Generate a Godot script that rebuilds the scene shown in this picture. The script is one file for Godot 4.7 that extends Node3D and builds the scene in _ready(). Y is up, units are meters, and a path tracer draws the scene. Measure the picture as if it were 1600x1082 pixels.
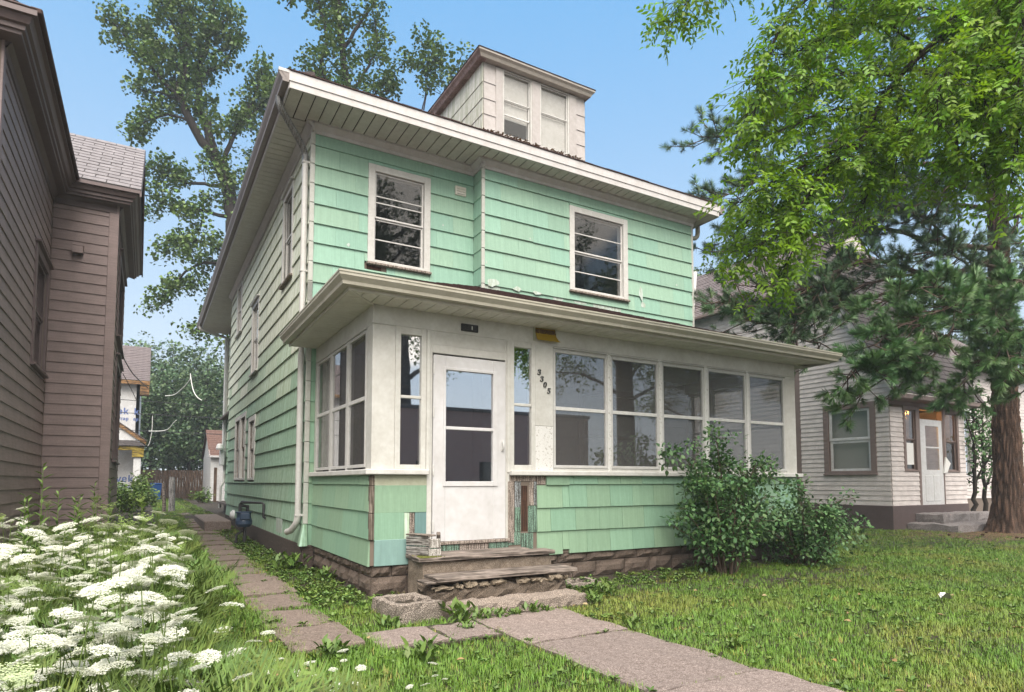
extends Node3D
# Mint green house with a screened porch between a brown house and a white house.
# Axes: x along the green house's front, z towards the street, y up, metres; origin at the porch's front left corner.

const CAM := Vector3(-1.988, 1.1896, 6.3091)
const YAW := 0.5251
const PITCH := 0.0631
const FOC := 985.26
const PCY := 691.8

var M := {}
var TX := {}
var cache := {}
var rng := RandomNumberGenerator.new()
var names := {}
var gnoise := FastNoiseLite.new()


# ---------------------------------------------------------------- mesh builder
class MB:
	var v := PackedVector3Array()
	var n := PackedVector3Array()
	var uv := PackedVector2Array()
	var c := PackedColorArray()
	var ix := PackedInt32Array()
	var col := Color.WHITE

	func poly(pts: Array, center: Vector3) -> void:
		var nr := Vector3.ZERO
		var mid := Vector3.ZERO
		var k := pts.size()
		for i in k:
			var a: Vector3 = pts[i]
			var b: Vector3 = pts[(i + 1) % k]
			nr += a.cross(b)
			mid += a
		mid /= k
		if nr.length_squared() < 1e-20:
			return
		nr = nr.normalized()
		var flip := nr.dot(mid - center) < 0.0
		if flip:
			nr = -nr
		var s := v.size()
		for p in pts:
			v.append(p)
			n.append(nr)
			uv.append(Vector2(p.x + p.z, -p.y))
			c.append(col)
		for i in range(1, k - 1):
			if flip:
				ix.append_array([s, s + i, s + i + 1])
			else:
				ix.append_array([s, s + i + 1, s + i])

	# eight corners, index bits x y z
	func hexa(p: Array) -> void:
		var m := Vector3.ZERO
		for q in p:
			m += q
		m /= 8.0
		for f in [[0, 1, 3, 2], [4, 5, 7, 6], [0, 1, 5, 4], [2, 3, 7, 6], [0, 2, 6, 4], [1, 3, 7, 5]]:
			poly([p[f[0]], p[f[1]], p[f[2]], p[f[3]]], m)

	func box(lo: Vector3, hi: Vector3, bev := 0.0) -> void:
		if bev <= 0.0:
			var p := []
			for i in 8:
				p.append(Vector3(hi.x if i & 1 else lo.x, hi.y if i & 2 else lo.y, hi.z if i & 4 else lo.z))
			hexa(p)
			return
		var m := (lo + hi) / 2
		var h := (hi - lo) / 2
		bev = minf(bev, minf(h.x, minf(h.y, h.z)) * 0.9)
		for a in 3:
			var b := (a + 1) % 3
			var d := (a + 2) % 3
			for s in [-1.0, 1.0]:
				var q := []
				for w in [[-1, -1], [1, -1], [1, 1], [-1, 1]]:
					var p := Vector3.ZERO
					p[a] = h[a] * s
					p[b] = (h[b] - bev) * w[0]
					p[d] = (h[d] - bev) * w[1]
					q.append(m + p)
				poly(q, m)
			for s in [-1.0, 1.0]:
				for t in [-1.0, 1.0]:
					var q := []
					for w in [[0, -1], [0, 1], [1, 1], [1, -1]]:
						var p := Vector3.ZERO
						p[a] = (h[a] - bev * w[0]) * s
						p[b] = (h[b] - bev * (1 - w[0])) * t
						p[d] = (h[d] - bev) * w[1]
						q.append(m + p)
					poly(q, m)
		for i in 8:
			var sg := Vector3(1 if i & 1 else -1, 1 if i & 2 else -1, 1 if i & 4 else -1)
			var q := []
			for a in 3:
				var p := Vector3.ONE
				p = (h - Vector3.ONE * bev) * sg
				p[a] = h[a] * sg[a]
				q.append(m + p)
			poly(q, m)

	# a rough block: box whose vertices are pushed about, with a swollen face on +z
	func rock(lo: Vector3, hi: Vector3, r: RandomNumberGenerator, bulge: float, nx := 4, ny := 3) -> void:
		var g := []
		for j in ny + 1:
			for i in nx + 1:
				var a := float(i) / nx
				var b := float(j) / ny
				var e := minf(minf(a, 1 - a) * nx, minf(b, 1 - b) * ny)
				var z := hi.z + (0.0 if e < 0.5 else bulge * r.randf_range(0.45, 1.2))
				g.append(Vector3(lerpf(lo.x, hi.x, a), lerpf(lo.y, hi.y, b), z))
		var m := (lo + hi) / 2 - Vector3(0, 0, 1)
		for j in ny:
			for i in nx:
				var k := j * (nx + 1) + i
				poly([g[k], g[k + 1], g[k + nx + 2]], m)
				poly([g[k], g[k + nx + 2], g[k + nx + 1]], m)
		box(lo, hi - Vector3(0, 0, 0.002))

	func tube(pts: Array, rad: Array, sides := 6, cap := true) -> void:
		var s := v.size()
		var up := Vector3.UP
		var k := pts.size()
		for i in k:
			var d: Vector3 = (pts[mini(i + 1, k - 1)] - pts[maxi(i - 1, 0)]).normalized()
			if absf(d.dot(up)) > 0.95:
				up = Vector3.RIGHT if absf(d.x) < 0.9 else Vector3.FORWARD
			var a := d.cross(up).normalized()
			var b := a.cross(d).normalized()
			up = b
			for j in sides + 1:
				var w := TAU * j / sides
				var o := a * cos(w) + b * sin(w)
				v.append(pts[i] + o * float(rad[i]))
				n.append(o)
				uv.append(Vector2(float(j) / sides, i))
				c.append(col)
		for i in k - 1:
			for j in sides:
				var q := s + i * (sides + 1) + j
				ix.append_array([q, q + 1, q + sides + 1, q + 1, q + sides + 2, q + sides + 1])
		if cap:
			for e in [0, k - 1]:
				var ring := []
				for j in sides:
					ring.append(v[s + e * (sides + 1) + j])
				poly(ring, pts[1] if e == 0 else pts[k - 2])

	# profile of (radius, height) turned about y at base
	func lathe(prof: Array, base: Vector3, sides := 16) -> void:
		for i in prof.size() - 1:
			var p: Vector2 = prof[i]
			var q: Vector2 = prof[i + 1]
			var t := Vector2(q.y - p.y, p.x - q.x).normalized()
			var s := v.size()
			for j in sides + 1:
				var w := TAU * j / sides
				var o := Vector3(cos(w), 0, sin(w))
				for e in [p, q]:
					v.append(base + o * e.x + Vector3(0, e.y, 0))
					n.append((o * t.x + Vector3(0, t.y, 0)).normalized())
					uv.append(Vector2(float(j) / sides, e.y))
					c.append(col)
			for j in sides:
				var a := s + j * 2
				ix.append_array([a, a + 2, a + 1, a + 2, a + 3, a + 1])

	# a flat double-sided leaf from points given in its own plane, bent a little
	func leaf(root: Vector3, along: Vector3, side: Vector3, length: float, width: float, fold := 0.12) -> void:
		var nr := along.cross(side).normalized()
		var flip := nr.y < 0.0
		if flip:
			nr = -nr
		var s := v.size()
		var pts := [root, root + along * length * 0.32 + side * width * 0.5 + nr * fold * width, root + along * length * 0.34 - nr * fold * 0.3 * width, root + along * length * 0.32 - side * width * 0.5 + nr * fold * width,
			root + along * length * 0.66 + side * width * 0.38 + nr * fold * 0.4 * width, root + along * length * 0.66 - side * width * 0.38 + nr * fold * 0.4 * width, root + along * length - nr * fold * width * 1.6]
		for p in pts:
			v.append(p)
			n.append(nr)
			uv.append(Vector2.ZERO)
			c.append(col)
		for t in [[0, 1, 2], [0, 2, 3], [1, 4, 2], [2, 5, 3], [2, 4, 6], [2, 6, 5]]:
			ix.append_array([s + t[0], s + t[2], s + t[1]] if flip else [s + t[0], s + t[1], s + t[2]])

	func blade(a: Vector3, b: Vector3, tip: Vector3, w: Vector3) -> void:
		var nr := (b - a).cross(w).normalized()
		var flip := nr.y < 0.0
		if flip:
			nr = -nr
		nr = (nr + Vector3.UP * 0.6).normalized()
		var s := v.size()
		for p in [a - w, a + w, b - w * 0.75, b + w * 0.75, tip]:
			v.append(p)
			n.append(nr)
			uv.append(Vector2.ZERO)
			c.append(col)
		ix.append_array([s, s + 2, s + 1, s + 1, s + 2, s + 3, s + 2, s + 4, s + 3] if flip else [s, s + 1, s + 2, s + 1, s + 3, s + 2, s + 2, s + 3, s + 4])

	func done() -> ArrayMesh:
		var a := []
		a.resize(Mesh.ARRAY_MAX)
		a[Mesh.ARRAY_VERTEX] = v
		a[Mesh.ARRAY_NORMAL] = n
		a[Mesh.ARRAY_TEX_UV] = uv
		a[Mesh.ARRAY_COLOR] = c
		a[Mesh.ARRAY_INDEX] = ix
		var m := ArrayMesh.new()
		m.add_surface_from_arrays(Mesh.PRIMITIVE_TRIANGLES, a)
		return m


# ---------------------------------------------------------------- nodes
func numbered(called: String) -> String:
	if not names.has(called):
		names[called] = 0
		return called
	names[called] += 1
	return "%s_%03d" % [called, names[called]]


func tag(o: Node, label: String, category: String, group := "", kind := "") -> Node:
	if label:
		o.set_meta("label", label)
	if category:
		o.set_meta("category", category)
	if group:
		o.set_meta("group", group)
	if kind:
		o.set_meta("kind", kind)
	return o


func thing(called: String, label: String, category: String, at_ := Vector3.ZERO, turn := 0.0, group := "") -> Node3D:
	var o := Node3D.new()
	o.name = numbered(called)
	add_child(o)
	o.position = at_
	o.rotation.y = turn
	tag(o, label, category, group)
	return o


func part(parent: Node, called: String, mesh: Mesh, mat: Material, xf := Transform3D()) -> MeshInstance3D:
	var o := MeshInstance3D.new()
	o.mesh = mesh
	o.material_override = mat
	o.transform = xf
	if parent == self:
		o.name = numbered(called)
		add_child(o)
	else:
		var key := "%d/%s" % [parent.get_instance_id(), called]
		names[key] = names.get(key, -1) + 1
		o.name = called if names[key] == 0 else "%s_%03d" % [called, names[key]]
		parent.add_child(o)
	return o


func bmesh(size: Vector3, bev: float) -> Mesh:
	var s := (size * 500.0).round() / 500.0
	var key := "b%s%.4f" % [s, bev]
	if not cache.has(key):
		var m := MB.new()
		m.box(-size / 2, size / 2, bev)
		cache[key] = m.done()
	return cache[key]


func pbox(parent: Node, called: String, lo: Vector3, hi: Vector3, mat: Material, bev := 0.003) -> MeshInstance3D:
	return part(parent, called, bmesh((hi - lo).abs(), bev), mat, Transform3D(Basis(), (lo + hi) / 2))


func multi(parent: Node, called: String, mesh: Mesh, mat: Material, xfs: Array, cols: Array, kind := "stuff") -> MultiMeshInstance3D:
	var mm := MultiMesh.new()
	mm.transform_format = MultiMesh.TRANSFORM_3D
	mm.use_colors = true
	mm.mesh = mesh
	mm.instance_count = xfs.size()
	for i in xfs.size():
		mm.set_instance_transform(i, xfs[i])
		mm.set_instance_color(i, cols[i])
	var o := MultiMeshInstance3D.new()
	o.multimesh = mm
	o.material_override = mat
	if parent == self:
		o.name = numbered(called)
		add_child(o)
	else:
		o.name = called
		parent.add_child(o, true)
	if kind:
		o.set_meta("kind", kind)
	return o


# a point seen at a photograph pixel, so many metres deep
func at(px: float, py: float, t: float) -> Vector3:
	var fw := Vector3(sin(YAW) * cos(PITCH), sin(PITCH), -cos(YAW) * cos(PITCH))
	var r := Vector3(cos(YAW), 0, sin(YAW))
	var u := r.cross(fw)
	return CAM + (fw + r * (px - 800.0) / FOC - u * (py - PCY) / FOC) * t


func ground_y(x: float, z: float) -> float:
	var y := 0.028 + 0.17 * smoothstep(4.0, 16.0, -z) + 0.03 * smoothstep(8.0, 13.0, x)
	y -= 0.055 * smoothstep(0.5, 1.3, z) * smoothstep(-0.75, -0.2, x) * (1.0 - smoothstep(2.2, 4.5, x))
	if z > 9.0:
		y -= 0.25 * smoothstep(9.0, 13.0, z)
	return y + 0.012 * gnoise.get_noise_2d(x * 9.0, z * 9.0)


func rv(a := 1.0) -> Vector3:
	return Vector3(rng.randf_range(-a, a), rng.randf_range(-a, a), rng.randf_range(-a, a))


# ---------------------------------------------------------------- textures and materials
func nz(sd: int, freq: float, w: int, h: int, oct := 4, typ := FastNoiseLite.TYPE_SIMPLEX_SMOOTH, ow := 0, oh := 0) -> PackedByteArray:
	var f := FastNoiseLite.new()
	f.seed = sd
	f.noise_type = typ
	f.frequency = freq
	f.fractal_octaves = oct
	f.fractal_type = FastNoiseLite.FRACTAL_FBM if oct > 1 else FastNoiseLite.FRACTAL_NONE
	var im := f.get_seamless_image(w, h)
	im.convert(Image.FORMAT_L8)
	if ow:
		im.resize(ow, oh, Image.INTERPOLATE_CUBIC)
	return im.get_data()


# layers of [bytes, weight, threshold low, threshold high] summed into 0..1, then looked up between two colours
func mix_tex(size: int, layers: Array, lo: Color, hi: Color) -> ImageTexture:
	var acc := PackedFloat32Array()
	acc.resize(size * size)
	for l in layers:
		var b: PackedByteArray = l[0]
		var w: float = l[1]
		var lut := PackedFloat32Array()
		for i in 256:
			var t := i / 255.0
			if l.size() > 2:
				t = smoothstep(l[2], l[3], t)
			lut.append(t * w)
		for i in acc.size():
			acc[i] += lut[b[i]]
	var cl := PackedByteArray()
	for i in 256:
		var q := lo.lerp(hi, i / 255.0)
		cl.append_array([int(q.r * 255), int(q.g * 255), int(q.b * 255)])
	var out := PackedByteArray()
	out.resize(size * size * 3)
	for i in acc.size():
		var k := int(clampf(acc[i], 0, 1) * 255.0) * 3
		out[i * 3] = cl[k]
		out[i * 3 + 1] = cl[k + 1]
		out[i * 3 + 2] = cl[k + 2]
	var im := Image.create_from_data(size, size, false, Image.FORMAT_RGB8, out)
	return ImageTexture.create_from_image(im)


func make_textures() -> void:
	var S := 512
	var fine := nz(1, 0.06, S, S, 5)
	var mid := nz(2, 0.02, S, S, 4)
	var big := nz(3, 0.006, S, S, 3)
	var cell := nz(4, 0.09, S, S, 1, FastNoiseLite.TYPE_CELLULAR)
	var cell2 := nz(41, 0.22, S, S, 1, FastNoiseLite.TYPE_CELLULAR)
	var streak := nz(5, 0.05, S, 24, 4, FastNoiseLite.TYPE_SIMPLEX_SMOOTH, S, S)
	var streak2 := nz(6, 0.02, S, 40, 3, FastNoiseLite.TYPE_SIMPLEX_SMOOTH, S, S)
	var groove := nz(7, 0.16, S, 6, 1, FastNoiseLite.TYPE_SIMPLEX_SMOOTH, S, S)
	var grainh := nz(8, 0.07, 24, S, 4, FastNoiseLite.TYPE_SIMPLEX_SMOOTH, S, S)
	TX.grain = mix_tex(S, [[fine, 0.55], [mid, 0.45]], Color(0.74, 0.74, 0.74), Color(1, 1, 1))
	TX.paint = mix_tex(S, [[fine, 0.3], [mid, 0.35], [big, 0.35]], Color(0.84, 0.83, 0.81), Color(1, 1, 1))
	TX.dirty = mix_tex(S, [[fine, 0.3, 0.2, 0.8], [mid, 0.35, 0.25, 0.7], [big, 0.35, 0.25, 0.7]], Color(0.66, 0.63, 0.57), Color(1, 1, 1))
	TX.shingle = mix_tex(S, [[groove, 0.22], [streak, 0.28], [streak2, 0.3], [mid, 0.2]], Color(0.84, 0.85, 0.84), Color(1, 1, 1))
	TX.streaky = mix_tex(S, [[streak, 0.45, 0.3, 0.7], [streak2, 0.35, 0.3, 0.7], [mid, 0.2, 0.3, 0.7]], Color(0.78, 0.80, 0.72), Color(1, 1, 1))
	TX.clap = mix_tex(S, [[grainh, 0.4], [fine, 0.25], [big, 0.35]], Color(0.74, 0.73, 0.73), Color(1, 1, 1))
	TX.wood = mix_tex(S, [[grainh, 0.7, 0.25, 0.75], [mid, 0.3]], Color(0.26, 0.24, 0.22), Color(1, 1, 1))
	TX.woodv = mix_tex(S, [[streak, 0.7, 0.2, 0.8], [mid, 0.3]], Color(0.42, 0.38, 0.34), Color(1, 1, 1))
	TX.peel = mix_tex(S, [[streak, 0.55, 0.38, 0.5], [fine, 0.45, 0.38, 0.55]], Color(0.36, 0.33, 0.3), Color(1, 1, 1))
	TX.chip = mix_tex(S, [[fine, 0.5, 0.2, 0.27], [mid, 0.5, 0.2, 0.3]], Color(0.6, 0.57, 0.52), Color(1, 1, 1))
	TX.flake = mix_tex(S, [[fine, 0.6, 0.44, 0.54], [streak, 0.4, 0.4, 0.55]], Color(0.12, 0.11, 0.11), Color(1, 1, 1))
	TX.conc = mix_tex(S, [[cell2, 0.4, 0.1, 0.75], [fine, 0.4], [mid, 0.2]], Color(0.36, 0.33, 0.31), Color(1, 1, 1))
	TX.pebble = mix_tex(S, [[cell, 0.5, 0.05, 0.7], [cell2, 0.25, 0.1, 0.6], [fine, 0.25]], Color(0.22, 0.2, 0.18), Color(1, 0.98, 0.95))
	TX.roof = mix_tex(S, [[cell2, 0.4, 0.1, 0.8], [fine, 0.3], [big, 0.3]], Color(0.55, 0.54, 0.55), Color(1, 1, 1))
	TX.soil = mix_tex(S, [[fine, 0.5, 0.2, 0.8], [cell, 0.25], [mid, 0.25]], Color(0.4, 0.42, 0.36), Color(1, 1, 1))
	TX.bark = mix_tex(S, [[streak, 0.4, 0.25, 0.75], [fine, 0.35, 0.25, 0.75], [cell, 0.25]], Color(0.4, 0.37, 0.35), Color(1, 1, 1))
	TX.rust = mix_tex(S, [[fine, 0.4, 0.25, 0.75], [mid, 0.3, 0.3, 0.7], [streak, 0.3]], Color(0.6, 0.5, 0.45), Color(1, 1, 1))
	TX.gran = mix_tex(S, [[fine, 0.6], [cell2, 0.4]], Color(0, 0, 0), Color(1, 1, 1))
	TX.groove = mix_tex(S, [[groove, 0.8], [fine, 0.2]], Color(0, 0, 0), Color(1, 1, 1))
	TX.rough = mix_tex(S, [[mid, 0.5], [fine, 0.5]], Color(0, 0, 0), Color(1, 1, 1))
	TX.grainb = mix_tex(S, [[grainh, 0.8], [fine, 0.2]], Color(0, 0, 0), Color(1, 1, 1))
	TX.peb_h = mix_tex(S, [[cell, 0.6], [fine, 0.4]], Color(0, 0, 0), Color(1, 1, 1))


# base colour in linear real-world values
func mat(called: String, lin: Color, rough := 0.8, tex := "", scale := 1.0, bump := "", bump_cm := 0.0, bscale := 0.0) -> StandardMaterial3D:
	var m := StandardMaterial3D.new()
	m.resource_name = called
	m.albedo_color = lin.linear_to_srgb()
	m.roughness = rough
	if tex:
		m.albedo_texture = TX[tex]
	if bump:
		m.heightmap_enabled = true
		m.heightmap_texture = TX[bump]
		m.heightmap_scale = bump_cm
	if tex or bump:
		m.uv1_triplanar = true
		m.uv1_world_triplanar = true
		m.uv1_scale = Vector3.ONE * scale
		m.uv1_triplanar_sharpness = 4.0
	M[called] = m
	return m


func leafmat(called: String, lin: Color, back := 0.5, rough := 0.55) -> StandardMaterial3D:
	var m := mat(called, lin, rough)
	m.vertex_color_use_as_albedo = true
	m.cull_mode = BaseMaterial3D.CULL_DISABLED
	m.backlight_enabled = true
	m.backlight = Color(back, back, back * 0.8)
	return m


func glass(called: String, c: Color) -> StandardMaterial3D:
	var m := StandardMaterial3D.new()
	m.resource_name = called
	m.transparency = BaseMaterial3D.TRANSPARENCY_ALPHA
	m.albedo_color = c
	m.roughness = 0.02
	m.metallic_specular = 0.5
	m.cull_mode = BaseMaterial3D.CULL_DISABLED
	M[called] = m
	return m


func make_materials() -> void:
	for i in 6:
		var k: float = [1.0, 0.95, 1.04, 0.92, 1.02, 0.97][i]
		var w: float = [0.0, 0.01, -0.01, 0.005, 0.015, -0.015][i]
		var g := mat("mint_shingle_%d" % i, Color(0.325 * k + w, 0.525 * k, 0.415 * k - w * 0.5), 0.72, "shingle", 0.9 + 0.13 * i, "groove", 0.05)
		g.uv1_offset = Vector3(0.37 * i, 0.21 * i, 0.53 * i)
		var p := mat("porch_shingle_%d" % i, Color(0.28 * k + w, 0.445 * k, 0.315 * k - w * 0.5), 0.75, "shingle", 1.1 + 0.13 * i, "groove", 0.12)
		p.uv1_offset = Vector3(0.31 * i, 0.27 * i, 0.43 * i)
		var b := mat("cream_shingle_%d" % i, Color(0.78 * k, 0.81 * k, 0.75 * k), 0.8, "streaky", 0.7 + 0.1 * i, "groove", 0.05)
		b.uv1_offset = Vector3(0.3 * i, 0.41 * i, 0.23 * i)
		var s := mat("side_shingle_%d" % i, Color(0.38 * k + w, 0.55 * k, 0.45 * k), 0.78, "streaky", 0.7 + 0.1 * i, "groove", 0.05)
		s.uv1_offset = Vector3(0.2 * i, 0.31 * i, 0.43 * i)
		var h := mat("pale_shingle_%d" % i, Color(0.54 * k + w, 0.65 * k, 0.55 * k), 0.78, "streaky", 0.7 + 0.1 * i, "groove", 0.05)
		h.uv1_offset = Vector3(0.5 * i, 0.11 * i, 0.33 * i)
		var br := mat("brown_board_%d" % i, Color(0.28 * k, 0.212 * k, 0.206 * k), 0.6, "clap", 0.8 + 0.1 * i, "grainb", 0.04)
		br.uv1_offset = Vector3(0.3 * i, 0.41 * i, 0.23 * i)
		var wh := mat("cream_board_%d" % i, Color(0.84 * (0.8 + 0.2 * k), 0.78 * (0.8 + 0.2 * k), 0.75 * (0.8 + 0.2 * k)), 0.6, "clap", 0.7 + 0.1 * i)
		wh.uv1_offset = Vector3(0.3 * i, 0.41 * i, 0.23 * i)
		var rs := mat("grey_roof_shingle_%d" % i, Color(0.37 * k, 0.35 * k, 0.365 * k), 0.9, "roof", 1.4 + 0.1 * i, "gran", 0.15)
		rs.uv1_offset = Vector3(0.3 * i, 0.41 * i, 0.23 * i)
		var cc := mat("walk_concrete_%d" % i, Color(0.47 * k, 0.395 * k, 0.37 * k), 0.92, "conc", 0.9 + 0.07 * i, "gran", 0.12)
		cc.uv1_offset = Vector3(0.3 * i, 0.41 * i, 0.23 * i)
		var sl := mat("side_slab_%d" % i, Color(0.40 * k, 0.325 * k, 0.285 * k), 0.93, "conc", 0.9 + 0.07 * i, "gran", 0.15)
		sl.uv1_offset = Vector3(0.3 * i, 0.41 * i, 0.23 * i)
		var bl := mat("foundation_block_%d" % i, Color(0.27 * k, 0.215 * k, 0.18 * k), 0.92, "conc", 1.4 + 0.1 * i, "rough", 0.5)
		bl.uv1_offset = Vector3(0.3 * i, 0.41 * i, 0.23 * i)
		var fw := mat("fence_board_%d" % i, Color(0.19 * k, 0.12 * k, 0.08 * k), 0.85, "woodv", 0.8 + 0.1 * i)
		fw.uv1_offset = Vector3(0.3 * i, 0.41 * i, 0.23 * i)
		var bk := mat("red_brick_%d" % i, Color(0.42 * k, 0.26 * k, 0.22 * k), 0.9, "grain", 1.5)
	mat("wall_core", Color(0.17, 0.135, 0.11), 0.95)
	mat("trim_white", Color(0.66, 0.66, 0.65), 0.5, "paint", 0.9)
	mat("porch_white", Color(0.64, 0.64, 0.62), 0.55, "paint", 0.6)
	mat("door_white", Color(0.69, 0.69, 0.72), 0.4, "paint", 0.35)
	mat("alu_white", Color(0.72, 0.72, 0.72), 0.42, "paint", 1.3)
	mat("alu_frame", Color(0.60, 0.60, 0.60), 0.45, "paint", 1.3)
	mat("fascia_white", Color(0.66, 0.645, 0.66), 0.5, "paint", 0.8)
	mat("soffit", Color(0.66, 0.65, 0.60), 0.6, "paint", 0.7)
	mat("gutter_tan", Color(0.50, 0.48, 0.41), 0.45, "paint", 0.7)
	mat("gutter_dark", Color(0.28, 0.245, 0.24), 0.55, "paint", 0.8)
	mat("downspout", Color(0.66, 0.66, 0.66), 0.4, "paint", 1.1)
	mat("galvanised", Color(0.45, 0.46, 0.47), 0.4, "peel", 3.0).metallic = 0.4
	mat("corner_bead", Color(0.56, 0.58, 0.55), 0.5, "paint", 2.0)
	mat("greige_board", Color(0.42, 0.44, 0.34), 0.7, "paint", 1.5)
	mat("corner_wood", Color(0.30, 0.26, 0.22), 0.8, "woodv", 1.5)
	mat("teal_shingle", Color(0.24, 0.39, 0.37), 0.75, "shingle", 1.0, "groove", 0.1)
	mat("teal_dark", Color(0.15, 0.27, 0.27), 0.75, "shingle", 1.3, "groove", 0.1)
	mat("patch_pale", Color(0.55, 0.62, 0.62), 0.8, "streaky", 2.0)
	mat("old_paint_wood", Color(0.42, 0.36, 0.32), 0.85, "peel", 2.2, "groove", 0.2)
	mat("old_blue_wood", Color(0.33, 0.36, 0.38), 0.85, "peel", 1.7, "groove", 0.2)
	mat("old_green_wood", Color(0.20, 0.33, 0.26), 0.85, "peel", 1.9, "groove", 0.2)
	mat("rotten_wood", Color(0.10, 0.045, 0.025), 0.9, "woodv", 2.5)
	mat("step_wood", Color(0.38, 0.32, 0.285), 0.85, "wood", 1.0, "grainb", 0.25)
	mat("step_concrete", Color(0.46, 0.385, 0.31), 0.92, "conc", 1.6, "gran", 0.3)
	mat("step_pebble", Color(0.60, 0.53, 0.49), 0.92, "pebble", 2.6, "peb_h", 0.8)
	mat("step_pebble_dark", Color(0.30, 0.25, 0.21), 0.95, "pebble", 2.6, "peb_h", 0.8)
	mat("step_lime", Color(0.60, 0.52, 0.42), 0.95, "pebble", 3.5, "peb_h", 0.6)
	mat("moss", Color(0.13, 0.14, 0.02), 0.95, "grain", 5.0, "gran", 0.4)
	mat("planter_concrete", Color(0.56, 0.51, 0.48), 0.92, "pebble", 2.2, "peb_h", 0.7)
	mat("planter_pale", Color(0.44, 0.42, 0.43), 0.92, "conc", 1.2, "gran", 0.3)
	mat("parging", Color(0.17, 0.13, 0.115), 0.9, "conc", 0.8, "rough", 0.3)
	mat("mortar", Color(0.30, 0.26, 0.22), 0.95, "conc", 2.0)
	mat("soil", Color(0.085, 0.062, 0.045), 0.95, "soil", 1.3, "gran", 1.0)
	mat("needle_litter", Color(0.24, 0.115, 0.065), 0.95, "soil", 2.0, "gran", 1.0)
	mat("roof_red", Color(0.10, 0.05, 0.045), 0.92, "roof", 1.2, "gran", 0.2)
	mat("roof_brown", Color(0.105, 0.06, 0.05), 0.9, "roof", 1.2, "gran", 0.2)
	mat("roof_mauve", Color(0.28, 0.235, 0.235), 0.92, "roof", 1.2, "gran", 0.2)
	mat("roof_dark", Color(0.12, 0.105, 0.105), 0.92, "roof", 1.2, "gran", 0.2)
	mat("brown_trim", Color(0.15, 0.11, 0.115), 0.5, "paint", 0.8)
	mat("brown_soffit", Color(0.14, 0.105, 0.11), 0.6, "paint", 0.8)
	mat("dormer_grey", Color(0.52, 0.49, 0.49), 0.65, "paint", 1.0)
	mat("dormer_pale", Color(0.66, 0.64, 0.61), 0.65, "streaky", 0.8)
	mat("dormer_eave", Color(0.50, 0.46, 0.42), 0.6, "paint", 0.9)
	mat("dormer_soffit", Color(0.34, 0.24, 0.23), 0.7, "dirty", 0.9)
	mat("mauve_trim", Color(0.25, 0.19, 0.175), 0.6, "paint", 1.0)
	mat("mauve_wall", Color(0.115, 0.085, 0.085), 0.8, "paint", 1.2, "gran", 0.1)
	mat("vinyl_white", Color(0.76, 0.77, 0.79), 0.4, "paint", 1.0)
	mat("vent_cream", Color(0.62, 0.60, 0.54), 0.5)
	mat("curtain", Color(0.80, 0.80, 0.78), 0.9, "paint", 1.0)
	mat("interior_dark", Color(0.32, 0.30, 0.28), 0.9)
	mat("interior_grey", Color(0.20, 0.19, 0.18), 0.85, "grain", 0.8)
	mat("interior_brown", Color(0.14, 0.11, 0.10), 0.85, "grain", 0.8)
	mat("porch_floor", Color(0.16, 0.15, 0.14), 0.8, "wood", 1.0)
	mat("black_paint", Color(0.012, 0.012, 0.013), 0.45)
	mat("digit_white", Color(0.75, 0.75, 0.73), 0.5)
	mat("sign_yellow", Color(0.50, 0.33, 0.012), 0.55, "grain", 4.0)
	mat("sign_brown", Color(0.055, 0.02, 0.008), 0.6)
	mat("meter_blue", Color(0.045, 0.075, 0.135), 0.45, "grain", 4.0)
	mat("meter_grey", Color(0.50, 0.51, 0.53), 0.4)
	mat("pipe_dark", Color(0.035, 0.035, 0.038), 0.5)
	mat("wrap", Color(0.78, 0.79, 0.82), 0.6, "paint", 0.7)
	mat("wrap_ink", Color(0.12, 0.18, 0.42), 0.6)
	mat("raw_lumber", Color(0.52, 0.29, 0.12), 0.8, "wood", 0.8)
	mat("yellow_lumber", Color(0.62, 0.46, 0.07), 0.8, "wood", 0.8)
	mat("rust_roof", Color(0.25, 0.155, 0.125), 0.75, "rust", 0.8)
	mat("bin_blue", Color(0.02, 0.12, 0.42), 0.5)
	mat("post_wood", Color(0.58, 0.57, 0.56), 0.9, "flake", 2.0, "groove", 0.4)
	mat("cable_white", Color(0.65, 0.66, 0.64), 0.5)
	mat("cable_dark", Color(0.03, 0.03, 0.035), 0.5)
	mat("pine_bark", Color(0.27, 0.17, 0.12), 0.95, "bark", 1.6, "rough", 1.2).vertex_color_use_as_albedo = true
	mat("pine_twig", Color(0.16, 0.11, 0.085), 0.9, "bark", 2.0)
	mat("maple_bark", Color(0.06, 0.048, 0.045), 0.95, "bark", 1.2)
	mat("limb_bark", Color(0.055, 0.042, 0.03), 0.95, "bark", 2.0)
	mat("shrub_stem", Color(0.10, 0.07, 0.05), 0.9)
	mat("paper", Color(0.80, 0.80, 0.78), 0.8)
	mat("asphalt", Color(0.05, 0.05, 0.052), 0.9, "conc", 0.7)
	leafmat("leaf_maple", Color(0.10, 0.175, 0.04), 0.6)
	leafmat("leaf_far", Color(0.08, 0.14, 0.055), 0.5)
	leafmat("leaf_bright", Color(0.18, 0.33, 0.022), 0.95, 0.45)
	leafmat("leaf_shrub", Color(0.09, 0.19, 0.06), 0.45, 0.5)
	leafmat("leaf_weed", Color(0.11, 0.19, 0.035), 0.5)
	leafmat("grass_blade", Color(0.15, 0.255, 0.028), 0.6, 0.6)
	leafmat("needle", Color(0.075, 0.15, 0.06), 0.25, 0.5)
	leafmat("needle_near", Color(0.11, 0.22, 0.075), 0.3, 0.45)
	leafmat("candle", Color(0.40, 0.17, 0.06), 0.2, 0.8)
	leafmat("umbel_white", Color(0.70, 0.71, 0.65), 0.5, 0.8)
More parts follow.
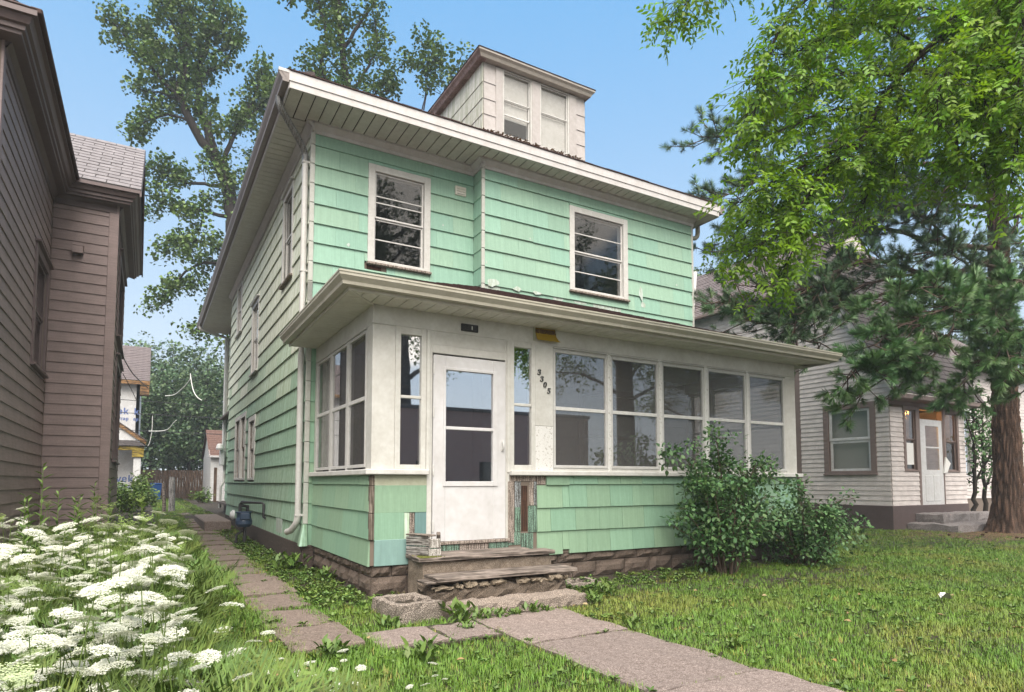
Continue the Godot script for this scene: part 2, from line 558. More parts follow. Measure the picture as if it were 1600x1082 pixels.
	leafmat("carrot_green", Color(0.13, 0.20, 0.04), 0.5)
	leafmat("dry_litter", Color(0.26, 0.17, 0.08), 0.2, 0.9)
	mat("chipped_white", Color(0.64, 0.635, 0.62), 0.6, "chip", 2.2)
	mat("white_peel", Color(0.62, 0.60, 0.57), 0.85, "peel", 3.0)
	mat("grey_board", Color(0.42, 0.40, 0.385), 0.85, "wood", 1.6, "grainb", 0.3)
	mat("soffit_light", Color(0.74, 0.735, 0.68), 0.6, "paint", 0.7)
	mat("gutter_tan_light", Color(0.62, 0.60, 0.54), 0.5, "paint", 0.8)
	mat("sign_ochre", Color(0.30, 0.18, 0.02), 0.6, "grain", 5.0)
	var white := ImageTexture.create_from_image(Image.create_from_data(1, 1, false, Image.FORMAT_RGB8, PackedByteArray([255, 255, 255])))
	for q in [["pane_mirror", 0.46], ["pane_mirror_mid", 0.52], ["pane_mirror_side", 0.22], ["pane_mirror_low", 0.10], ["pane_thin", 0.04]]:
		var m := mat(q[0], Color(0.95, 0.95, 0.96), 0.015)
		m.metallic = 1.0
		m.albedo_texture = white
		m.transparency = BaseMaterial3D.TRANSPARENCY_ALPHA
		m.albedo_color.a = q[1]
	var scr := mat("screen", Color(0.15, 0.145, 0.14), 0.9)
	scr.transparency = BaseMaterial3D.TRANSPARENCY_ALPHA
	scr.albedo_color.a = 0.33
	glass("pane_clear", Color(0.10, 0.11, 0.12, 0.10))
	glass("pane_screen", Color(0.16, 0.155, 0.15, 0.52))
	glass("pane_dark", Color(0.05, 0.055, 0.06, 0.55))
	var lamp := mat("lamp_glow", Color(1.0, 0.75, 0.4), 0.5)
	lamp.emission_enabled = true
	lamp.emission = Color(1.0, 0.62, 0.25)
	lamp.emission_energy_multiplier = 3.0


# ---------------------------------------------------------------- walls, cladding, windows
# a wall's own axes: x to the right as seen from outside, y up, z outward
func wall_xf(origin: Vector3, facing: Vector3) -> Transform3D:
	return Transform3D(Basis(Vector3.UP.cross(facing), Vector3.UP, facing), origin)


func wall(parent: Node, called: String, xf: Transform3D, x0: float, x1: float, y0: float, y1: float, thick: float, holes: Array, m: Material) -> MeshInstance3D:
	var xs := [x0, x1]
	for h in holes:
		for x in [h.position.x, h.end.x]:
			if x > x0 and x < x1 and not xs.has(x):
				xs.append(x)
	xs.sort()
	var b := MB.new()
	for i in xs.size() - 1:
		var mid: float = (xs[i] + xs[i + 1]) / 2
		var cuts := []
		for h in holes:
			if h.position.x < mid and h.end.x > mid:
				cuts.append(h)
		cuts.sort_custom(func(p, q): return p.position.y < q.position.y)
		var y := y0
		for h in cuts:
			if h.position.y > y:
				b.box(Vector3(xs[i], y, -thick), Vector3(xs[i + 1], h.position.y, 0))
			y = h.end.y
		if y < y1:
			b.box(Vector3(xs[i], y, -thick), Vector3(xs[i + 1], y1, 0))
	return part(parent, called, b.done(), m, xf)


# one lapped board or shingle: thin and tucked in at the top, proud at the bottom
func lap_mesh(w: float, h: float, t0: float, t1: float) -> Mesh:
	var key := "l%.3f %.3f %.4f %.4f" % [w, h, t0, t1]
	if not cache.has(key):
		var b := MB.new()
		var e := minf(0.003, t1 * 0.3)
		var p := [Vector3(-w / 2, 0, 0), Vector3(-w / 2, 0, t1 - e), Vector3(-w / 2, e, t1), Vector3(-w / 2, h, t0), Vector3(-w / 2, h, 0)]
		var m := Vector3(0, h / 2, t1 * 0.3)
		var o := Vector3(w, 0, 0)
		for i in 5:
			var j := (i + 1) % 5
			b.poly([p[i], p[i] + o, p[j] + o, p[j]], m)
		b.poly(p, m)
		b.poly([p[0] + o, p[1] + o, p[2] + o, p[3] + o, p[4] + o], m)
		cache[key] = b.done()
	return cache[key]


# courses of lapped pieces on a wall; pick(x, y) names the material
func clad(w: Node, called: String, x0: float, x1: float, ys: Array, piece: float, holes: Array, t0: float, t1: float, pick: Callable, gap := 0.003, clip = null) -> void:
	for k in ys.size() - 1:
		var a: float = ys[k]
		var b: float = ys[k + 1]
		var xs := [x0]
		var x := x0 + piece * (0.5 if k % 2 else 1.0) + rng.randf_range(-0.06, 0.06) * piece
		while x < x1 - piece * 0.15:
			xs.append(x)
			x += piece * (1.0 if piece < 2.0 else rng.randf_range(0.6, 1.2))
		xs.append(x1)
		for i in xs.size() - 1:
			var run := [[xs[i], xs[i + 1], a, b]]
			for h in holes:
				var out := []
				for r in run:
					if h.position.x >= r[1] or h.end.x <= r[0] or h.position.y >= r[3] or h.end.y <= r[2]:
						out.append(r)
						continue
					if h.position.x > r[0] + 0.01:
						out.append([r[0], h.position.x, r[2], r[3]])
					if h.end.x < r[1] - 0.01:
						out.append([h.end.x, r[1], r[2], r[3]])
					var l := maxf(r[0], h.position.x)
					var q := minf(r[1], h.end.x)
					if h.position.y > r[2] + 0.01:
						out.append([l, q, r[2], h.position.y])
					if h.end.y < r[3] - 0.01:
						out.append([l, q, h.end.y, r[3]])
				run = out
			for r in run:
				if clip != null and not clip.call(r):
					continue
				var wd: float = r[1] - r[0] - gap
				if wd < 0.012:
					continue
				var ht: float = r[3] - r[2] + (0.012 if r[3] == b else 0.0)
				var jog := rng.randf_range(-0.002, 0.002) * (2.2 if rng.randf() < 0.12 else 1.0)
				var skew := rng.randf_range(-0.0025, 0.0025) * (3.0 if rng.randf() < 0.08 and wd < 0.7 else 1.0) * minf(1.0, 0.6 / wd)
				part(w, called, lap_mesh(wd, ht, t0, t1), M[pick.call((r[0] + r[1]) / 2, (r[2] + r[3]) / 2)], Transform3D(Basis(Vector3.BACK, skew), Vector3((r[0] + r[1]) / 2, r[2] + (jog if r[2] == a else 0.0), 0)))


func steps(a: float, d: float, n: int) -> Array:
	var out := []
	for i in n + 1:
		out.append(a + d * i)
	return out


# window as a part of a house, in a wall's axes: outer casing x0..x1, y0..y1
func window(parent: Node, xf: Transform3D, x0: float, x1: float, y0: float, y1: float, cw: float, o := {}) -> MeshInstance3D:
	var cm: Material = M[o.get("casing", "trim_white")]
	var sm: Material = M[o.get("sash", "alu_white")]
	var pd: float = o.get("proud", 0.034)
	var b := MB.new()
	b.box(Vector3(x0, y0, -0.02), Vector3(x0 + cw, y1, pd), 0.004)
	b.box(Vector3(x1 - cw, y0, -0.02), Vector3(x1, y1, pd), 0.004)
	b.box(Vector3(x0 + cw, y1 - cw, -0.02), Vector3(x1 - cw, y1, pd - 0.003), 0.004)
	b.box(Vector3(x0 + cw, y0, -0.02), Vector3(x1 - cw, y0 + cw * 0.45, pd - 0.003), 0.004)
	# jambs that run back into the wall
	b.box(Vector3(x0 + cw, y0 + cw * 0.45, -0.13), Vector3(x0 + cw + 0.012, y1 - cw, -0.012))
	b.box(Vector3(x1 - cw - 0.012, y0 + cw * 0.45, -0.13), Vector3(x1 - cw, y1 - cw, -0.012))
	b.box(Vector3(x0 + cw + 0.012, y1 - cw - 0.012, -0.13), Vector3(x1 - cw - 0.012, y1 - cw, -0.012))
	b.box(Vector3(x0 + cw + 0.012, y0 + cw * 0.45, -0.13), Vector3(x1 - cw - 0.012, y0 + cw * 0.45 + 0.012, -0.012))
	var wn := part(parent, o.get("called", "window"), b.done(), cm, xf)
	var ix0 := x0 + cw
	var ix1 := x1 - cw
	var iy0 := y0 + cw * 0.45
	var iy1 := y1 - cw
	var rail: float = o.get("rail", lerpf(iy0, iy1, 0.5))
	var sw: float = o.get("sw", 0.03)
	var zz: float = o.get("back", 0.0)
	for s in [[iy0, rail, -0.03], [rail, iy1, -0.008]]:
		var f := MB.new()
		var lo: float = s[0]
		var hi: float = s[1]
		var z: float = s[2] + zz
		f.box(Vector3(ix0, lo, z - 0.02), Vector3(ix0 + sw, hi, z), 0.003)
		f.box(Vector3(ix1 - sw, lo, z - 0.02), Vector3(ix1, hi, z), 0.003)
		f.box(Vector3(ix0 + sw, lo, z - 0.02), Vector3(ix1 - sw, lo + sw * 0.9, z - 0.001), 0.003)
		f.box(Vector3(ix0 + sw, hi - sw * 0.9, z - 0.02), Vector3(ix1 - sw, hi, z - 0.001), 0.003)
		for y in o.get("bars", []):
			if y > lo + sw and y < hi - sw:
				f.box(Vector3(ix0 + sw, y - 0.009, z - 0.018), Vector3(ix1 - sw, y + 0.009, z - 0.003), 0.002)
		part(wn, "sash", f.done(), sm)
		var pane: String = o.get("pane_low" if lo == iy0 else "pane_high", o.get("pane", "pane_clear"))
		part(wn, "pane", bmesh(Vector3(ix1 - ix0 - sw * 2, hi - lo - sw * 1.8, 0.004), 0.0), M[pane], Transform3D(Basis(), Vector3((ix0 + ix1) / 2, (lo + hi) / 2, z - 0.011)))
	if o.has("sill"):
		pbox(wn, "sill", Vector3(x0 - 0.015, y0 - 0.035, -0.02), Vector3(x1 + 0.015, y0, 0.07), M[o.sill], 0.006)
	if o.has("cap"):
		pbox(wn, "cap", Vector3(x0 - 0.03, y1, -0.01), Vector3(x1 + 0.03, y1 + 0.03, 0.075), M[o.cap], 0.005)
	if o.has("curtain"):
		var c := MB.new()
		var k := 14
		var cx0: float = ix0 + 0.02
		var cx1: float = lerpf(ix0, ix1, o.curtain)
		for i in k:
			var a := lerpf(cx0, cx1, float(i) / k)
			var d := lerpf(cx0, cx1, float(i + 1) / k)
			var za := -0.11 - 0.016 * (i % 2)
			var zb := -0.11 - 0.016 * ((i + 1) % 2)
			c.hexa([Vector3(a, iy0, za - 0.003), Vector3(d, iy0, zb - 0.003), Vector3(a, iy1, za - 0.003), Vector3(d, iy1, zb - 0.003), Vector3(a, iy0, za), Vector3(d, iy0, zb), Vector3(a, iy1, za), Vector3(d, iy1, zb)])
		part(wn, "curtain", c.done(), M.curtain)
	if o.has("blind"):
		var c := MB.new()
		c.box(Vector3(ix0 + 0.02, lerpf(iy1, iy0, o.blind), -0.075), Vector3(ix1 - 0.02, iy1 - 0.02, -0.070))
		part(wn, "roller_blind", c.done(), M.curtain)
	return wn


func inner(x0: float, x1: float, y0: float, y1: float, cw: float) -> Rect2:
	return Rect2(x0 + cw, y0 + cw * 0.45, x1 - x0 - 2 * cw, y1 - y0 - cw * 1.45)


func rect(x0: float, x1: float, y0: float, y1: float) -> Rect2:
	return Rect2(x0, y0, x1 - x0, y1 - y0)


# roof slope with tabbed courses as one mesh; a..b eave, c above a, d above b
func shingled(a: Vector3, b: Vector3, c: Vector3, d: Vector3, rows: int, tab: float, thick := 0.012) -> Mesh:
	var mb := MB.new()
	var nr := (b - a).cross(c - a).normalized()
	if nr.y < 0:
		nr = -nr
	mb.poly([a, b, d, c], (a + d) / 2 - nr)
	for r in rows:
		var t0 := float(r) / rows
		var t1 := float(r + 1) / rows
		var l0 := a.lerp(c, t0)
		var r0 := b.lerp(d, t0)
		var l1 := a.lerp(c, t1)
		var r1 := b.lerp(d, t1)
		var wide := (r0 - l0).length()
		if wide < 0.02:
			continue
		var n := maxi(1, int(wide / tab))
		for i in n:
			var u0 := clampf((i + (0.5 if r % 2 else 0.0)) / n, 0, 1)
			var u1 := clampf((i + 1 + (0.5 if r % 2 else 0.0)) / n, 0, 1)
			if i == 0:
				u0 = 0.0
			var g := 0.006 / wide
			if u1 - u0 < 0.3 / n:
				continue
			var k := rng.randf_range(0.82, 1.06)
			mb.col = Color(k, k, k)
			var th := thick * rng.randf_range(0.7, 1.3)
			var p0 := l0.lerp(r0, u0 + g)
			var p1 := l0.lerp(r0, u1 - g)
			var q0 := l1.lerp(r1, u0 + g)
			var q1 := l1.lerp(r1, u1 - g)
			mb.hexa([p0, p1, q0, q1, p0 + nr * th, p1 + nr * th, q0 + nr * th * 0.3, q1 + nr * th * 0.3])
	mb.col = Color.WHITE
	return mb.done()


func slab(parent: Node, called: String, pts: Array, thick: Vector3, m: Material) -> MeshInstance3D:
	var b := MB.new()
	var mid := Vector3.ZERO
	for p in pts:
		mid += p
	mid = mid / pts.size() + thick / 2
	b.poly(pts, mid)
	var top := []
	for p in pts:
		top.append(p + thick)
	b.poly(top, mid)
	for i in pts.size():
		var j := (i + 1) % pts.size()
		b.poly([pts[i], pts[j], top[j], top[i]], mid)
	return part(parent, called, b.done(), m)


# ---------------------------------------------------------------- the green house
const ZM := -2.573
const ZS := -2.256
const ML := -0.10
const MR := 6.985
const XI := 2.44
const ZR := -12.2
const ZE := -16.7
const SOF := 6.255


func mint(x: float, y: float) -> String:
	return "mint_shingle_%d" % rng.randi_range(0, 5)


# left wall tones by height: cream above, pale green midway, green below, edges jittered
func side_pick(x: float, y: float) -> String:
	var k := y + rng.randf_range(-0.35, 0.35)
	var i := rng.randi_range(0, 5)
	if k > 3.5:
		return "cream_shingle_%d" % i
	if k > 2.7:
		return "pale_shingle_%d" % i
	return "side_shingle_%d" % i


func green_house() -> void:
	var H := thing("green_house", "mint green two storey house with screened front porch and dormer", "house")
	var fr := wall_xf(Vector3(0, 0, ZM), Vector3.BACK)
	var bay := wall_xf(Vector3(0, 0, ZS), Vector3.BACK)
	var lf := wall_xf(Vector3(ML, 0, 0), Vector3.LEFT)
	var T := 0.16

	# --- upper front, left part and the bay that stands forward on the right
	var w1 := [0.704, 1.685, 4.405, 5.893]
	var w2 := [4.09, 5.361, 4.43, 5.897]
	var h1 := inner(w1[0], w1[1], w1[2], w1[3], 0.10)
	var h2 := inner(w2[0], w2[1], w2[2], w2[3], 0.10)
	var door_in := rect(0.66, 1.56, 0.55, 2.6)
	var win_in := rect(4.32, 5.55, 1.25, 2.69)
	var fw := wall(H, "front_wall", fr, ML, XI, 0.1, 6.4, T, [h1, door_in], M.wall_core)
	var bw := wall(H, "bay_wall", bay, XI, MR, 0.1, 6.4, T, [h2, win_in], M.wall_core)
	var ys := steps(5.948 - 0.2805 * 8, 0.2805, 8)
	ys.append(6.15)
	var vent := rect(2.10, 2.29, 5.735, 5.885)
	clad(fw, "shingle", ML + 0.03, XI - 0.004, ys, 0.61, [rect(w1[0], w1[1], w1[2] - 0.035, w1[3]), rect(0.66, 1.0, 4.30, 4.41)], 0.005, 0.029, mint, 0.0018)
	var patch := func(x: float, y: float) -> String:
		if y < 4.28 and x > 4.55 and x < 4.9:
			return "patch_pale"
		if y < 4.3 and (x < 2.95 or (x > 3.7 and x < 4.1)):
			return "patch_pale"
		return mint(x, y)
	clad(bw, "shingle", XI + 0.03, MR - 0.03, ys, 0.61, [rect(w2[0], w2[1], w2[2] - 0.03, w2[3])], 0.005, 0.029, patch, 0.0018)
	# places where the paint has come away
	for q in [[bw, 5.66, 4.60, 0.10, 0.30], [bw, 5.72, 4.40, 0.14, 0.12], [bw, 4.72, 4.24, 0.34, 0.09], [bw, 3.86, 4.25, 0.30, 0.10], [bw, 2.62, 4.31, 0.26, 0.14], [bw, 3.05, 4.28, 0.16, 0.09], [bw, 3.42, 4.27, 0.2, 0.06], [bw, 4.3, 4.24, 0.3, 0.05], [bw, 2.50, 4.62, 0.03, 0.07], [bw, 6.55, 4.9, 0.04, 0.05], [fw, 0.42, 4.6, 0.05, 0.06], [fw, 1.9, 5.2, 0.03, 0.04], [bw, 3.3, 5.15, 0.03, 0.04]]:
		var ch := MB.new()
		var ring := []
		var kk := 11
		for i in kk:
			var a := TAU * i / kk
			var rr := rng.randf_range(0.55, 1.1)
			ring.append(Vector3(cos(a) * q[3] * 0.5 * rr, sin(a) * q[4] * 0.5 * rr, 0))
		var cut_y: float = 5.948 - 0.2805 * ceil((5.948 - q[2]) / 0.2805)
		var zf: float = lerpf(0.0295, 0.0055, (q[2] - cut_y) / 0.2805)
		ch.poly(ring, Vector3(0, 0, -1))
		part(q[0], "bare_patch", ch.done(), M.patch_pale, Transform3D(Basis(Vector3.RIGHT, -0.084), Vector3(q[1], q[2], zf + 0.0022)))
	pbox(fw, "rotten_board", Vector3(0.70, 4.30, 0.0), Vector3(0.92, 4.37, 0.012), M.rotten_wood, 0.003)
	# the bay's short return and the bead on its corner
	var rt := wall(H, "bay_return", wall_xf(Vector3(XI, 0, 0), Vector3.LEFT), ZM, ZS, 0.1, 6.4, 0.05, [], M.wall_core)
	clad(rt, "shingle", ZM + 0.02, ZS + 0.012, ys, 2.0, [], 0.005, 0.017, mint)
	for y in ys.slice(1, 10):
		pbox(H, "corner_bead", Vector3(XI - 0.025, y - (0.27 if y < 6.0 else 0.19), ZS - 0.004), Vector3(XI + 0.032, y + 0.004, ZS + 0.03), M.corner_bead, 0.006)
	pbox(H, "corner_board", Vector3(MR - 0.03, 3.9, ZS - 0.02), Vector3(MR + 0.02, 6.15, ZS + 0.024), M.corner_bead, 0.005)
	for y in ys.slice(1, 10):
		pbox(H, "corner_bead", Vector3(ML - 0.03, y - (0.272 if y < 6.0 else 0.19), ZM - 0.02), Vector3(ML + 0.033, y + 0.003, ZM + 0.03), M.corner_bead, 0.006)
	window(H, fr, w1[0], w1[1], w1[2], w1[3], 0.10, {"rail": 5.095, "bars": [5.433, 5.336, 4.784], "sill": "old_paint_wood", "pane_high": "pane_clear", "pane_low": "pane_clear", "called": "upper_window"})
	window(H, bay, w2[0], w2[1], w2[2], w2[3], 0.10, {"rail": 5.116, "bars": [5.449, 4.789], "sill": "old_paint_wood", "curtain": 0.0001, "called": "upper_window"})
	var vt := pbox(H, "vent", Vector3(2.10, 5.735, ZM + 0.005), Vector3(2.29, 5.885, ZM + 0.045), M.vent_cream, 0.008)
	for i in 3:
		pbox(vt, "louvre", Vector3(-0.07, -0.052 + i * 0.04, 0.018), Vector3(0.07, -0.034 + i * 0.04, 0.03), M.vent_cream, 0.002)

	# --- left wall and the rear bump
	var sw := [[-4.625, -3.76, 4.445, 5.957, 0.08], [-8.06, -7.10, 3.46, 4.95, 0.08], [-10.8, -9.86, 4.84, 6.14, 0.10], [-10.55, -8.62, 1.24, 2.76, 0.10], [-8.18, -7.22, 1.235, 2.56, 0.10]]
	var holes := []
	var outs := []
	for s in sw:
		holes.append(inner(s[0], s[1], s[2], s[3], s[4]))
		outs.append(rect(s[0], s[1], s[2] - 0.03, s[3]))
	var lw := wall(H, "side_wall", lf, ZR, ZM - 0.002, 0.1, 6.4, T, holes, M.wall_core)
	var sy := steps(5.948 - 0.2805 * 20, 0.2805, 20)
	sy.append(6.15)
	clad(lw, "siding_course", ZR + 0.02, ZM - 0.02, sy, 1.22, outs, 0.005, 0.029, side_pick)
	pbox(lw, "bare_patch", Vector3(-4.62, 0.385, 0.018), Vector3(-4.1, 0.615, 0.026), M.patch_pale, 0.003)
	for y in sy.slice(2, 14):
		pbox(H, "corner_bead", Vector3(ML - 0.03, y - 0.275, ZM - 0.02), Vector3(ML + 0.033, y + 0.002, ZM + 0.03), M.corner_bead, 0.006)
	var strip := wall(H, "front_wall_strip", wall_xf(Vector3(0, 0, ZM + 0.004), Vector3.BACK), ML + 0.03, 0.0, 0.30, 3.2, 0.02, [], M.wall_core)
	clad(strip, "shingle", ML + 0.03, 0.0, steps(5.948 - 0.2805 * 20, 0.2805, 10), 1.0, [], 0.005, 0.017, func(x, y): return "porch_shingle_%d" % rng.randi_range(0, 5))
	var rb := wall(H, "rear_wall", wall_xf(Vector3(ML + 0.40, 0, 0), Vector3.LEFT), ZE, ZR, 0.1, 6.3, T, [], M.wall_core)
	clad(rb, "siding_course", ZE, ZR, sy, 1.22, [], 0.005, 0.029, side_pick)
	wall(H, "back_wall", wall_xf(Vector3(0, 0, ZE), Vector3.FORWARD), -MR, -ML - 0.40, 0.0, 6.4, T, [], M.wall_core)
	wall(H, "right_wall", wall_xf(Vector3(MR, 0, 0), Vector3.RIGHT), -ZS, -ZE, 0.0, 6.4, T, [], M.mint_shingle_1)
	for y in [0.5, 3.25, 6.3]:
		pbox(H, "floor", Vector3(ML + 0.16, y, ZE + 0.16), Vector3(MR - 0.16, y + 0.06, ZM - 0.16), M.interior_brown, 0.0)
	pbox(H, "ceiling", Vector3(XI - 0.05, 6.29, ZM - 0.2), Vector3(MR - 0.16, 6.35, ZS - 0.16), M.interior_brown, 0.0)
	pbox(H, "wall_return", Vector3(ML + 0.158, 0.1, ZR - 0.1), Vector3(ML + 0.58, 6.35, ZR + 0.06), M.wall_core, 0.0)
	pbox(H, "room_wall", Vector3(ML + 0.16, 0.56, -5.6), Vector3(MR - 0.16, 6.3, -5.5), M.interior_grey, 0.0)
	window(H, lf, sw[0][0], sw[0][1], sw[0][2], sw[0][3], 0.08, {"sill": "old_paint_wood", "pane": "pane_screen", "called": "side_window", "cap": "trim_white"})
	window(H, lf, sw[1][0], sw[1][1], sw[1][2], sw[1][3], 0.08, {"sill": "trim_white", "blind": 0.5, "called": "side_window", "cap": "trim_white"})
	window(H, lf, sw[2][0], sw[2][1], sw[2][2], sw[2][3], 0.10, {"sill": "trim_white", "pane_low": "pane_screen", "blind": 0.48, "called": "side_window"})
	# the low pair, a double one and a single one
	window(H, lf, sw[3][0], -9.58, sw[3][2], sw[3][3], 0.10, {"curtain": 0.8, "called": "side_window", "sash": "old_paint_wood"})
	window(H, lf, -9.58, sw[3][1], sw[3][2], sw[3][3], 0.10, {"curtain": 0.4, "called": "side_window", "sash": "old_paint_wood"})
	window(H, lf, sw[4][0], sw[4][1], sw[4][2], sw[4][3], 0.10, {"curtain": 0.7, "called": "side_window", "sash": "old_paint_wood"})
	pbox(lw, "window_mullion", Vector3(-9.63, 1.24, -0.1), Vector3(-9.53, 2.7, -0.005), M.trim_white, 0.003)
	# parged foundation
	pbox(H, "foundation", Vector3(ML - 0.035, -0.2, ZR), Vector3(ML + 0.12, 0.34, ZM + 0.03), M.parging, 0.01)
	pbox(H, "foundation", Vector3(ML + 0.365, -0.2, ZE), Vector3(ML + 0.52, 0.45, ZR + 0.02), M.parging, 0.01)
	pbox(H, "cellar_step", Vector3(-0.85, -0.1, -12.6), Vector3(ML - 0.2, 0.33, -9.2), M.walk_concrete_1, 0.02)
	# siding skirt flared at the corner
	var fl := MB.new()
	fl.hexa([Vector3(ML - 0.075, 0.33, ZM - 0.1), Vector3(ML + 0.02, 0.33, ZM + 0.075), Vector3(ML - 0.022, 0.62, ZM - 0.1), Vector3(ML + 0.02, 0.62, ZM + 0.024), Vector3(ML - 0.09, 0.33, ZM + 0.09), Vector3(ML - 0.06, 0.33, ZM + 0.10), Vector3(ML - 0.03, 0.62, ZM + 0.03), Vector3(ML - 0.01, 0.62, ZM + 0.03)])
	part(H, "flared_corner_board", fl.done(), M.side_shingle_2)

	main_roof(H)
	dormer(H)
	porch(H, lf, fr)
	spouts(H)


func gutter_profile(z0: float, d: float, y0: float, h: float) -> Array:
	return [Vector2(z0, y0), Vector2(z0 + d * 0.62, y0), Vector2(z0 + d * 0.66, y0 + h * 0.25), Vector2(z0 + d * 0.95, y0 + h * 0.62), Vector2(z0 + d * 0.95, y0 + h * 0.82), Vector2(z0 + d, y0 + h * 0.86), Vector2(z0 + d, y0 + h), Vector2(z0 + d * 0.9, y0 + h), Vector2(z0 + d * 0.88, y0 + h * 0.9), Vector2(z0, y0 + h * 0.9)]


# a profile given as (outward, height) pushed from a to b, ends cut at the mitre offsets
func extrude(prof: Array, xf: Transform3D, x0: float, x1: float, m0 := 0.0, m1 := 0.0) -> Mesh:
	var b := MB.new()
	var k := prof.size()
	var cen := Vector2.ZERO
	for p in prof:
		cen += p
	cen /= k
	for i in k:
		var p: Vector2 = prof[i]
		var q: Vector2 = prof[(i + 1) % k]
		var a0 := Vector3(x0 - p.x * m0, p.y, p.x)
		var a1 := Vector3(x1 + p.x * m1, p.y, p.x)
		var b0 := Vector3(x0 - q.x * m0, q.y, q.x)
		var b1 := Vector3(x1 + q.x * m1, q.y, q.x)
		var e := q - p
		var nr := Vector3(0, -e.x, e.y) # profile runs counter-clockwise in (z, y)
		b.poly([xf * a0, xf * a1, xf * b1, xf * b0], xf * ((a0 + a1 + b0 + b1) / 4 - nr))
	for s in [0, 1]:
		var ring := []
		for p in prof:
			ring.append(xf * (Vector3(x0 - p.x * m0, p.y, p.x) if s == 0 else Vector3(x1 + p.x * m1, p.y, p.x)))
		b.poly(ring, xf * Vector3((x0 + x1) / 2, cen.y, cen.x))
	return b.done()


func main_roof(H: Node3D) -> void:
	var fx0 := -0.545
	var fx1 := 7.31
	var ff := -1.875
	var fz := -17.05
	# front frieze and crown under the soffit
	for s in [[ML - 0.03, XI + 0.0, ZM], [XI - 0.06, MR + 0.03, ZS]]:
		var pr := [Vector2(0, 6.12), Vector2(0.03, 6.12), Vector2(0.035, 6.17), Vector2(0.10, 6.225), Vector2(0.10, 6.255), Vector2(0, 6.255)]
		part(H, "frieze", extrude(pr, wall_xf(Vector3(0, 0, s[2]), Vector3.BACK), s[0], s[1]), M.fascia_white)
	part(H, "frieze", extrude([Vector2(0, 6.12), Vector2(0.03, 6.12), Vector2(0.035, 6.17), Vector2(0.10, 6.225), Vector2(0.10, 6.255), Vector2(0, 6.255)], wall_xf(Vector3(ML, 0, 0), Vector3.LEFT), ZR, ZM + 0.1), M.fascia_white)
	part(H, "frieze", extrude([Vector2(0, 6.12), Vector2(0.03, 6.12), Vector2(0.035, 6.17), Vector2(0.10, 6.225), Vector2(0.10, 6.255), Vector2(0, 6.255)], wall_xf(Vector3(XI, 0, 0), Vector3.LEFT), ZM, ZS + 0.1), M.fascia_white)
	# soffit planks: across under the front eave, along the left side
	var x := fx0 + 0.01
	while x < fx1:
		pbox(H, "soffit_plank", Vector3(x, SOF, ZM + 0.02), Vector3(minf(x + 0.150, fx1), SOF + 0.012, ff), M.soffit, 0.003)
		x += 0.163
	var z := ZM
	while z > fz:
		pbox(H, "soffit_plank", Vector3(fx0, SOF, z - 0.150), Vector3(ML + (0.03 if z > ZR else 0.43), SOF + 0.012, z), M.soffit, 0.003)
		z -= 0.163
	z = ZS
	pbox(H, "soffit_right", Vector3(MR - 0.05, SOF, fz), Vector3(fx1, SOF + 0.012, ZM), M.soffit, 0.0)
	# front fascia: a lower board standing a little back from the upper one
	pbox(H, "fascia", Vector3(fx0 - 0.012, 6.245, ff), Vector3(fx1, 6.335, ff + 0.022), M.fascia_white, 0.003)
	pbox(H, "fascia", Vector3(fx0 - 0.02, 6.335, ff), Vector3(fx1 + 0.02, 6.468, ff + 0.034), M.fascia_white, 0.004)
	pbox(H, "drip_edge", Vector3(fx0 - 0.02, 6.468, ff - 0.1), Vector3(fx1 + 0.03, 6.482, ff + 0.05), M.roof_red, 0.003)
	# side fascias and gutters
	pbox(H, "fascia", Vector3(fx0 - 0.02, 6.245, fz), Vector3(fx0, 6.46, ff - 0.002), M.fascia_white, 0.003)
	pbox(H, "fascia", Vector3(fx1, 6.245, fz), Vector3(fx1 + 0.02, 6.46, ff - 0.002), M.fascia_white, 0.003)
	part(H, "gutter", extrude(gutter_profile(0.0, 0.125, 6.31, 0.145), wall_xf(Vector3(fx0 - 0.021, 0, 0), Vector3.LEFT), fz, ff + 0.03), M.gutter_dark)
	part(H, "gutter", extrude(gutter_profile(0.0, 0.125, 6.31, 0.145), wall_xf(Vector3(fx1 + 0.021, 0, 0), Vector3.RIGHT), -ff - 0.03, -fz), M.gutter_dark)
	pbox(H, "gutter_end_cap", Vector3(fx0 - 0.15, 6.43, ff + 0.0), Vector3(fx0 - 0.012, 6.475, ff + 0.034), M.fascia_white, 0.003)
	# hip roof
	var a := Vector3(fx0 - 0.05, 6.475, ff + 0.04)
	var b := Vector3(fx1 + 0.05, 6.475, ff + 0.04)
	var c := Vector3(fx0 - 0.05, 6.475, fz)
	var d := Vector3(fx1 + 0.05, 6.475, fz)
	var hw := (b.x - a.x) / 2
	var rise := 0.6 * hw
	var r0 := Vector3(a.x + hw, a.y + rise, a.z - hw)
	var r1 := Vector3(a.x + hw, a.y + rise, c.z + hw)
	var f1 := part(H, "roof_slope", shingled(a, b, r0, r0, 32, 0.3), M.roof_red)
	f1.set_meta("kind", "stuff")
	part(H, "roof_slope", shingled(c, a, r1, r0, 32, 0.5), M.roof_red).set_meta("kind", "stuff")
	part(H, "roof_slope", shingled(b, d, r0, r1, 32, 0.5), M.roof_red).set_meta("kind", "stuff")
	part(H, "roof_slope", shingled(d, c, r1, r1, 32, 0.5), M.roof_red).set_meta("kind", "stuff")
	# lifted shingles at the front left corner
	var cs := MB.new()
	cs.hexa([Vector3(-0.46, 6.483, -1.86), Vector3(-0.24, 6.483, -1.83), Vector3(-0.46, 6.50, -2.05), Vector3(-0.24, 6.51, -2.05), Vector3(-0.46, 6.495, -1.86), Vector3(-0.26, 6.53, -1.81), Vector3(-0.46, 6.52, -2.05), Vector3(-0.24, 6.53, -2.05)])
	part(H, "curled_shingle", cs.done(), M.roof_mauve)
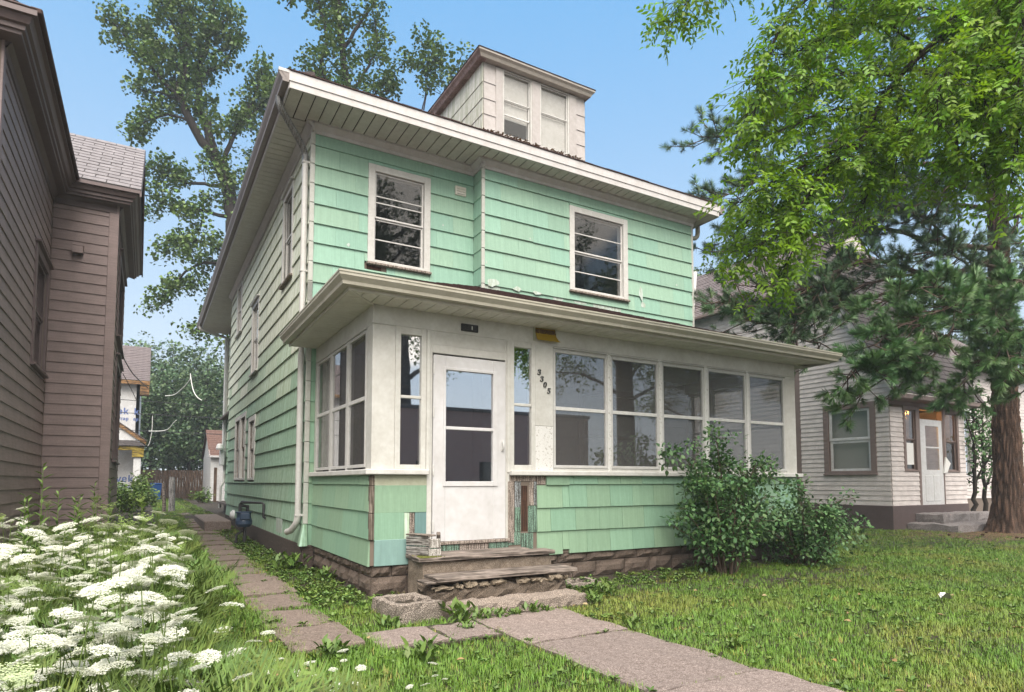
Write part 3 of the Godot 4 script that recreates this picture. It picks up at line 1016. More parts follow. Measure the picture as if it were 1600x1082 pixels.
	# moss and fallen leaves lodged along the eave below the dormer
	var cr := MB.new()
	for i in 160:
		var p := Vector3(rng.randf_range(2.35, 4.1), 6.49, rng.randf_range(-2.2, -1.82))
		p.y += (-1.82 - p.z) * 0.6
		var ang := rng.randf_range(0, TAU)
		cr.leaf(p, Vector3(cos(ang), rng.randf_range(0, 0.5), sin(ang)), Vector3(-sin(ang), 0, cos(ang)), rng.randf_range(0.03, 0.07), 0.03)
	part(H, "lodged_leaves", cr.done(), M.dry_litter).set_meta("kind", "stuff")


func dormer(H: Node3D) -> void:
	var zd := -3.7
	var x0 := 3.19
	var x1 := 5.53
	var yb := 7.35
	var yt := 9.0
	var f := wall_xf(Vector3(0, 0, zd), Vector3.BACK)
	var wa := [3.60, 4.245, 7.72, 8.99]
	var wb := [4.43, 5.13, 7.72, 8.99]
	var ha := inner(wa[0], wa[1], wa[2], wa[3], 0.03)
	var hb := inner(wb[0], wb[1], wb[2], wb[3], 0.03)
	var w := wall(H, "dormer_front", f, x0, x1, yb, yt, 0.1, [ha, hb], M.wall_core)
	var ys := [7.4, 7.70, 8.0, 8.30, 8.62, 9.0]
	var grey := func(x, y): return "dormer_grey"
	clad(w, "shingle", x0 + 0.01, 3.45, ys, 2.0, [], 0.005, 0.018, grey)
	clad(w, "shingle", 5.30, x1 - 0.01, ys, 2.0, [], 0.005, 0.018, grey)
	for s in [[3.45, 3.60], [4.245, 4.43], [5.13, 5.30]]:
		pbox(w, "mullion", Vector3(s[0], yb, 0), Vector3(s[1], yt - 0.02, 0.03), M.dormer_grey, 0.005)
	pbox(w, "sill_board", Vector3(3.60, 7.5, 0), Vector3(4.245, 7.72, 0.026), M.dormer_grey, 0.005)
	pbox(w, "sill_board", Vector3(4.43, 7.5, 0), Vector3(5.13, 7.72, 0.026), M.dormer_grey, 0.005)
	var a := window(H, f, wa[0], wa[1], wa[2], wa[3], 0.03, {"rail": 8.415, "sw": 0.022, "called": "dormer_window", "blind": 0.72, "proud": 0.02})
	pbox(a, "storm_rail", Vector3(3.63, 8.12, -0.03), Vector3(4.215, 8.15, -0.012), M.alu_white, 0.003)
	window(H, f, wb[0], wb[1], wb[2], wb[3], 0.03, {"rail": 8.415, "sw": 0.022, "called": "dormer_window", "blind": 0.97, "proud": 0.02})
	var l := wall(H, "dormer_side", wall_xf(Vector3(x0, 0, 0), Vector3.LEFT), -6.9, zd, yb, yt, 0.1, [], M.wall_core)
	clad(l, "siding_course", -6.9, zd + 0.01, ys, 3.0, [], 0.005, 0.018, func(x, y): return "dormer_pale")
	wall(H, "dormer_side", wall_xf(Vector3(x1, 0, 0), Vector3.RIGHT), -zd, 6.9, yb, yt, 0.1, [], M.dormer_grey)
	pbox(H, "dormer_ceiling", Vector3(x0 + 0.1, yt - 0.05, -6.9), Vector3(x1 - 0.1, yt, zd - 0.1), M.interior_grey, 0.0)
	pbox(H, "dormer_back", Vector3(x0 + 0.1, yb, -5.6), Vector3(x1 - 0.1, yt - 0.05, -5.5), M.interior_grey, 0.0)
	# eaves: dark boards below, a light edge board, thin dark roof
	var ex0 := x0 - 0.085
	var ex1 := x1 + 0.02
	var ez := zd + 0.10
	pbox(H, "dormer_soffit", Vector3(ex0, yt, -7.2), Vector3(x0 + 0.02, yt + 0.02, ez), M.dormer_soffit, 0.0)
	pbox(H, "dormer_soffit", Vector3(x0 + 0.02, yt, zd - 0.02), Vector3(ex1, yt + 0.02, ez), M.dormer_eave, 0.0)
	pbox(H, "dormer_soffit", Vector3(x1 - 0.02, yt, -7.2), Vector3(ex1, yt + 0.02, zd - 0.02), M.dormer_soffit, 0.0)
	var pr := [Vector2(0, yt + 0.0), Vector2(0.035, yt), Vector2(0.06, yt + 0.05), Vector2(0.10, yt + 0.085), Vector2(0.10, yt + 0.12), Vector2(0, yt + 0.12)]
	part(H, "dormer_fascia", extrude(pr, wall_xf(Vector3(0, 0, ez), Vector3.BACK), ex0, ex1, 1.0, 1.0), M.dormer_eave)
	part(H, "dormer_fascia", extrude(pr, wall_xf(Vector3(ex0, 0, 0), Vector3.LEFT), -7.2, ez, 0.0, 1.0), M.dormer_soffit)
	part(H, "dormer_fascia", extrude(pr, wall_xf(Vector3(ex1, 0, 0), Vector3.RIGHT), -ez, 7.2, 1.0, 0.0), M.dormer_soffit)
	var y := yt + 0.122
	var p := Vector3(ex0 - 0.112, y, ez + 0.112)
	var q := Vector3(ex1 + 0.112, y, ez + 0.112)
	var hw := (q.x - p.x) / 2
	var r := Vector3(p.x + hw, y + 0.18, p.z - hw)
	var bk := -7.3
	part(H, "dormer_roof", shingled(p, q, r, r, 8, 0.3), M.roof_brown).set_meta("kind", "stuff")
	part(H, "dormer_roof", shingled(Vector3(p.x, y, bk), p, Vector3(r.x, r.y, bk), r, 8, 0.4), M.roof_brown).set_meta("kind", "stuff")
	part(H, "dormer_roof", shingled(q, Vector3(q.x, y, bk), r, Vector3(r.x, r.y, bk), 8, 0.4), M.roof_brown).set_meta("kind", "stuff")


func spouts(H: Node3D) -> void:
	var z := ZM - 0.10
	var x := ML - 0.075
	# front left: elbow out of the gutter, slanting back to the wall, then down in three lengths
	part(H, "downspout_elbow", sq_tube([Vector3(-0.62, 6.33, z + 0.42), Vector3(-0.60, 6.20, z + 0.40), Vector3(-0.52, 6.13, z + 0.34), Vector3(-0.24, 5.93, z + 0.06), Vector3(x, 5.84, z), Vector3(x, 5.72, z)], 0.036), M.galvanised)
	part(H, "downspout", sq_tube([Vector3(x, 5.74, z), Vector3(x, 3.4, z)], 0.034), M.downspout)
	part(H, "downspout", sq_tube([Vector3(x, 3.42, z), Vector3(x, 2.95, z)], 0.031), M.downspout)
	part(H, "downspout", sq_tube([Vector3(x, 2.97, z), Vector3(x, 0.72, z), Vector3(x - 0.015, 0.62, z - 0.04), Vector3(x - 0.05, 0.52, z - 0.2), Vector3(x - 0.07, 0.49, z - 0.36)], 0.036), M.downspout)
	for y in [5.72, 4.15, 0.74]:
		pbox(H, "downspout_strap", Vector3(x - 0.045, y - 0.015, z - 0.042), Vector3(ML, y + 0.015, z + 0.042), M.downspout, 0.003)
	# rear left
	var rx := ML + 0.40 - 0.06
	part(H, "downspout", sq_tube([Vector3(-0.62, 6.3, ZE + 0.2), Vector3(-0.60, 6.2, ZE + 0.2), Vector3(rx, 6.02, ZE + 0.1), Vector3(rx, 5.85, ZE + 0.1), Vector3(rx, 1.2, ZE + 0.1), Vector3(rx - 0.1, 1.05, ZE + 0.1), Vector3(rx - 0.1, 0.35, ZE + 0.1)], 0.035), M.downspout)
	# rear right end of the front: elbow of the far spout
	part(H, "downspout_elbow", sq_tube([Vector3(7.37, 6.32, ZS - 0.2), Vector3(7.37, 6.12, ZS - 0.2), Vector3(7.33, 6.04, ZS - 0.2), Vector3(7.24, 6.01, ZS - 0.2), Vector3(7.02, 6.01, ZS - 0.2)], 0.036), M.gutter_tan)
	part(H, "meter_box", bmesh(Vector3(0.14, 0.5, 0.3), 0.02), M.meter_grey, Transform3D(Basis(), Vector3(0.15, 2.0, -16.5)))
	part(H, "conduit", sq_tube([Vector3(0.17, 2.2, -16.5), Vector3(0.17, 6.0, -16.5)], 0.025), M.meter_grey)
	var fl := MB.new()
	fl.lathe([Vector2(0, 0), Vector2(0.10, 0.0), Vector2(0.12, 0.05), Vector2(0.09, 0.16), Vector2(0.05, 0.2), Vector2(0, 0.2)], Vector3(0.06, 2.25, -16.3), 12)
	part(H, "floodlight", fl.done(), M.vinyl_white)


# a tube of square section, its corners eased
func sq_tube(pts: Array, r: float) -> Mesh:
	var b := MB.new()
	var path := []
	for i in pts.size():
		if i == 0 or i == pts.size() - 1:
			path.append(pts[i])
			continue
		var a: Vector3 = pts[i]
		path.append(a + (pts[i - 1] - a).limit_length(0.03))
		path.append(a + (pts[i + 1] - a).limit_length(0.03))
	var rad := []
	for i in path.size():
		rad.append(r * 1.25)
	b.tube(path, rad, 8)
	return b.done()


const PW := 6.83


func text_mesh(s: String, h: float, font: String, depth := 0.006, bold := false) -> TextMesh:
	var f := SystemFont.new()
	f.font_names = PackedStringArray([font])
	if bold:
		f.font_weight = 700
	var t := TextMesh.new()
	t.text = s
	t.font = f
	t.font_size = 48
	t.pixel_size = h / 35.0
	t.depth = depth
	return t


func porch_unit(parent: Node, xf: Transform3D, x0: float, x1: float, y0: float, y1: float, rail: float, mirror: String) -> void:
	var f := MB.new()
	var e := 0.034
	f.box(Vector3(x0, y0, -0.03), Vector3(x0 + e, y1, 0.006), 0.003)
	f.box(Vector3(x1 - e, y0, -0.03), Vector3(x1, y1, 0.006), 0.003)
	f.box(Vector3(x0 + e, y0, -0.03), Vector3(x1 - e, y0 + e, 0.005), 0.003)
	f.box(Vector3(x0 + e, y1 - e, -0.03), Vector3(x1 - e, y1, 0.005), 0.003)
	var u := part(parent, "porch_window", f.done(), M.alu_frame, xf)
	pbox(u, "meeting_rail", Vector3(x0 + e, rail - 0.022, -0.028), Vector3(x1 - e, rail + 0.022, 0.003), M.alu_white, 0.004)
	for s in [[y0 + e, rail - 0.022], [rail + 0.022, y1 - e]]:
		pbox(u, "pane", Vector3(x0 + e, s[0], -0.014), Vector3(x1 - e, s[1], -0.011), M[mirror], 0.0)
		pbox(u, "insect_screen", Vector3(x0 + e, s[0], -0.0245), Vector3(x1 - e, s[1], -0.0235), M.screen, 0.0)


func porch(H: Node3D, lf: Transform3D, fr: Transform3D) -> void:
	var f := wall_xf(Vector3.ZERO, Vector3.BACK)
	var l := wall_xf(Vector3.ZERO, Vector3.LEFT)
	var r := wall_xf(Vector3(PW, 0, 0), Vector3.RIGHT)
	# --- knee walls
	var ka := wall(H, "porch_knee_wall", f, 0.0, 0.62, 0.342, 1.27, 0.1, [], M.wall_core)
	var kb := wall(H, "porch_knee_wall", f, 1.61, PW, 0.342, 1.27, 0.1, [], M.wall_core)
	var kl := wall(H, "porch_knee_wall", l, ZM + 0.004, -0.1, 0.342, 1.27, 0.1, [], M.wall_core)
	var kr := wall(H, "porch_knee_wall", r, 0.1, -ZM, 0.342, 1.27, 0.1, [], M.porch_shingle_1)
	for q in [
		[ka, 0.03, 0.607, 1.155, 1.266, "greige_board", 0.016, "top_board"], [ka, 0.036, 0.605, 0.873, 1.157, "porch_shingle_3", 0.018, "shingle"],
		[ka, 0.036, 0.355, 0.59, 0.875, "porch_shingle_5", 0.018, "shingle"], [ka, 0.357, 0.415, 0.592, 0.875, "pale_shingle_2", 0.013, "shingle"],
		[ka, 0.417, 0.475, 0.585, 0.872, "old_paint_wood", 0.008, "bare_lath"], [ka, 0.477, 0.605, 0.60, 0.874, "teal_dark", 0.014, "shingle"],
		[ka, 0.04, 0.475, 0.335, 0.60, "teal_shingle", 0.021, "shingle"], [ka, 0.478, 0.61, 0.36, 0.60, "old_green_wood", 0.006, "bare_lath"],
		[kb, 1.64, 2.0, 1.20, 1.266, "old_paint_wood", 0.010, "bare_board"], [kb, 1.61, 1.69, 0.50, 1.20, "old_paint_wood", 0.014, "bare_board"],
		[kb, 1.70, 1.785, 0.90, 1.198, "old_blue_wood", 0.006, "bare_board"], [kb, 1.79, 1.875, 0.62, 1.15, "rotten_wood", 0.002, "rotten_board"],
		[kb, 1.895, 1.96, 0.92, 1.198, "old_paint_wood", 0.008, "bare_board"], [kb, 1.962, 2.005, 0.92, 1.198, "old_blue_wood", 0.008, "bare_board"],
		[kb, 1.70, 1.78, 0.62, 0.90, "old_green_wood", 0.009, "bare_board"], [kb, 1.88, 2.0, 0.605, 0.915, "old_green_wood", 0.012, "shingle"],
		[kb, 1.62, 1.78, 0.47, 0.615, "old_green_wood", 0.006, "bare_board"], [kb, 1.785, 1.95, 0.38, 0.60, "old_green_wood", 0.010, "shingle"],
		[kb, 2.005, 2.125, 1.163, 1.266, "old_paint_wood", 0.01, "bare_board"], [kb, 2.13, 2.46, 1.155, 1.262, "porch_shingle_3", 0.03, "cover_board"]]:
		pbox(q[0], q[7], Vector3(q[1], q[3], 0), Vector3(q[2], q[4], q[6]), M[q[5]], 0.003)
	for y in [[0.60, 0.87], [0.872, 1.15], [1.152, 1.26]]:
		pbox(ka, "corner_post", Vector3(-0.018, y[0], -0.03), Vector3(0.034, y[1], 0.024), M.corner_wood, 0.006)
	var pk := func(x, y): return "porch_shingle_%d" % rng.randi_range(0, 5)
	var ys := [0.335, 0.609, 0.887, 1.165, 1.266]
	clad(kb, "shingle", 2.0, PW - 0.02, ys, 0.365, [rect(2.0, 2.46, 1.155, 1.27), rect(2.36, 2.455, 0.335, 0.385)], 0.006, 0.025, pk, 0.004)
	clad(kl, "shingle", ZM + 0.03, -0.005, ys, 0.61, [], 0.006, 0.025, pk, 0.003)
	for x in [2.36, 2.72, 3.09, 3.45]:
		for y in [0.365, 0.635, 0.915]:
			for d in [-0.03, 0.03]:
				var nm := MB.new()
				nm.lathe([Vector2(0.005, 0), Vector2(0.003, 0.003), Vector2(0, 0.0035)], Vector3.ZERO, 6)
				part(kb, "nail_head", nm.done(), M.pipe_dark, Transform3D(Basis(Vector3.RIGHT, Vector3.BACK, Vector3.DOWN), Vector3(x + d, y, 0.0195)))
	# sills
	pbox(H, "porch_sill", Vector3(-0.075, 1.268, -0.06), Vector3(0.612, 1.325, 0.075), M.trim_white, 0.008)
	pbox(H, "porch_sill", Vector3(1.625, 1.268, -0.06), Vector3(PW + 0.05, 1.325, 0.075), M.trim_white, 0.008)
	pbox(H, "porch_sill", Vector3(-0.073, 1.266, ZM + 0.03), Vector3(0.06, 1.323, -0.062), M.trim_white, 0.008)
	pbox(H, "porch_sill", Vector3(PW - 0.06, 1.266, ZM), Vector3(PW + 0.05, 1.323, -0.062), M.trim_white, 0.008)
	# --- upper front: boards left to right
	for b in [["header_board", -0.002, PW + 0.002, 2.842, 3.05, 0.0], ["corner_post", 0.0, 0.246, 1.325, 2.842, 0.0], ["door_post", 0.592, 0.668, 0.5, 2.842, 0.004], ["door_post", 1.576, 1.634, 0.5, 2.842, 0.004],
		["pilaster", 1.982, 2.238, 1.86, 2.842, 0.008], ["corner_post", 6.584, PW, 1.325, 2.842, 0.0]]:
		pbox(H, b[0], Vector3(b[1], b[3], -0.1), Vector3(b[2], b[4], b[5]), M.porch_white, 0.004)
	pbox(H, "pilaster", Vector3(1.982, 1.325, -0.1), Vector3(2.238, 1.858, 0.007), M.chipped_white, 0.004)
	pbox(H, "frieze_strip", Vector3(-0.014, 2.842, -0.02), Vector3(0.6, 2.852, 0.012), M.porch_white, 0.003)
	# door head
	pbox(H, "door_head", Vector3(0.668, 2.692, -0.1), Vector3(1.576, 2.842, -0.004), M.porch_white, 0.003)
	pbox(H, "door_head", Vector3(0.668, 2.60, -0.1), Vector3(1.576, 2.69, 0.006), M.porch_white, 0.004)
	for x in [[0.598, 0.64], [1.596, 1.634]]:
		pbox(H, "door_moulding", Vector3(x[0], 1.30, 0.004), Vector3(x[1], 2.838, 0.02), M.porch_white, 0.006)
	# sidelights
	for s in [[0.246, 0.592, 0.305, 0.538, 1.375, 2.765, 2.096], [1.634, 1.982, 1.692, 1.932, 1.39, 2.777, 2.097]]:
		var m := MB.new()
		m.box(Vector3(s[0], 1.325, -0.09), Vector3(s[2], 2.842, 0.012), 0.004)
		m.box(Vector3(s[3], 1.325, -0.09), Vector3(s[1], 2.842, 0.012), 0.004)
		m.box(Vector3(s[2], 1.325, -0.09), Vector3(s[3], s[4], 0.009), 0.004)
		m.box(Vector3(s[2], s[5], -0.09), Vector3(s[3], 2.842, 0.009), 0.004)
		var sl := part(H, "sidelight", m.done(), M.porch_white, f)
		pbox(sl, "muntin", Vector3(s[2], s[6] - 0.016, -0.03), Vector3(s[3], s[6] + 0.016, 0.0), M.porch_white, 0.004)
		pbox(sl, "pane", Vector3(s[2], s[4], -0.022), Vector3(s[3], s[6] - 0.016, -0.018), M.pane_mirror_mid, 0.0)
		pbox(sl, "pane", Vector3(s[2], s[6] + 0.016, -0.022), Vector3(s[3], s[5], -0.018), M.pane_mirror, 0.0)
	# --- storm door
	var dm := MB.new()
	var dx0 := 0.674
	var dx1 := 1.571
	var dz := 0.022
	dm.box(Vector3(dx0, 0.552, -0.016), Vector3(0.815, 2.578, dz), 0.005)
	dm.box(Vector3(1.407, 0.552, -0.016), Vector3(dx1, 2.578, dz), 0.005)
	dm.box(Vector3(0.815, 0.552, -0.016), Vector3(1.407, 1.197, dz - 0.001), 0.003)
	dm.box(Vector3(0.815, 2.423, -0.016), Vector3(1.407, 2.578, dz - 0.001), 0.003)
	var D := part(H, "storm_door", dm.done(), M.door_white, f)
	for q in [[0.79, 0.818, 1.145, 2.452], [1.404, 1.463, 1.145, 2.452]]:
		pbox(D, "glazing_bead", Vector3(q[0], q[2], dz - 0.004), Vector3(q[1], q[3], dz + 0.012), M.door_white, 0.004)
	pbox(D, "glazing_bead", Vector3(0.818, 1.145, dz - 0.004), Vector3(1.404, 1.199, dz + 0.011), M.door_white, 0.004)
	pbox(D, "glazing_bead", Vector3(0.818, 2.421, dz - 0.004), Vector3(1.404, 2.452, dz + 0.011), M.door_white, 0.004)
	pbox(D, "meeting_rail", Vector3(0.815, 1.765, -0.004), Vector3(1.407, 1.80, dz + 0.006), M.door_white, 0.004)
	pbox(D, "pane", Vector3(0.815, 1.80, 0.002), Vector3(1.407, 2.423, 0.005), M.pane_mirror, 0.0)
	pbox(D, "pane", Vector3(0.815, 1.197, 0.002), Vector3(1.407, 1.765, 0.005), M.pane_mirror_mid, 0.0)
	for y in [0.72, 1.32, 1.95, 2.42]:
		pbox(D, "hinge", Vector3(0.668, y - 0.06, 0.012), Vector3(0.684, y + 0.06, 0.034), M.alu_white, 0.004)
	var hb := MB.new()
	hb.tube([Vector3(1.525, 1.56, dz + 0.006), Vector3(1.525, 1.57, dz + 0.04), Vector3(1.52, 1.62, dz + 0.045), Vector3(1.515, 1.67, dz + 0.03)], [0.009, 0.009, 0.012, 0.006], 8)
	hb.box(Vector3(1.508, 1.545, dz), Vector3(1.545, 1.66, dz + 0.008), 0.003)
	part(D, "handle", hb.done(), M.alu_white)
	pbox(H, "threshold", Vector3(0.60, 0.515, -0.1), Vector3(1.63, 0.55, 0.03), M.old_paint_wood, 0.006)
	pbox(H, "bare_board", Vector3(0.60, 0.2, -0.1), Vector3(1.0, 0.514, 0.012), M.old_green_wood, 0.004)
	pbox(H, "bare_board", Vector3(1.003, 0.2, -0.1), Vector3(1.36, 0.513, 0.005), M.old_paint_wood, 0.004)
	pbox(H, "bare_board", Vector3(1.363, 0.2, -0.1), Vector3(1.62, 0.514, 0.010), M.old_green_wood, 0.004)
	# inner house door seen through the glass
	pbox(H, "front_door", Vector3(0.66, 0.55, ZM - 0.06), Vector3(1.56, 2.6, ZM - 0.02), M.interior_brown, 0.004)
	# --- five porch windows, posts between
	var xs := [2.242, 3.074, 3.125, 3.950, 4.005, 4.808, 4.873, 5.684, 5.741, 6.56]
	for i in 5:
		porch_unit(H, f, xs[i * 2], xs[i * 2 + 1], 1.362, 2.803, 2.085, "pane_mirror_low" if i < 2 else "pane_thin")
		if i < 4:
			pbox(H, "window_post", Vector3(xs[i * 2 + 1], 1.325, -0.08), Vector3(xs[i * 2 + 2], 2.842, 0.014), M.chipped_white, 0.004)
	for q in [[2.238, 6.584, 2.804, 2.842, 0.004], [2.238, 6.584, 1.325, 1.361, 0.004]]:
		var edges := [xs[0], xs[9]]
		pbox(H, "window_head" if q[2] > 2 else "window_stool", Vector3(2.238, q[2], -0.085), Vector3(6.584, q[3], -0.006), M.porch_white, 0.003)
	pbox(H, "window_jamb", Vector3(6.56, 1.362, -0.08), Vector3(6.584, 2.803, 0.002), M.porch_white, 0.002)
	pbox(H, "drip_cap", Vector3(2.236, 2.818, 0.0), Vector3(6.586, 2.832, 0.02), M.alu_frame, 0.003)
	# --- left and right sides
	for q in [[l, -2.46, -0.205, -1.0], [r, 0.205, 2.46, 1.0]]:
		var xf: Transform3D = q[0]
		var s: float = q[3]
		var u := []
		for z in [-2.452, -1.70, -1.655, -0.945, -0.905, -0.207]:
			u.append(z if s < 0 else -z)
		if s > 0:
			u.reverse()
		for i in 3:
			porch_unit(H, xf, u[i * 2], u[i * 2 + 1], 1.348, 2.818, 2.085, "pane_mirror_side" if s < 0 else "pane_thin")
		for i in 2:
			pbox(H, "window_post", xf * Vector3(u[i * 2 + 1], 1.325, -0.07), xf * Vector3(u[i * 2 + 2], 2.842, 0.010), M.alu_frame, 0.003)
		var lo := -2.57 if s < 0 else 0.1
		var hi := -0.1 if s < 0 else 2.57
		pbox(H, "header_board", xf * Vector3(lo, 2.84, -0.1), xf * Vector3(hi, 3.05, 0.0), M.porch_white, 0.003)
		pbox(H, "corner_post", xf * Vector3(minf(-0.205 * -s, -0.1 * -s), 1.324, -0.1), xf * Vector3(maxf(-0.205 * -s, -0.1 * -s), 2.84, -0.001), M.porch_white, 0.003)
		pbox(H, "end_post", xf * Vector3(minf(-2.57 * -s, -2.454 * -s), 1.324, -0.1), xf * Vector3(maxf(-2.57 * -s, -2.454 * -s), 2.84, -0.001), M.porch_white, 0.003)
		pbox(H, "drip_cap", xf * Vector3(minf(-2.46 * -s, -0.2 * -s), 2.82, 0.0), xf * Vector3(maxf(-2.46 * -s, -0.2 * -s), 2.836, 0.022), M.alu_frame, 0.003)
	# --- inside: floor, ceiling, panelled back wall
	pbox(H, "porch_floor", Vector3(0.1, 0.42, ZM), Vector3(PW - 0.1, 0.5, -0.1), M.porch_floor, 0.0)
	pbox(H, "porch_ceiling", Vector3(0.1, 3.02, ZM), Vector3(PW - 0.1, 3.045, -0.1), M.interior_grey, 0.0)
	wall(H, "porch_back_panel", wall_xf(Vector3(0, 0, ZM + 0.012), Vector3.BACK), 0.1, XI - 0.02, 0.5, 3.02, 0.008, [rect(0.62, 1.6, 0.5, 2.64)], M.interior_grey)
	var bp := wall(H, "porch_back_panel", wall_xf(Vector3(0, 0, ZS + 0.012), Vector3.BACK), XI, PW - 0.1, 0.5, 3.02, 0.008, [rect(4.26, 5.60, 1.2, 2.75)], M.interior_grey)
	clad(bp, "siding_course", XI + 0.01, PW - 0.12, steps(0.52, 0.2805, 9), 2.4, [rect(4.26, 5.60, 1.2, 2.75)], 0.005, 0.018, func(x, y): return "interior_grey")
	window(H, wall_xf(Vector3(0, 0, ZS + 0.02), Vector3.BACK), 4.24, 5.62, 1.2, 2.77, 0.09, {"called": "inner_window", "casing": "interior_brown", "sash": "interior_grey", "pane": "pane_dark"})
	# --- foundation of rock-faced blocks
	var fb := part(H, "porch_foundation", bmesh(Vector3(PW - 0.14, 0.42, -ZM - 0.2), 0.0), M.mortar, Transform3D(Basis(), Vector3(PW / 2, 0.04, ZM / 2 - 0.03)))
	var blocks := func(xf: Transform3D, x0: float, x1: float) -> void:
		for row in [[0.225, 0.35, 0.4], [0.035, 0.216, 0.42], [-0.15, 0.026, 0.4]]:
			var x: float = x0 - (0.2 if row[0] > 0.1 and row[0] < 0.3 else 0.0)
			while x < x1:
				var e := x + rng.randf_range(0.34, 0.46)
				var a := maxf(x, x0)
				var b2 := minf(e, x1)
				if b2 - a > 0.06:
					var rk := MB.new()
					rk.rock(Vector3(a + 0.004, row[0], -0.07), Vector3(b2 - 0.004, row[1], -0.022), rng, 0.038, 5, 3)
					var o := part(fb, "block", rk.done(), M["foundation_block_%d" % rng.randi_range(0, 5)], Transform3D(Basis(), -fb.position) * xf)
				x = e
	blocks.call(f, 0.03, 0.60)
	blocks.call(f, 1.7, 5.6)
	blocks.call(l, ZM + 0.06, -0.03)
	porch_roof(H)
	# --- address plaque, digits
	var pl := pbox(H, "address_plaque", Vector3(1.004, 2.882, 0.0), Vector3(1.218, 2.966, 0.02), M.black_paint, 0.006)
	part(pl, "plaque_digits", text_mesh("3305", 0.058, "Droid Sans Mono", 0.004, true), M.pipe_dark, Transform3D(Basis(), Vector3(0, 0, 0.012)))
	pbox(pl, "plaque_slot", Vector3(0.020, -0.024, 0.010), Vector3(0.030, 0.020, 0.0125), M.digit_white, 0.001)
	var dg := [["3", 2.037, 2.503], ["3", 2.075, 2.424], ["0", 2.117, 2.357], ["5", 2.174, 2.287]]
	for d in dg:
		part(H, "house_number", text_mesh(d[0], 0.068, "Droid Serif", 0.01, true), M.black_paint, Transform3D(Basis(Vector3(1, 0, 0), Vector3(0.16, 1, 0), Vector3(0, 0, 1)), Vector3(d[1], d[2], 0.014)))


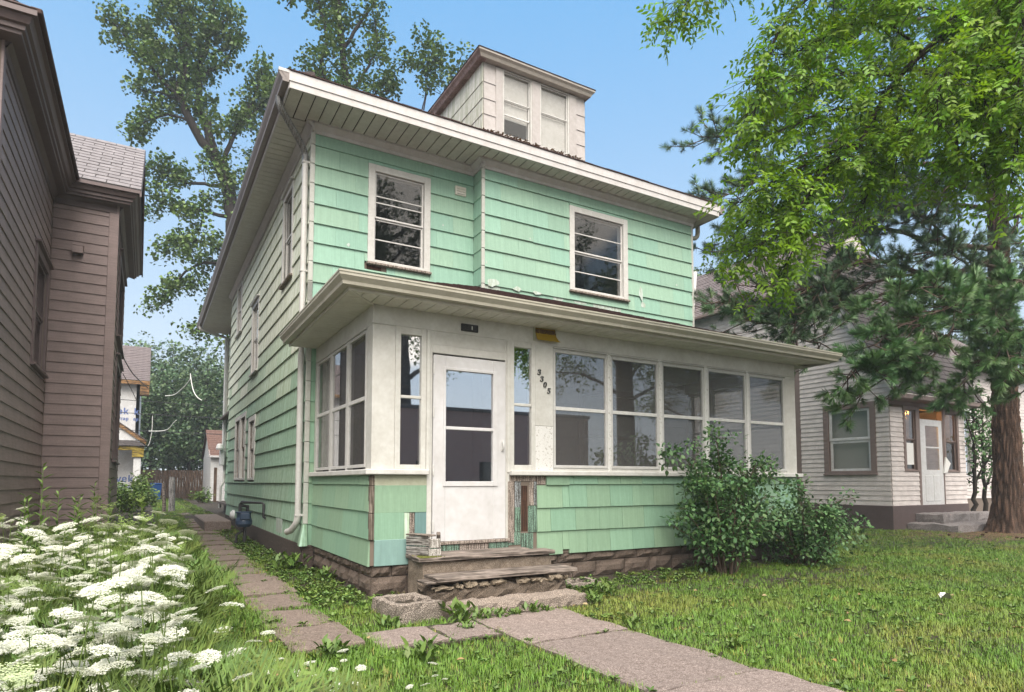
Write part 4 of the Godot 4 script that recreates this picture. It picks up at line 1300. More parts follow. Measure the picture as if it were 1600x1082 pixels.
func porch_roof(H: Node3D) -> void:
	var fx0 := -0.345
	var fx1 := 7.165
	var fz := 0.362
	# soffit planks: a mitred corner at each end
	var x := fx0
	while x < fx1 - 0.01:
		var e := minf(x + 0.142, fx1)
		var b := MB.new()
		var za := -0.005
		var p := []
		for q in [[x, za], [e, za], [e, fz], [x, fz]]:
			var z0: float = q[1]
			if z0 < 0.1:
				z0 = maxf(za, minf(fz, maxf((0.0 - q[0]) * fz / 0.345, (q[0] - PW) * fz / (fx1 - PW))))
			p.append(Vector3(q[0], 3.04, z0))
		var u := []
		for q in p:
			u.append(q + Vector3(0, 0.012, 0))
		b.hexa([p[0], p[1], u[0], u[1], p[3], p[2], u[3], u[2]])
		part(H, "soffit_plank", b.done(), M.soffit_light)
		x = e + 0.010
	var z := ZM + 0.02
	while z < fz:
		var e := minf(z + 0.1, fz)
		var b := MB.new()
		var xa := minf(0.0, -z * 0.345 / fz) if z > 0 else 0.0
		var xb := minf(0.0, -e * 0.345 / fz) if e > 0 else 0.0
		b.hexa([Vector3(fx0, 3.041, z), Vector3(xa, 3.041, z), Vector3(fx0, 3.052, z), Vector3(xa, 3.052, z), Vector3(fx0, 3.041, e - 0.009), Vector3(xb, 3.041, e - 0.009), Vector3(fx0, 3.052, e - 0.009), Vector3(xb, 3.052, e - 0.009)])
		part(H, "soffit_plank", b.done(), M.soffit_light)
		z = e
	pbox(H, "soffit_right", Vector3(PW, 3.04, ZM), Vector3(fx1, 3.052, -0.002), M.soffit_light, 0.0)
	var mb := MB.new()
	mb.tube([Vector3(fx0 + 0.01, 3.038, fz - 0.01), Vector3(0.0, 3.038, 0.0)], [0.012, 0.012], 6)
	part(H, "mitre_strip", mb.done(), M.soffit_light)
	# fascia and gutters
	pbox(H, "porch_fascia", Vector3(fx0 - 0.02, 3.032, fz), Vector3(fx1 + 0.02, 3.15, fz + 0.02), M.gutter_tan_light, 0.003)
	pbox(H, "porch_fascia", Vector3(fx0 - 0.02, 3.032, ZM + 0.02), Vector3(fx0, 3.15, fz - 0.001), M.gutter_tan_light, 0.003)
	pbox(H, "porch_fascia", Vector3(fx1, 3.032, ZM), Vector3(fx1 + 0.02, 3.15, fz - 0.001), M.gutter_tan_light, 0.003)
	var gp := gutter_profile(0.0, 0.125, 3.065, 0.122)
	var f := wall_xf(Vector3(0, 0, fz + 0.021), Vector3.BACK)
	for s in [[fx0 - 0.021, 3.7, 1.0, 0.0], [3.704, fx1 + 0.021, 0.0, 1.0]]:
		part(H, "porch_gutter", extrude(gp, f, s[0], s[1], s[2], s[3]), M.gutter_tan)
	part(H, "porch_gutter", extrude(gp, wall_xf(Vector3(fx0 - 0.021, 0, 0), Vector3.LEFT), ZM + 0.02, fz + 0.021, 0.0, 1.0), M.gutter_tan)
	part(H, "porch_gutter", extrude(gp, wall_xf(Vector3(fx1 + 0.021, 0, 0), Vector3.RIGHT), -fz - 0.021, -ZM, 1.0, 0.0), M.gutter_tan)
	for s in [[3.69, 3.714]]:
		part(H, "gutter_joint", extrude(gutter_profile(0.0, 0.128, 3.06, 0.13), f, s[0], s[1]), M.gutter_tan)
	# hipped roof against the house wall
	var k := 0.385
	var a := Vector3(fx0 - 0.06, 3.172, fz + 0.06)
	var b2 := Vector3(fx1 + 0.06, 3.172, fz + 0.06)
	var dep := fz + 0.06 - ZM
	var c := Vector3(a.x + dep, 3.172 + dep * k, ZM)
	var d := Vector3(b2.x - dep, 3.172 + dep * k, ZM)
	part(H, "porch_roof", shingled(a, b2, c, d, 22, 0.3), M.roof_red).set_meta("kind", "stuff")
	part(H, "porch_roof", shingled(Vector3(a.x, a.y, ZM), a, c, c, 22, 0.3), M.roof_red).set_meta("kind", "stuff")
	part(H, "porch_roof", shingled(b2, Vector3(b2.x, a.y, ZM), d, d, 22, 0.3), M.roof_red).set_meta("kind", "stuff")
	# sprouts and debris in the gutter
	var sp := MB.new()
	for i in 40:
		var x0 := rng.randf_range(5.2, 6.8)
		var p := Vector3(x0, 3.17, fz + 0.09)
		var ang := rng.randf_range(0, TAU)
		sp.leaf(p, Vector3(cos(ang) * 0.6, rng.randf_range(0.4, 1.0), sin(ang) * 0.6).normalized(), Vector3(-sin(ang), 0, cos(ang)), rng.randf_range(0.03, 0.09), 0.035)
	part(H, "gutter_sprouts", sp.done(), M.leaf_weed).set_meta("kind", "stuff")


# ---------------------------------------------------------------- steps and the small things beside them
func front_steps() -> void:
	var S := thing("front_steps", "worn concrete front steps with grey wooden treads below the white storm door", "steps", Vector3(1.1, 0, 0.5))
	var o := -S.position
	var rel := func(v: Vector3) -> Vector3: return v + o
	part(S, "landing_block", rough_block(Vector3(0.39, -0.05, 0.02), Vector3(1.93, 0.40, 0.435), 0.012, 14, 4, 5), M.step_concrete, Transform3D(Basis(), o))
	pbox(S, "tread_board", rel.call(Vector3(0.35, 0.402, 0.24)), rel.call(Vector3(1.95, 0.446, 0.47)), M.step_wood, 0.006)
	pbox(S, "tread_board", rel.call(Vector3(0.37, 0.404, 0.025)), rel.call(Vector3(1.76, 0.452, 0.232)), M.step_wood, 0.006)
	part(S, "step_block", rough_block(Vector3(0.33, -0.05, 0.42), Vector3(1.84, 0.205, 0.87), 0.02, 22, 5, 6), M.step_pebble_dark, Transform3D(Basis(), o))
	# crumbled lip in pieces
	var x := 0.33
	while x < 1.82:
		var w := rng.randf_range(0.07, 0.22)
		if not (x > 1.1 and x < 1.22):
			part(S, "crumbled_lip", rough_block(Vector3(x, 0.19, 0.80 + rng.randf_range(-0.03, 0.02)), Vector3(minf(x + w, 1.84), 0.243 + rng.randf_range(-0.02, 0.012), 0.895), 0.014, 5, 2, 2), M.step_lime, Transform3D(Basis(), o))
		x += w + 0.008
	pbox(S, "tread_board", rel.call(Vector3(0.36, 0.265, 0.55)), rel.call(Vector3(1.94, 0.302, 0.90)), M.step_wood, 0.006)
	pbox(S, "tread_board", rel.call(Vector3(0.27, 0.245, 0.60)), rel.call(Vector3(0.62, 0.264, 0.86)), M.step_wood, 0.005)
	part(S, "bottom_step", rough_block(Vector3(0.44, -0.10, 0.84), Vector3(1.86, 0.088, 1.17), 0.013, 24, 3, 8), M.step_pebble, Transform3D(Basis(), o))
	var ms := MB.new()
	for i in 240:
		var q := Vector2(0.37 + absf(rng.randfn(0, 0.09)), 0.46 - absf(rng.randfn(0, 0.07)))
		if q.x < 0.9 and q.y > 0.2:
			var h := rng.randf_range(0.003, 0.009)
			var s := rng.randf_range(0.006, 0.016)
			ms.lathe([Vector2(s, 0), Vector2(s * 0.7, h), Vector2(0, h * 1.3)], Vector3(q.x, 0.445, q.y) + o, 5)
	part(S, "moss_patch", ms.done(), M.moss).set_meta("kind", "stuff")

	var P := thing("concrete_planter", "empty rectangular concrete planter trough on the left of the front steps", "planter", Vector3(0.07, 0.0, 0.88), 0.12)
	trough(P, 0.22, 0.27, 0.15)
	var Q := thing("concrete_planter", "low broken concrete planter in the weeds right of the front steps", "planter", Vector3(2.33, 0.0, 0.40), -0.1)
	trough(Q, 0.22, 0.20, 0.075)

	var B := thing("broken_wooden_box", "broken wooden box of peeling boards on the landing left of the door", "wooden box", Vector3(0.48, 0.448, 0.22), 0.0)
	var peel: Material = M.grey_board
	var side := Transform3D(Basis(Vector3.UP, -1.18), Vector3(-0.05, 0, 0.0))
	for s in [[0.0, 0.088], [0.098, 0.19]]:
		part(B, "side_board", bmesh(Vector3(0.33, s[1] - s[0], 0.02), 0.003), peel, side * Transform3D(Basis(Vector3.BACK, 0.04), Vector3(0, (s[0] + s[1]) / 2, 0)))
	part(B, "top_board", bmesh(Vector3(0.33, 0.018, 0.11), 0.003), M.step_wood, side * Transform3D(Basis(), Vector3(0.0, 0.203, -0.04)))
	for s in [[0.0, 0.07, 0.13], [0.08, 0.17, 0.12]]:
		part(B, "end_board", bmesh(Vector3(s[2], s[1] - s[0], 0.03), 0.004), M.white_peel, Transform3D(Basis(Vector3.UP, 0.1), Vector3(0.075, (s[0] + s[1]) / 2, 0.145)))
	part(B, "post", bmesh(Vector3(0.035, 0.235, 0.04), 0.008), M.step_wood, Transform3D(Basis(Vector3.BACK, 0.02), Vector3(0.135, 0.118, 0.10)))

	var N := thing("notice_sign", "small yellow no trespassing notice curling off the porch header", "sign", Vector3(1.985, 2.88, 0.004))
	var sg := MB.new()
	var prev := []
	for i in 7:
		var t := i / 6.0
		var y := 0.158 - t * 0.155
		var z := 0.006 + 0.055 * pow(t, 2.5)
		var row := [Vector3(0.0, y, z), Vector3(0.285 + 0.03 * pow(t, 3), y + 0.004 - 0.01 * t, z + 0.02 * t * t), Vector3(0.0, y, z - 0.003), Vector3(0.285 + 0.03 * pow(t, 3), y + 0.004 - 0.01 * t, z + 0.02 * t * t - 0.003)]
		if i:
			sg.hexa([row[0], row[1], prev[0], prev[1], row[2], row[3], prev[2], prev[3]])
		prev = row
	part(N, "sheet", sg.done(), M.sign_yellow)
	pbox(N, "printed_band", Vector3(0.012, 0.083, 0.0105), Vector3(0.275, 0.15, 0.0125), M.sign_ochre, 0.0)
	part(N, "lettering", text_mesh("NO TRESPASSING", 0.033, "Droid Sans", 0.003, true), M.sign_brown, Transform3D(Basis.from_scale(Vector3(0.80, 1.5, 1)), Vector3(0.144, 0.116, 0.0145)))
	pbox(N, "side_strip", Vector3(-0.03, 0.0, 0.0), Vector3(0.0, 0.16, 0.006), M.greige_board, 0.001)


# a block whose faces are cut into cells and roughened
func rough_block(lo: Vector3, hi: Vector3, amt: float, nx: int, ny: int, nzz: int) -> Mesh:
	var b := MB.new()
	var cnt := [nx, ny, nzz]
	var seen := {}
	var jig := func(p: Vector3) -> Vector3:
		var key := p.snapped(Vector3.ONE * 0.0005)
		if not seen.has(key):
			var e := 0
			for a in 3:
				if absf(p[a] - lo[a]) < 0.001 or absf(p[a] - hi[a]) < 0.001:
					e += 1
			var k := rv(amt)
			if e >= 2:
				k += ((lo + hi) / 2 - p).sign() * Vector3(1, 1, 1) * amt * rng.randf_range(0.2, 1.4)
			seen[key] = p + k
		return seen[key]
	for a in 3:
		var c := (a + 1) % 3
		var d := (a + 2) % 3
		for s in 2:
			for i in cnt[c]:
				for j in cnt[d]:
					var q := []
					for w in [[0, 0], [1, 0], [1, 1], [0, 1]]:
						var p := Vector3.ZERO
						p[a] = hi[a] if s else lo[a]
						p[c] = lerpf(lo[c], hi[c], float(i + w[0]) / cnt[c])
						p[d] = lerpf(lo[d], hi[d], float(j + w[1]) / cnt[d])
						q.append(jig.call(p))
					var cen := (lo + hi) / 2
					b.poly([q[0], q[1], q[2]], cen)
					b.poly([q[0], q[2], q[3]], cen)
	return b.done()


func trough(P: Node3D, w: float, d: float, h: float) -> void:
	var t := 0.075
	part(P, "trough_wall", rough_block(Vector3(-w, -0.06, d - t), Vector3(w, h, d), 0.007, 9, 4, 2), M.planter_concrete)
	part(P, "trough_wall", rough_block(Vector3(-w, -0.06, -d), Vector3(w, h, -d + t), 0.007, 9, 4, 2), M.planter_concrete)
	part(P, "trough_wall", rough_block(Vector3(-w, -0.06, -d + t * 0.8), Vector3(-w + t, h - 0.004, d - t * 0.8), 0.012, 2, 4, 8), M.planter_concrete)
	part(P, "trough_wall", rough_block(Vector3(w - t, -0.06, -d + t * 0.8), Vector3(w, h - 0.004, d - t * 0.8), 0.012, 2, 4, 8), M.planter_concrete)
	part(P, "soil_fill", rough_block(Vector3(-w + t * 0.8, -0.05, -d + t * 0.8), Vector3(w - t * 0.8, h - 0.05, d - t * 0.8), 0.01, 6, 1, 6), M.soil)


# ---------------------------------------------------------------- the brown house on the left
func brown_house() -> void:
	var H := thing("brown_house", "brown clapboard house with projecting gabled wing and grey shingle roof", "house", Vector3(-6, 0, -5))
	var o := Transform3D(Basis(), -H.position)
	var xm := -3.31
	var xs := -2.50
	var zb := -4.85
	var zf := -1.1
	var pk := func(x, y): return "brown_board_%d" % rng.randi_range(0, 5)
	var mw := wall_xf(Vector3(xm, 0, 0), Vector3.RIGHT)
	var bf := wall_xf(Vector3(0, 0, zb), Vector3.BACK)
	var sd := wall_xf(Vector3(xs, 0, 0), Vector3.RIGHT)
	var win := [3.5, 4.72, 2.70, 4.25]
	var hole := inner(win[0], win[1], win[2], win[3], 0.11)
	var w := wall(H, "side_wall", o * mw, -zf, -zb, -0.1, 5.45, 0.15, [hole], M.wall_core)
	var ys := steps(0.5 - 0.152 * 2, 0.152, 35)
	clad(w, "clapboard", -zf + 0.1, -zb - 0.005, ys, 3.4, [rect(win[0], win[1], win[2], win[3])], 0.004, 0.017, pk, 0.002)
	pbox(w, "corner_board", Vector3(-zf - 0.01, 0.1, 0), Vector3(-zf + 0.1, 5.42, 0.025), M.brown_board_0, 0.004)
	window(H, o * mw, win[0], win[1], win[2], win[3], 0.11, {"casing": "brown_trim", "sash": "brown_trim", "pane": "pane_mirror_low", "cap": "brown_trim", "sill": "brown_trim"})
	var b := wall(H, "wing_front_wall", o * bf, xm, xs, -0.1, 5.45, 0.15, [], M.wall_core)
	clad(b, "clapboard", xm + 0.02, xs - 0.1, ys, 5.0, [rect(-3.04, -2.90, 4.56, 4.70)], 0.004, 0.017, pk, 0.002)
	pbox(b, "corner_board", Vector3(xs - 0.1, 0.1, 0), Vector3(xs + 0.028, 5.42, 0.026), M.brown_board_2, 0.004)
	var vm := MB.new()
	vm.hexa([Vector3(-0.065, -0.06, 0), Vector3(0.065, -0.06, 0), Vector3(-0.065, 0.075, 0), Vector3(0.065, 0.075, 0), Vector3(-0.065, -0.06, 0.11), Vector3(0.065, -0.06, 0.11), Vector3(-0.065, 0.045, 0.10), Vector3(0.065, 0.045, 0.10)])
	var hood := part(H, "vent_hood", vm.done(), M.brown_board_1, o * Transform3D(Basis(), Vector3(-2.97, 4.625, zb)))
	pbox(hood, "flap", Vector3(-0.055, -0.064, 0.01), Vector3(0.055, -0.05, 0.1), M.brown_soffit, 0.002)
	var sw := [[5.9, 7.7, 1.55, 3.3], [5.7, 7.9, 3.6, 5.0]]
	var hs := []
	var rs := []
	for s in sw:
		hs.append(inner(s[0], s[1], s[2], s[3], 0.12))
		rs.append(rect(s[0], s[1], s[2], s[3]))
	var s2 := wall(H, "wing_side_wall", o * sd, -zb + 0.002, 8.6, -0.1, 5.45, 0.15, hs, M.wall_core)
	clad(s2, "clapboard", -zb + 0.1, 8.6, ys, 4.0, rs, 0.004, 0.017, pk, 0.002)
	pbox(s2, "corner_board", Vector3(-zb - 0.025, 0.1, 0), Vector3(-zb + 0.1, 5.42, 0.025), M.brown_board_3, 0.004)
	for s in sw:
		window(H, o * sd, s[0], s[1], s[2], s[3], 0.12, {"casing": "brown_trim", "sash": "brown_trim", "pane": "pane_mirror_low", "cap": "brown_trim", "sill": "brown_trim"})
	# the rest of the body, closed
	wall(H, "front_wall", o * wall_xf(Vector3(0, 0, zf), Vector3.BACK), -10.0, xm - 0.151, -0.1, 5.45, 0.15, [], M.brown_board_1)
	wall(H, "rear_wall", o * wall_xf(Vector3(0, 0, -14.0), Vector3.FORWARD), -xm, 10.0, -0.1, 5.45, 0.15, [], M.brown_board_1)
	wall(H, "rear_wall", o * wall_xf(Vector3(xm, 0, 0), Vector3.RIGHT), 8.6, 14.0, -0.1, 5.45, 0.15, [], M.brown_board_1)
	wall(H, "far_wall", o * wall_xf(Vector3(-10.0, 0, 0), Vector3.LEFT), -14.0, zf, -0.1, 5.45, 0.15, [], M.brown_board_1)
	pbox(H, "ceiling", o * Vector3(-10, 5.3, -14), o * Vector3(xm - 0.16, 5.38, zf - 0.16), M.interior_dark, 0.0)
	pbox(H, "ceiling", o * Vector3(xm - 0.15, 5.3, -8.6), o * Vector3(xs - 0.16, 5.38, zb - 0.16), M.interior_dark, 0.0)
	# boxed cornices: soffit, bed mould, stepped crown
	var crown := [Vector2(0.0, 5.40), Vector2(0.17, 5.40), Vector2(0.175, 5.43), Vector2(0.20, 5.435), Vector2(0.205, 5.475), Vector2(0.235, 5.485), Vector2(0.265, 5.545), Vector2(0.30, 5.55), Vector2(0.30, 5.60), Vector2(0.0, 5.60)]
	part(H, "cornice", extrude(crown, o * mw, -zf, -zb, 1.0, -1.0), M.brown_trim)
	part(H, "cornice", extrude(crown, o * bf, xm, xs, -1.0, 1.0), M.brown_trim)
	part(H, "cornice", extrude(crown, o * sd, -zb, 8.6, 1.0, 1.0), M.brown_trim)
	part(H, "cornice", extrude(crown, o * wall_xf(Vector3(0, 0, zf), Vector3.BACK), -10.0, xm, 1.0, 1.0), M.brown_trim)
	for q in [[mw, -zf, -zb - 0.02, -0.03], [bf, xm + 0.02, xs, 0.03], [sd, -zb, 8.6, 0.0]]:
		part(H, "bed_mould", extrude([Vector2(0, 5.28), Vector2(0.03, 5.28), Vector2(0.035, 5.36), Vector2(0.08, 5.402), Vector2(0, 5.402)], o * q[0], q[1], q[2]), M.brown_soffit)
	# wing roof: ridge across, its shingles one by one on the slope that shows
	var y0 := 5.605
	var a := Vector3(xm - 2.0, y0, zb + 0.30)
	var e := Vector3(xs + 0.31, y0, zb + 0.30)
	var rz := -6.72
	var ry := 7.25
	var c := Vector3(a.x, ry, rz)
	var d := Vector3(e.x, ry, rz)
	var up := (c - a)
	var ln := up.length()
	up /= ln
	var nr := Vector3.RIGHT.cross(up).normalized()
	if nr.y < 0:
		nr = -nr
	slab(H, "roof_deck", [o * (a - nr * 0.03), o * (e - nr * 0.03), o * (d - nr * 0.03), o * (c - nr * 0.03)], nr * 0.028, M.roof_dark)
	slab(H, "roof_deck", [o * (c - nr * 0.03), o * (d - nr * 0.03), o * Vector3(d.x, y0, rz * 2 - a.z), o * Vector3(c.x, y0, rz * 2 - a.z)], Vector3(0, 0.03, 0), M.roof_dark)
	var rows := 15
	var rh := ln / rows
	var shb := Basis(Vector3.RIGHT, up, nr)
	var deck := H.get_node("roof_deck")
	for r in rows:
		var x := e.x - (0.0 if r % 2 else 0.15)
		if r % 2 == 0:
			part(deck, "shingle", lap_mesh(0.140, rh + 0.02, 0.004, 0.016), M["grey_roof_shingle_%d" % rng.randi_range(0, 5)], Transform3D(shb, o * (a + up * rh * r + Vector3(e.x - a.x - 0.075, 0, 0))))
		while x > xm - 0.2:
			part(deck, "shingle", lap_mesh(0.288, rh + 0.02, 0.004, 0.016), M["grey_roof_shingle_%d" % rng.randi_range(0, 5)], Transform3D(shb, o * (a + up * rh * r + Vector3(x - 0.15 - a.x, rng.randf_range(-0.003, 0.003), 0))))
			x -= 0.30
	# gable wall under the rake, rake boards
	var g := MB.new()
	var gy := y0 - 0.05
	var ring := [o * Vector3(xs - 0.02, gy, zb), o * Vector3(xs - 0.02, gy, rz * 2 - zb), o * Vector3(xs - 0.02, ry - 0.1, rz)]
	g.poly(ring, o * Vector3(xs - 2, 6, rz))
	part(H, "gable_wall", g.done(), M.brown_board_4)
	for s in [[a.z, rz], [rz * 2 - a.z, rz]]:
		slab(H, "rake_board", [o * Vector3(e.x - 0.02, y0 - 0.02, s[0]), o * Vector3(e.x - 0.02, ry - 0.02, s[1]), o * Vector3(e.x - 0.02, ry - 0.18, s[1]), o * Vector3(e.x - 0.02, y0 - 0.10, s[0])], Vector3(0.024, 0, 0), M.brown_trim)
	# main roof
	var m0 := Vector3(xm + 0.30, y0, zf + 0.30)
	var m1 := Vector3(xm + 0.30, y0, -14.3)
	var hw := 3.6
	part(H, "main_roof", shingled(o * m0, o * m1, o * Vector3(m0.x - hw, y0 + hw * 0.75, m0.z - hw), o * Vector3(m0.x - hw, y0 + hw * 0.75, m1.z + hw), 22, 0.35), M.roof_brown).set_meta("kind", "stuff")
	part(H, "main_roof", shingled(o * Vector3(-10.3, y0, m0.z), o * m0, o * Vector3(-10.3 + hw, y0 + hw * 0.75, m0.z - hw), o * Vector3(m0.x - hw, y0 + hw * 0.75, m0.z - hw), 22, 0.35), M.roof_brown).set_meta("kind", "stuff")
	part(H, "main_roof", shingled(o * Vector3(-10.3, y0, m1.z), o * Vector3(-10.3, y0, m0.z), o * Vector3(-10.3 + hw, y0 + hw * 0.75, m1.z + hw), o * Vector3(-10.3 + hw, y0 + hw * 0.75, m0.z - hw), 10, 0.6), M.roof_brown).set_meta("kind", "stuff")
	var de := MB.new()
	de.box(o * Vector3(xm + 0.24, y0 - 0.03, -14.3), o * Vector3(xm + 0.34, y0 + 0.03, zf + 0.30), 0.012)
	part(H, "roof_edge", de.done(), M.roof_brown)
	var fd := MB.new()
	fd.box(o * Vector3(-10, -0.3, -14), o * Vector3(xm - 0.01, 0.2, zf - 0.01))
	part(H, "foundation", fd.done(), M.parging)


# ---------------------------------------------------------------- the white house on the right
func white_house() -> void:
	var H := thing("white_house", "white clapboard house with mauve trim and small entry porch behind the pine", "house", Vector3(15, 0, -5))
	var o := Transform3D(Basis(), -H.position)
	var X := 13.25
	var Z := -2.1
	var sd := wall_xf(Vector3(X, 0, 0), Vector3.LEFT)
	var fr := wall_xf(Vector3(0, 0, Z), Vector3.BACK)
	var pk := func(x, y): return "cream_board_%d" % rng.randi_range(0, 5)
	var ys := steps(0.635, 0.1175, 24)
	var yt := steps(0.635, 0.1175, 49)
	var sw := [-3.78, -2.42, 1.40, 3.16]
	var w := wall(H, "side_wall", o * sd, -4.3, Z, -0.2, 3.3, 0.15, [inner(sw[0], sw[1], sw[2], sw[3], 0.14)], M.wall_core)
	wall(H, "side_wall", o * sd, -12.5, -4.302, -0.2, 6.4, 0.15, [], M.wall_core)
	slab(H, "gable_core", [o * Vector3(X + 0.002, 3.3, -2.15), o * Vector3(X + 0.002, 3.3, -4.3), o * Vector3(X + 0.002, 7.0, -4.3)], Vector3(0.12, 0, 0), M.wall_core)
	var cut := [rect(sw[0], sw[1], sw[2], sw[3]), rect(-4.60, -4.44, 0.6, 5.4)]
	for k in yt.size() - 1:
		var end: float = Z - 0.005 if yt[k + 1] < 3.25 else -1.80 - (yt[k + 1] - 3.27) / 1.75 - 0.02
		clad(w, "clapboard", -12.5, end, [yt[k], yt[k + 1]], 1.7 + 0.4 * (k % 3), cut, 0.003, 0.021, pk, 0.001)
	pbox(w, "mauve_board", Vector3(-4.595, 0.6, 0), Vector3(-4.445, 5.4, 0.02), M.mauve_trim, 0.003)
	window(H, o * sd, sw[0], sw[1], sw[2], sw[3], 0.14, {"casing": "mauve_trim", "sash": "vinyl_white", "sw": 0.075, "pane": "pane_mirror_low", "sill": "mauve_trim"})
	var pan := func(x, y): return "cream_board_%d" % rng.randi_range(0, 5)
	var wl := [13.80, 14.44, 1.45, 3.05]
	var wr := [15.64, 16.40, 1.45, 3.05]
	var dr := rect(14.52, 15.62, 0.58, 3.0)
	var f := wall(H, "entry_wall", o * fr, X, 16.75, -0.2, 3.3, 0.12, [inner(wl[0], wl[1], wl[2], wl[3], 0.09), inner(wr[0], wr[1], wr[2], wr[3], 0.09), dr], M.wall_core)
	clad(f, "clapboard", X + 0.005, 16.74, ys.slice(0, 21), 4.0, [rect(wl[0], wl[1], wl[2], wl[3]), rect(wr[0], wr[1], wr[2], wr[3]), rect(14.44, 15.64, 0.6, 3.1)], 0.003, 0.021, pan, 0.001)
	pbox(f, "header_board", Vector3(X, 3.06, 0), Vector3(16.75, 3.30, 0.02), M.mauve_trim, 0.003)
	wall(H, "entry_side", o * wall_xf(Vector3(16.75, 0, 0), Vector3.RIGHT), -Z, 4.6, -0.2, 3.3, 0.12, [], M.cream_board_2)
	window(H, o * fr, wl[0], wl[1], wl[2], wl[3], 0.09, {"casing": "mauve_trim", "sash": "mauve_trim", "pane": "pane_mirror_low", "pane_low": "pane_screen", "called": "entry_window"})
	window(H, o * fr, wr[0], wr[1], wr[2], wr[3], 0.09, {"casing": "mauve_trim", "sash": "mauve_trim", "pane": "pane_mirror_low", "pane_low": "pane_screen", "called": "entry_window"})
	var pp := pbox(H, "posted_notice", o * Vector3(13.95, 1.62, Z - 0.02), o * Vector3(14.28, 2.15, Z - 0.015), M.paper, 0.0)
	for q in [[14.44, 14.54], [15.60, 15.64]]:
		pbox(f, "door_jamb", Vector3(q[0], 0.58, -0.1), Vector3(q[1], 3.06, 0.022), M.mauve_trim, 0.003)
	# white door with a tall two-light window over two panels
	var dm := MB.new()
	for q in [[14.545, 14.80, 0.60, 2.76], [15.42, 15.595, 0.60, 2.76], [14.80, 15.42, 0.60, 1.50], [14.80, 15.42, 2.60, 2.76]]:
		dm.box(Vector3(q[0], q[2], -0.03), Vector3(q[1], q[3], 0.01), 0.003)
	var D := part(H, "entry_door", dm.done(), M.vinyl_white, o * fr)
	pbox(D, "meeting_rail", Vector3(14.80, 2.04, -0.02), Vector3(15.42, 2.08, 0.012), M.vinyl_white, 0.003)
	pbox(D, "pane", Vector3(14.80, 1.50, -0.012), Vector3(15.42, 2.04, -0.008), M.pane_mirror_low, 0.0)
	pbox(D, "pane", Vector3(14.80, 2.08, -0.012), Vector3(15.42, 2.60, -0.008), M.pane_mirror_low, 0.0)
	for q in [[14.72, 15.03], [15.10, 15.40]]:
		pbox(D, "panel", Vector3(q[0], 0.72, 0.008), Vector3(q[1], 1.36, 0.02), M.vinyl_white, 0.008)
	var fly := MB.new()
	fly.hexa([Vector3(0, 0, 0), Vector3(0.12, 0.05, 0.01), Vector3(-0.02, 0.42, 0.02), Vector3(0.16, 0.30, 0.04), Vector3(0, 0, 0.03), Vector3(0.12, 0.05, 0.05), Vector3(-0.02, 0.42, 0.05), Vector3(0.16, 0.30, 0.08)])
	tag(part(self, "flyer", fly.done(), M.paper, Transform3D(Basis(Vector3.BACK, -0.25), Vector3(15.56, 1.42, Z + 0.012))), "folded white flyer stuck in the handle of the white house's door", "flyer")
	pbox(H, "entry_room", o * Vector3(X + 0.15, 0.3, -4.0), o * Vector3(16.6, 0.5, Z - 0.12), M.interior_brown, 0.0)
	pbox(H, "entry_ceiling", o * Vector3(X + 0.15, 3.12, -4.6), o * Vector3(16.6, 3.2, Z - 0.12), M.interior_grey, 0.0)
	pbox(H, "added_lamp_partition", o * Vector3(X + 0.15, 0.5, -4.0), o * Vector3(X + 0.2, 3.12, Z - 0.125), M.interior_dark, 0.0)  # added partition that keeps the lamp light out of the side window
	pbox(H, "entry_back", o * Vector3(X + 0.15, 0.5, -4.1), o * Vector3(16.6, 3.12, -4.0), M.interior_brown, 0.0)
	# two lit bulbs under the entry ceiling
	for q in [[14.62, 2.93], [14.93, 2.97]]:
		var b := MB.new()
		b.lathe([Vector2(0, -0.055), Vector2(0.035, -0.045), Vector2(0.055, 0.0), Vector2(0.045, 0.04), Vector2(0.02, 0.07), Vector2(0, 0.075)], Vector3.ZERO, 12)
		var p := Vector3(q[0], q[1], Z - 0.4)
		part(H, "ceiling_lamp", b.done(), M.lamp_glow, o * Transform3D(Basis(), p))
		var l := OmniLight3D.new()
		l.name = "lamp_light"
		H.add_child(l, true)
		l.position = o * (p + Vector3(0, -0.09, 0.06))
		l.light_color = Color(1.0, 0.72, 0.4)
		l.light_energy = 0.06
		l.light_size = 0.05
		l.omni_range = 6.0
		l.omni_attenuation = 2.0
		l.shadow_enabled = true
	# foundation and steps
	pbox(H, "foundation", o * Vector3(X - 0.03, -0.3, -12.5), o * Vector3(16.78, 0.632, Z + 0.03), M.mauve_wall, 0.01)
	var off := o
	part(H, "entry_step", rough_block(Vector3(14.15, -0.1, Z + 0.03), Vector3(16.75, 0.44, -1.45), 0.02, 20, 4, 6), M.planter_pale, off)
	part(H, "entry_step", rough_block(Vector3(13.75, -0.2, Z + 0.03), Vector3(17.6, 0.235, -0.95), 0.02, 28, 3, 8), M.planter_pale, off)
	# steep front slope and gable
	var e0 := Vector3(12.98, 3.27, -1.72)
	var e1 := Vector3(17.05, 3.27, -1.72)
	var t0 := Vector3(12.98, 8.05, -4.45)
	var t1 := Vector3(17.05, 8.05, -4.45)
	part(H, "front_roof", shingled(o * e0, o * e1, o * t0, o * t1, 34, 0.30, 0.02), M.roof_dark).set_meta("kind", "stuff")
	pbox(H, "eave_board", o * Vector3(12.98, 3.16, -1.76), o * Vector3(17.05, 3.265, -1.735), M.mauve_trim, 0.003)
	pbox(H, "entry_soffit", o * Vector3(12.98, 3.15, -2.1), o * Vector3(17.05, 3.17, -1.762), M.mauve_trim, 0.0)
	slab(H, "rake_board", [o * Vector3(13.02, 3.10, -1.78), o * Vector3(13.02, 3.25, -1.72), o * Vector3(13.02, 8.03, -4.45), o * Vector3(13.02, 7.72, -4.45)], Vector3(0.03, 0, 0), M.cream_board_1)
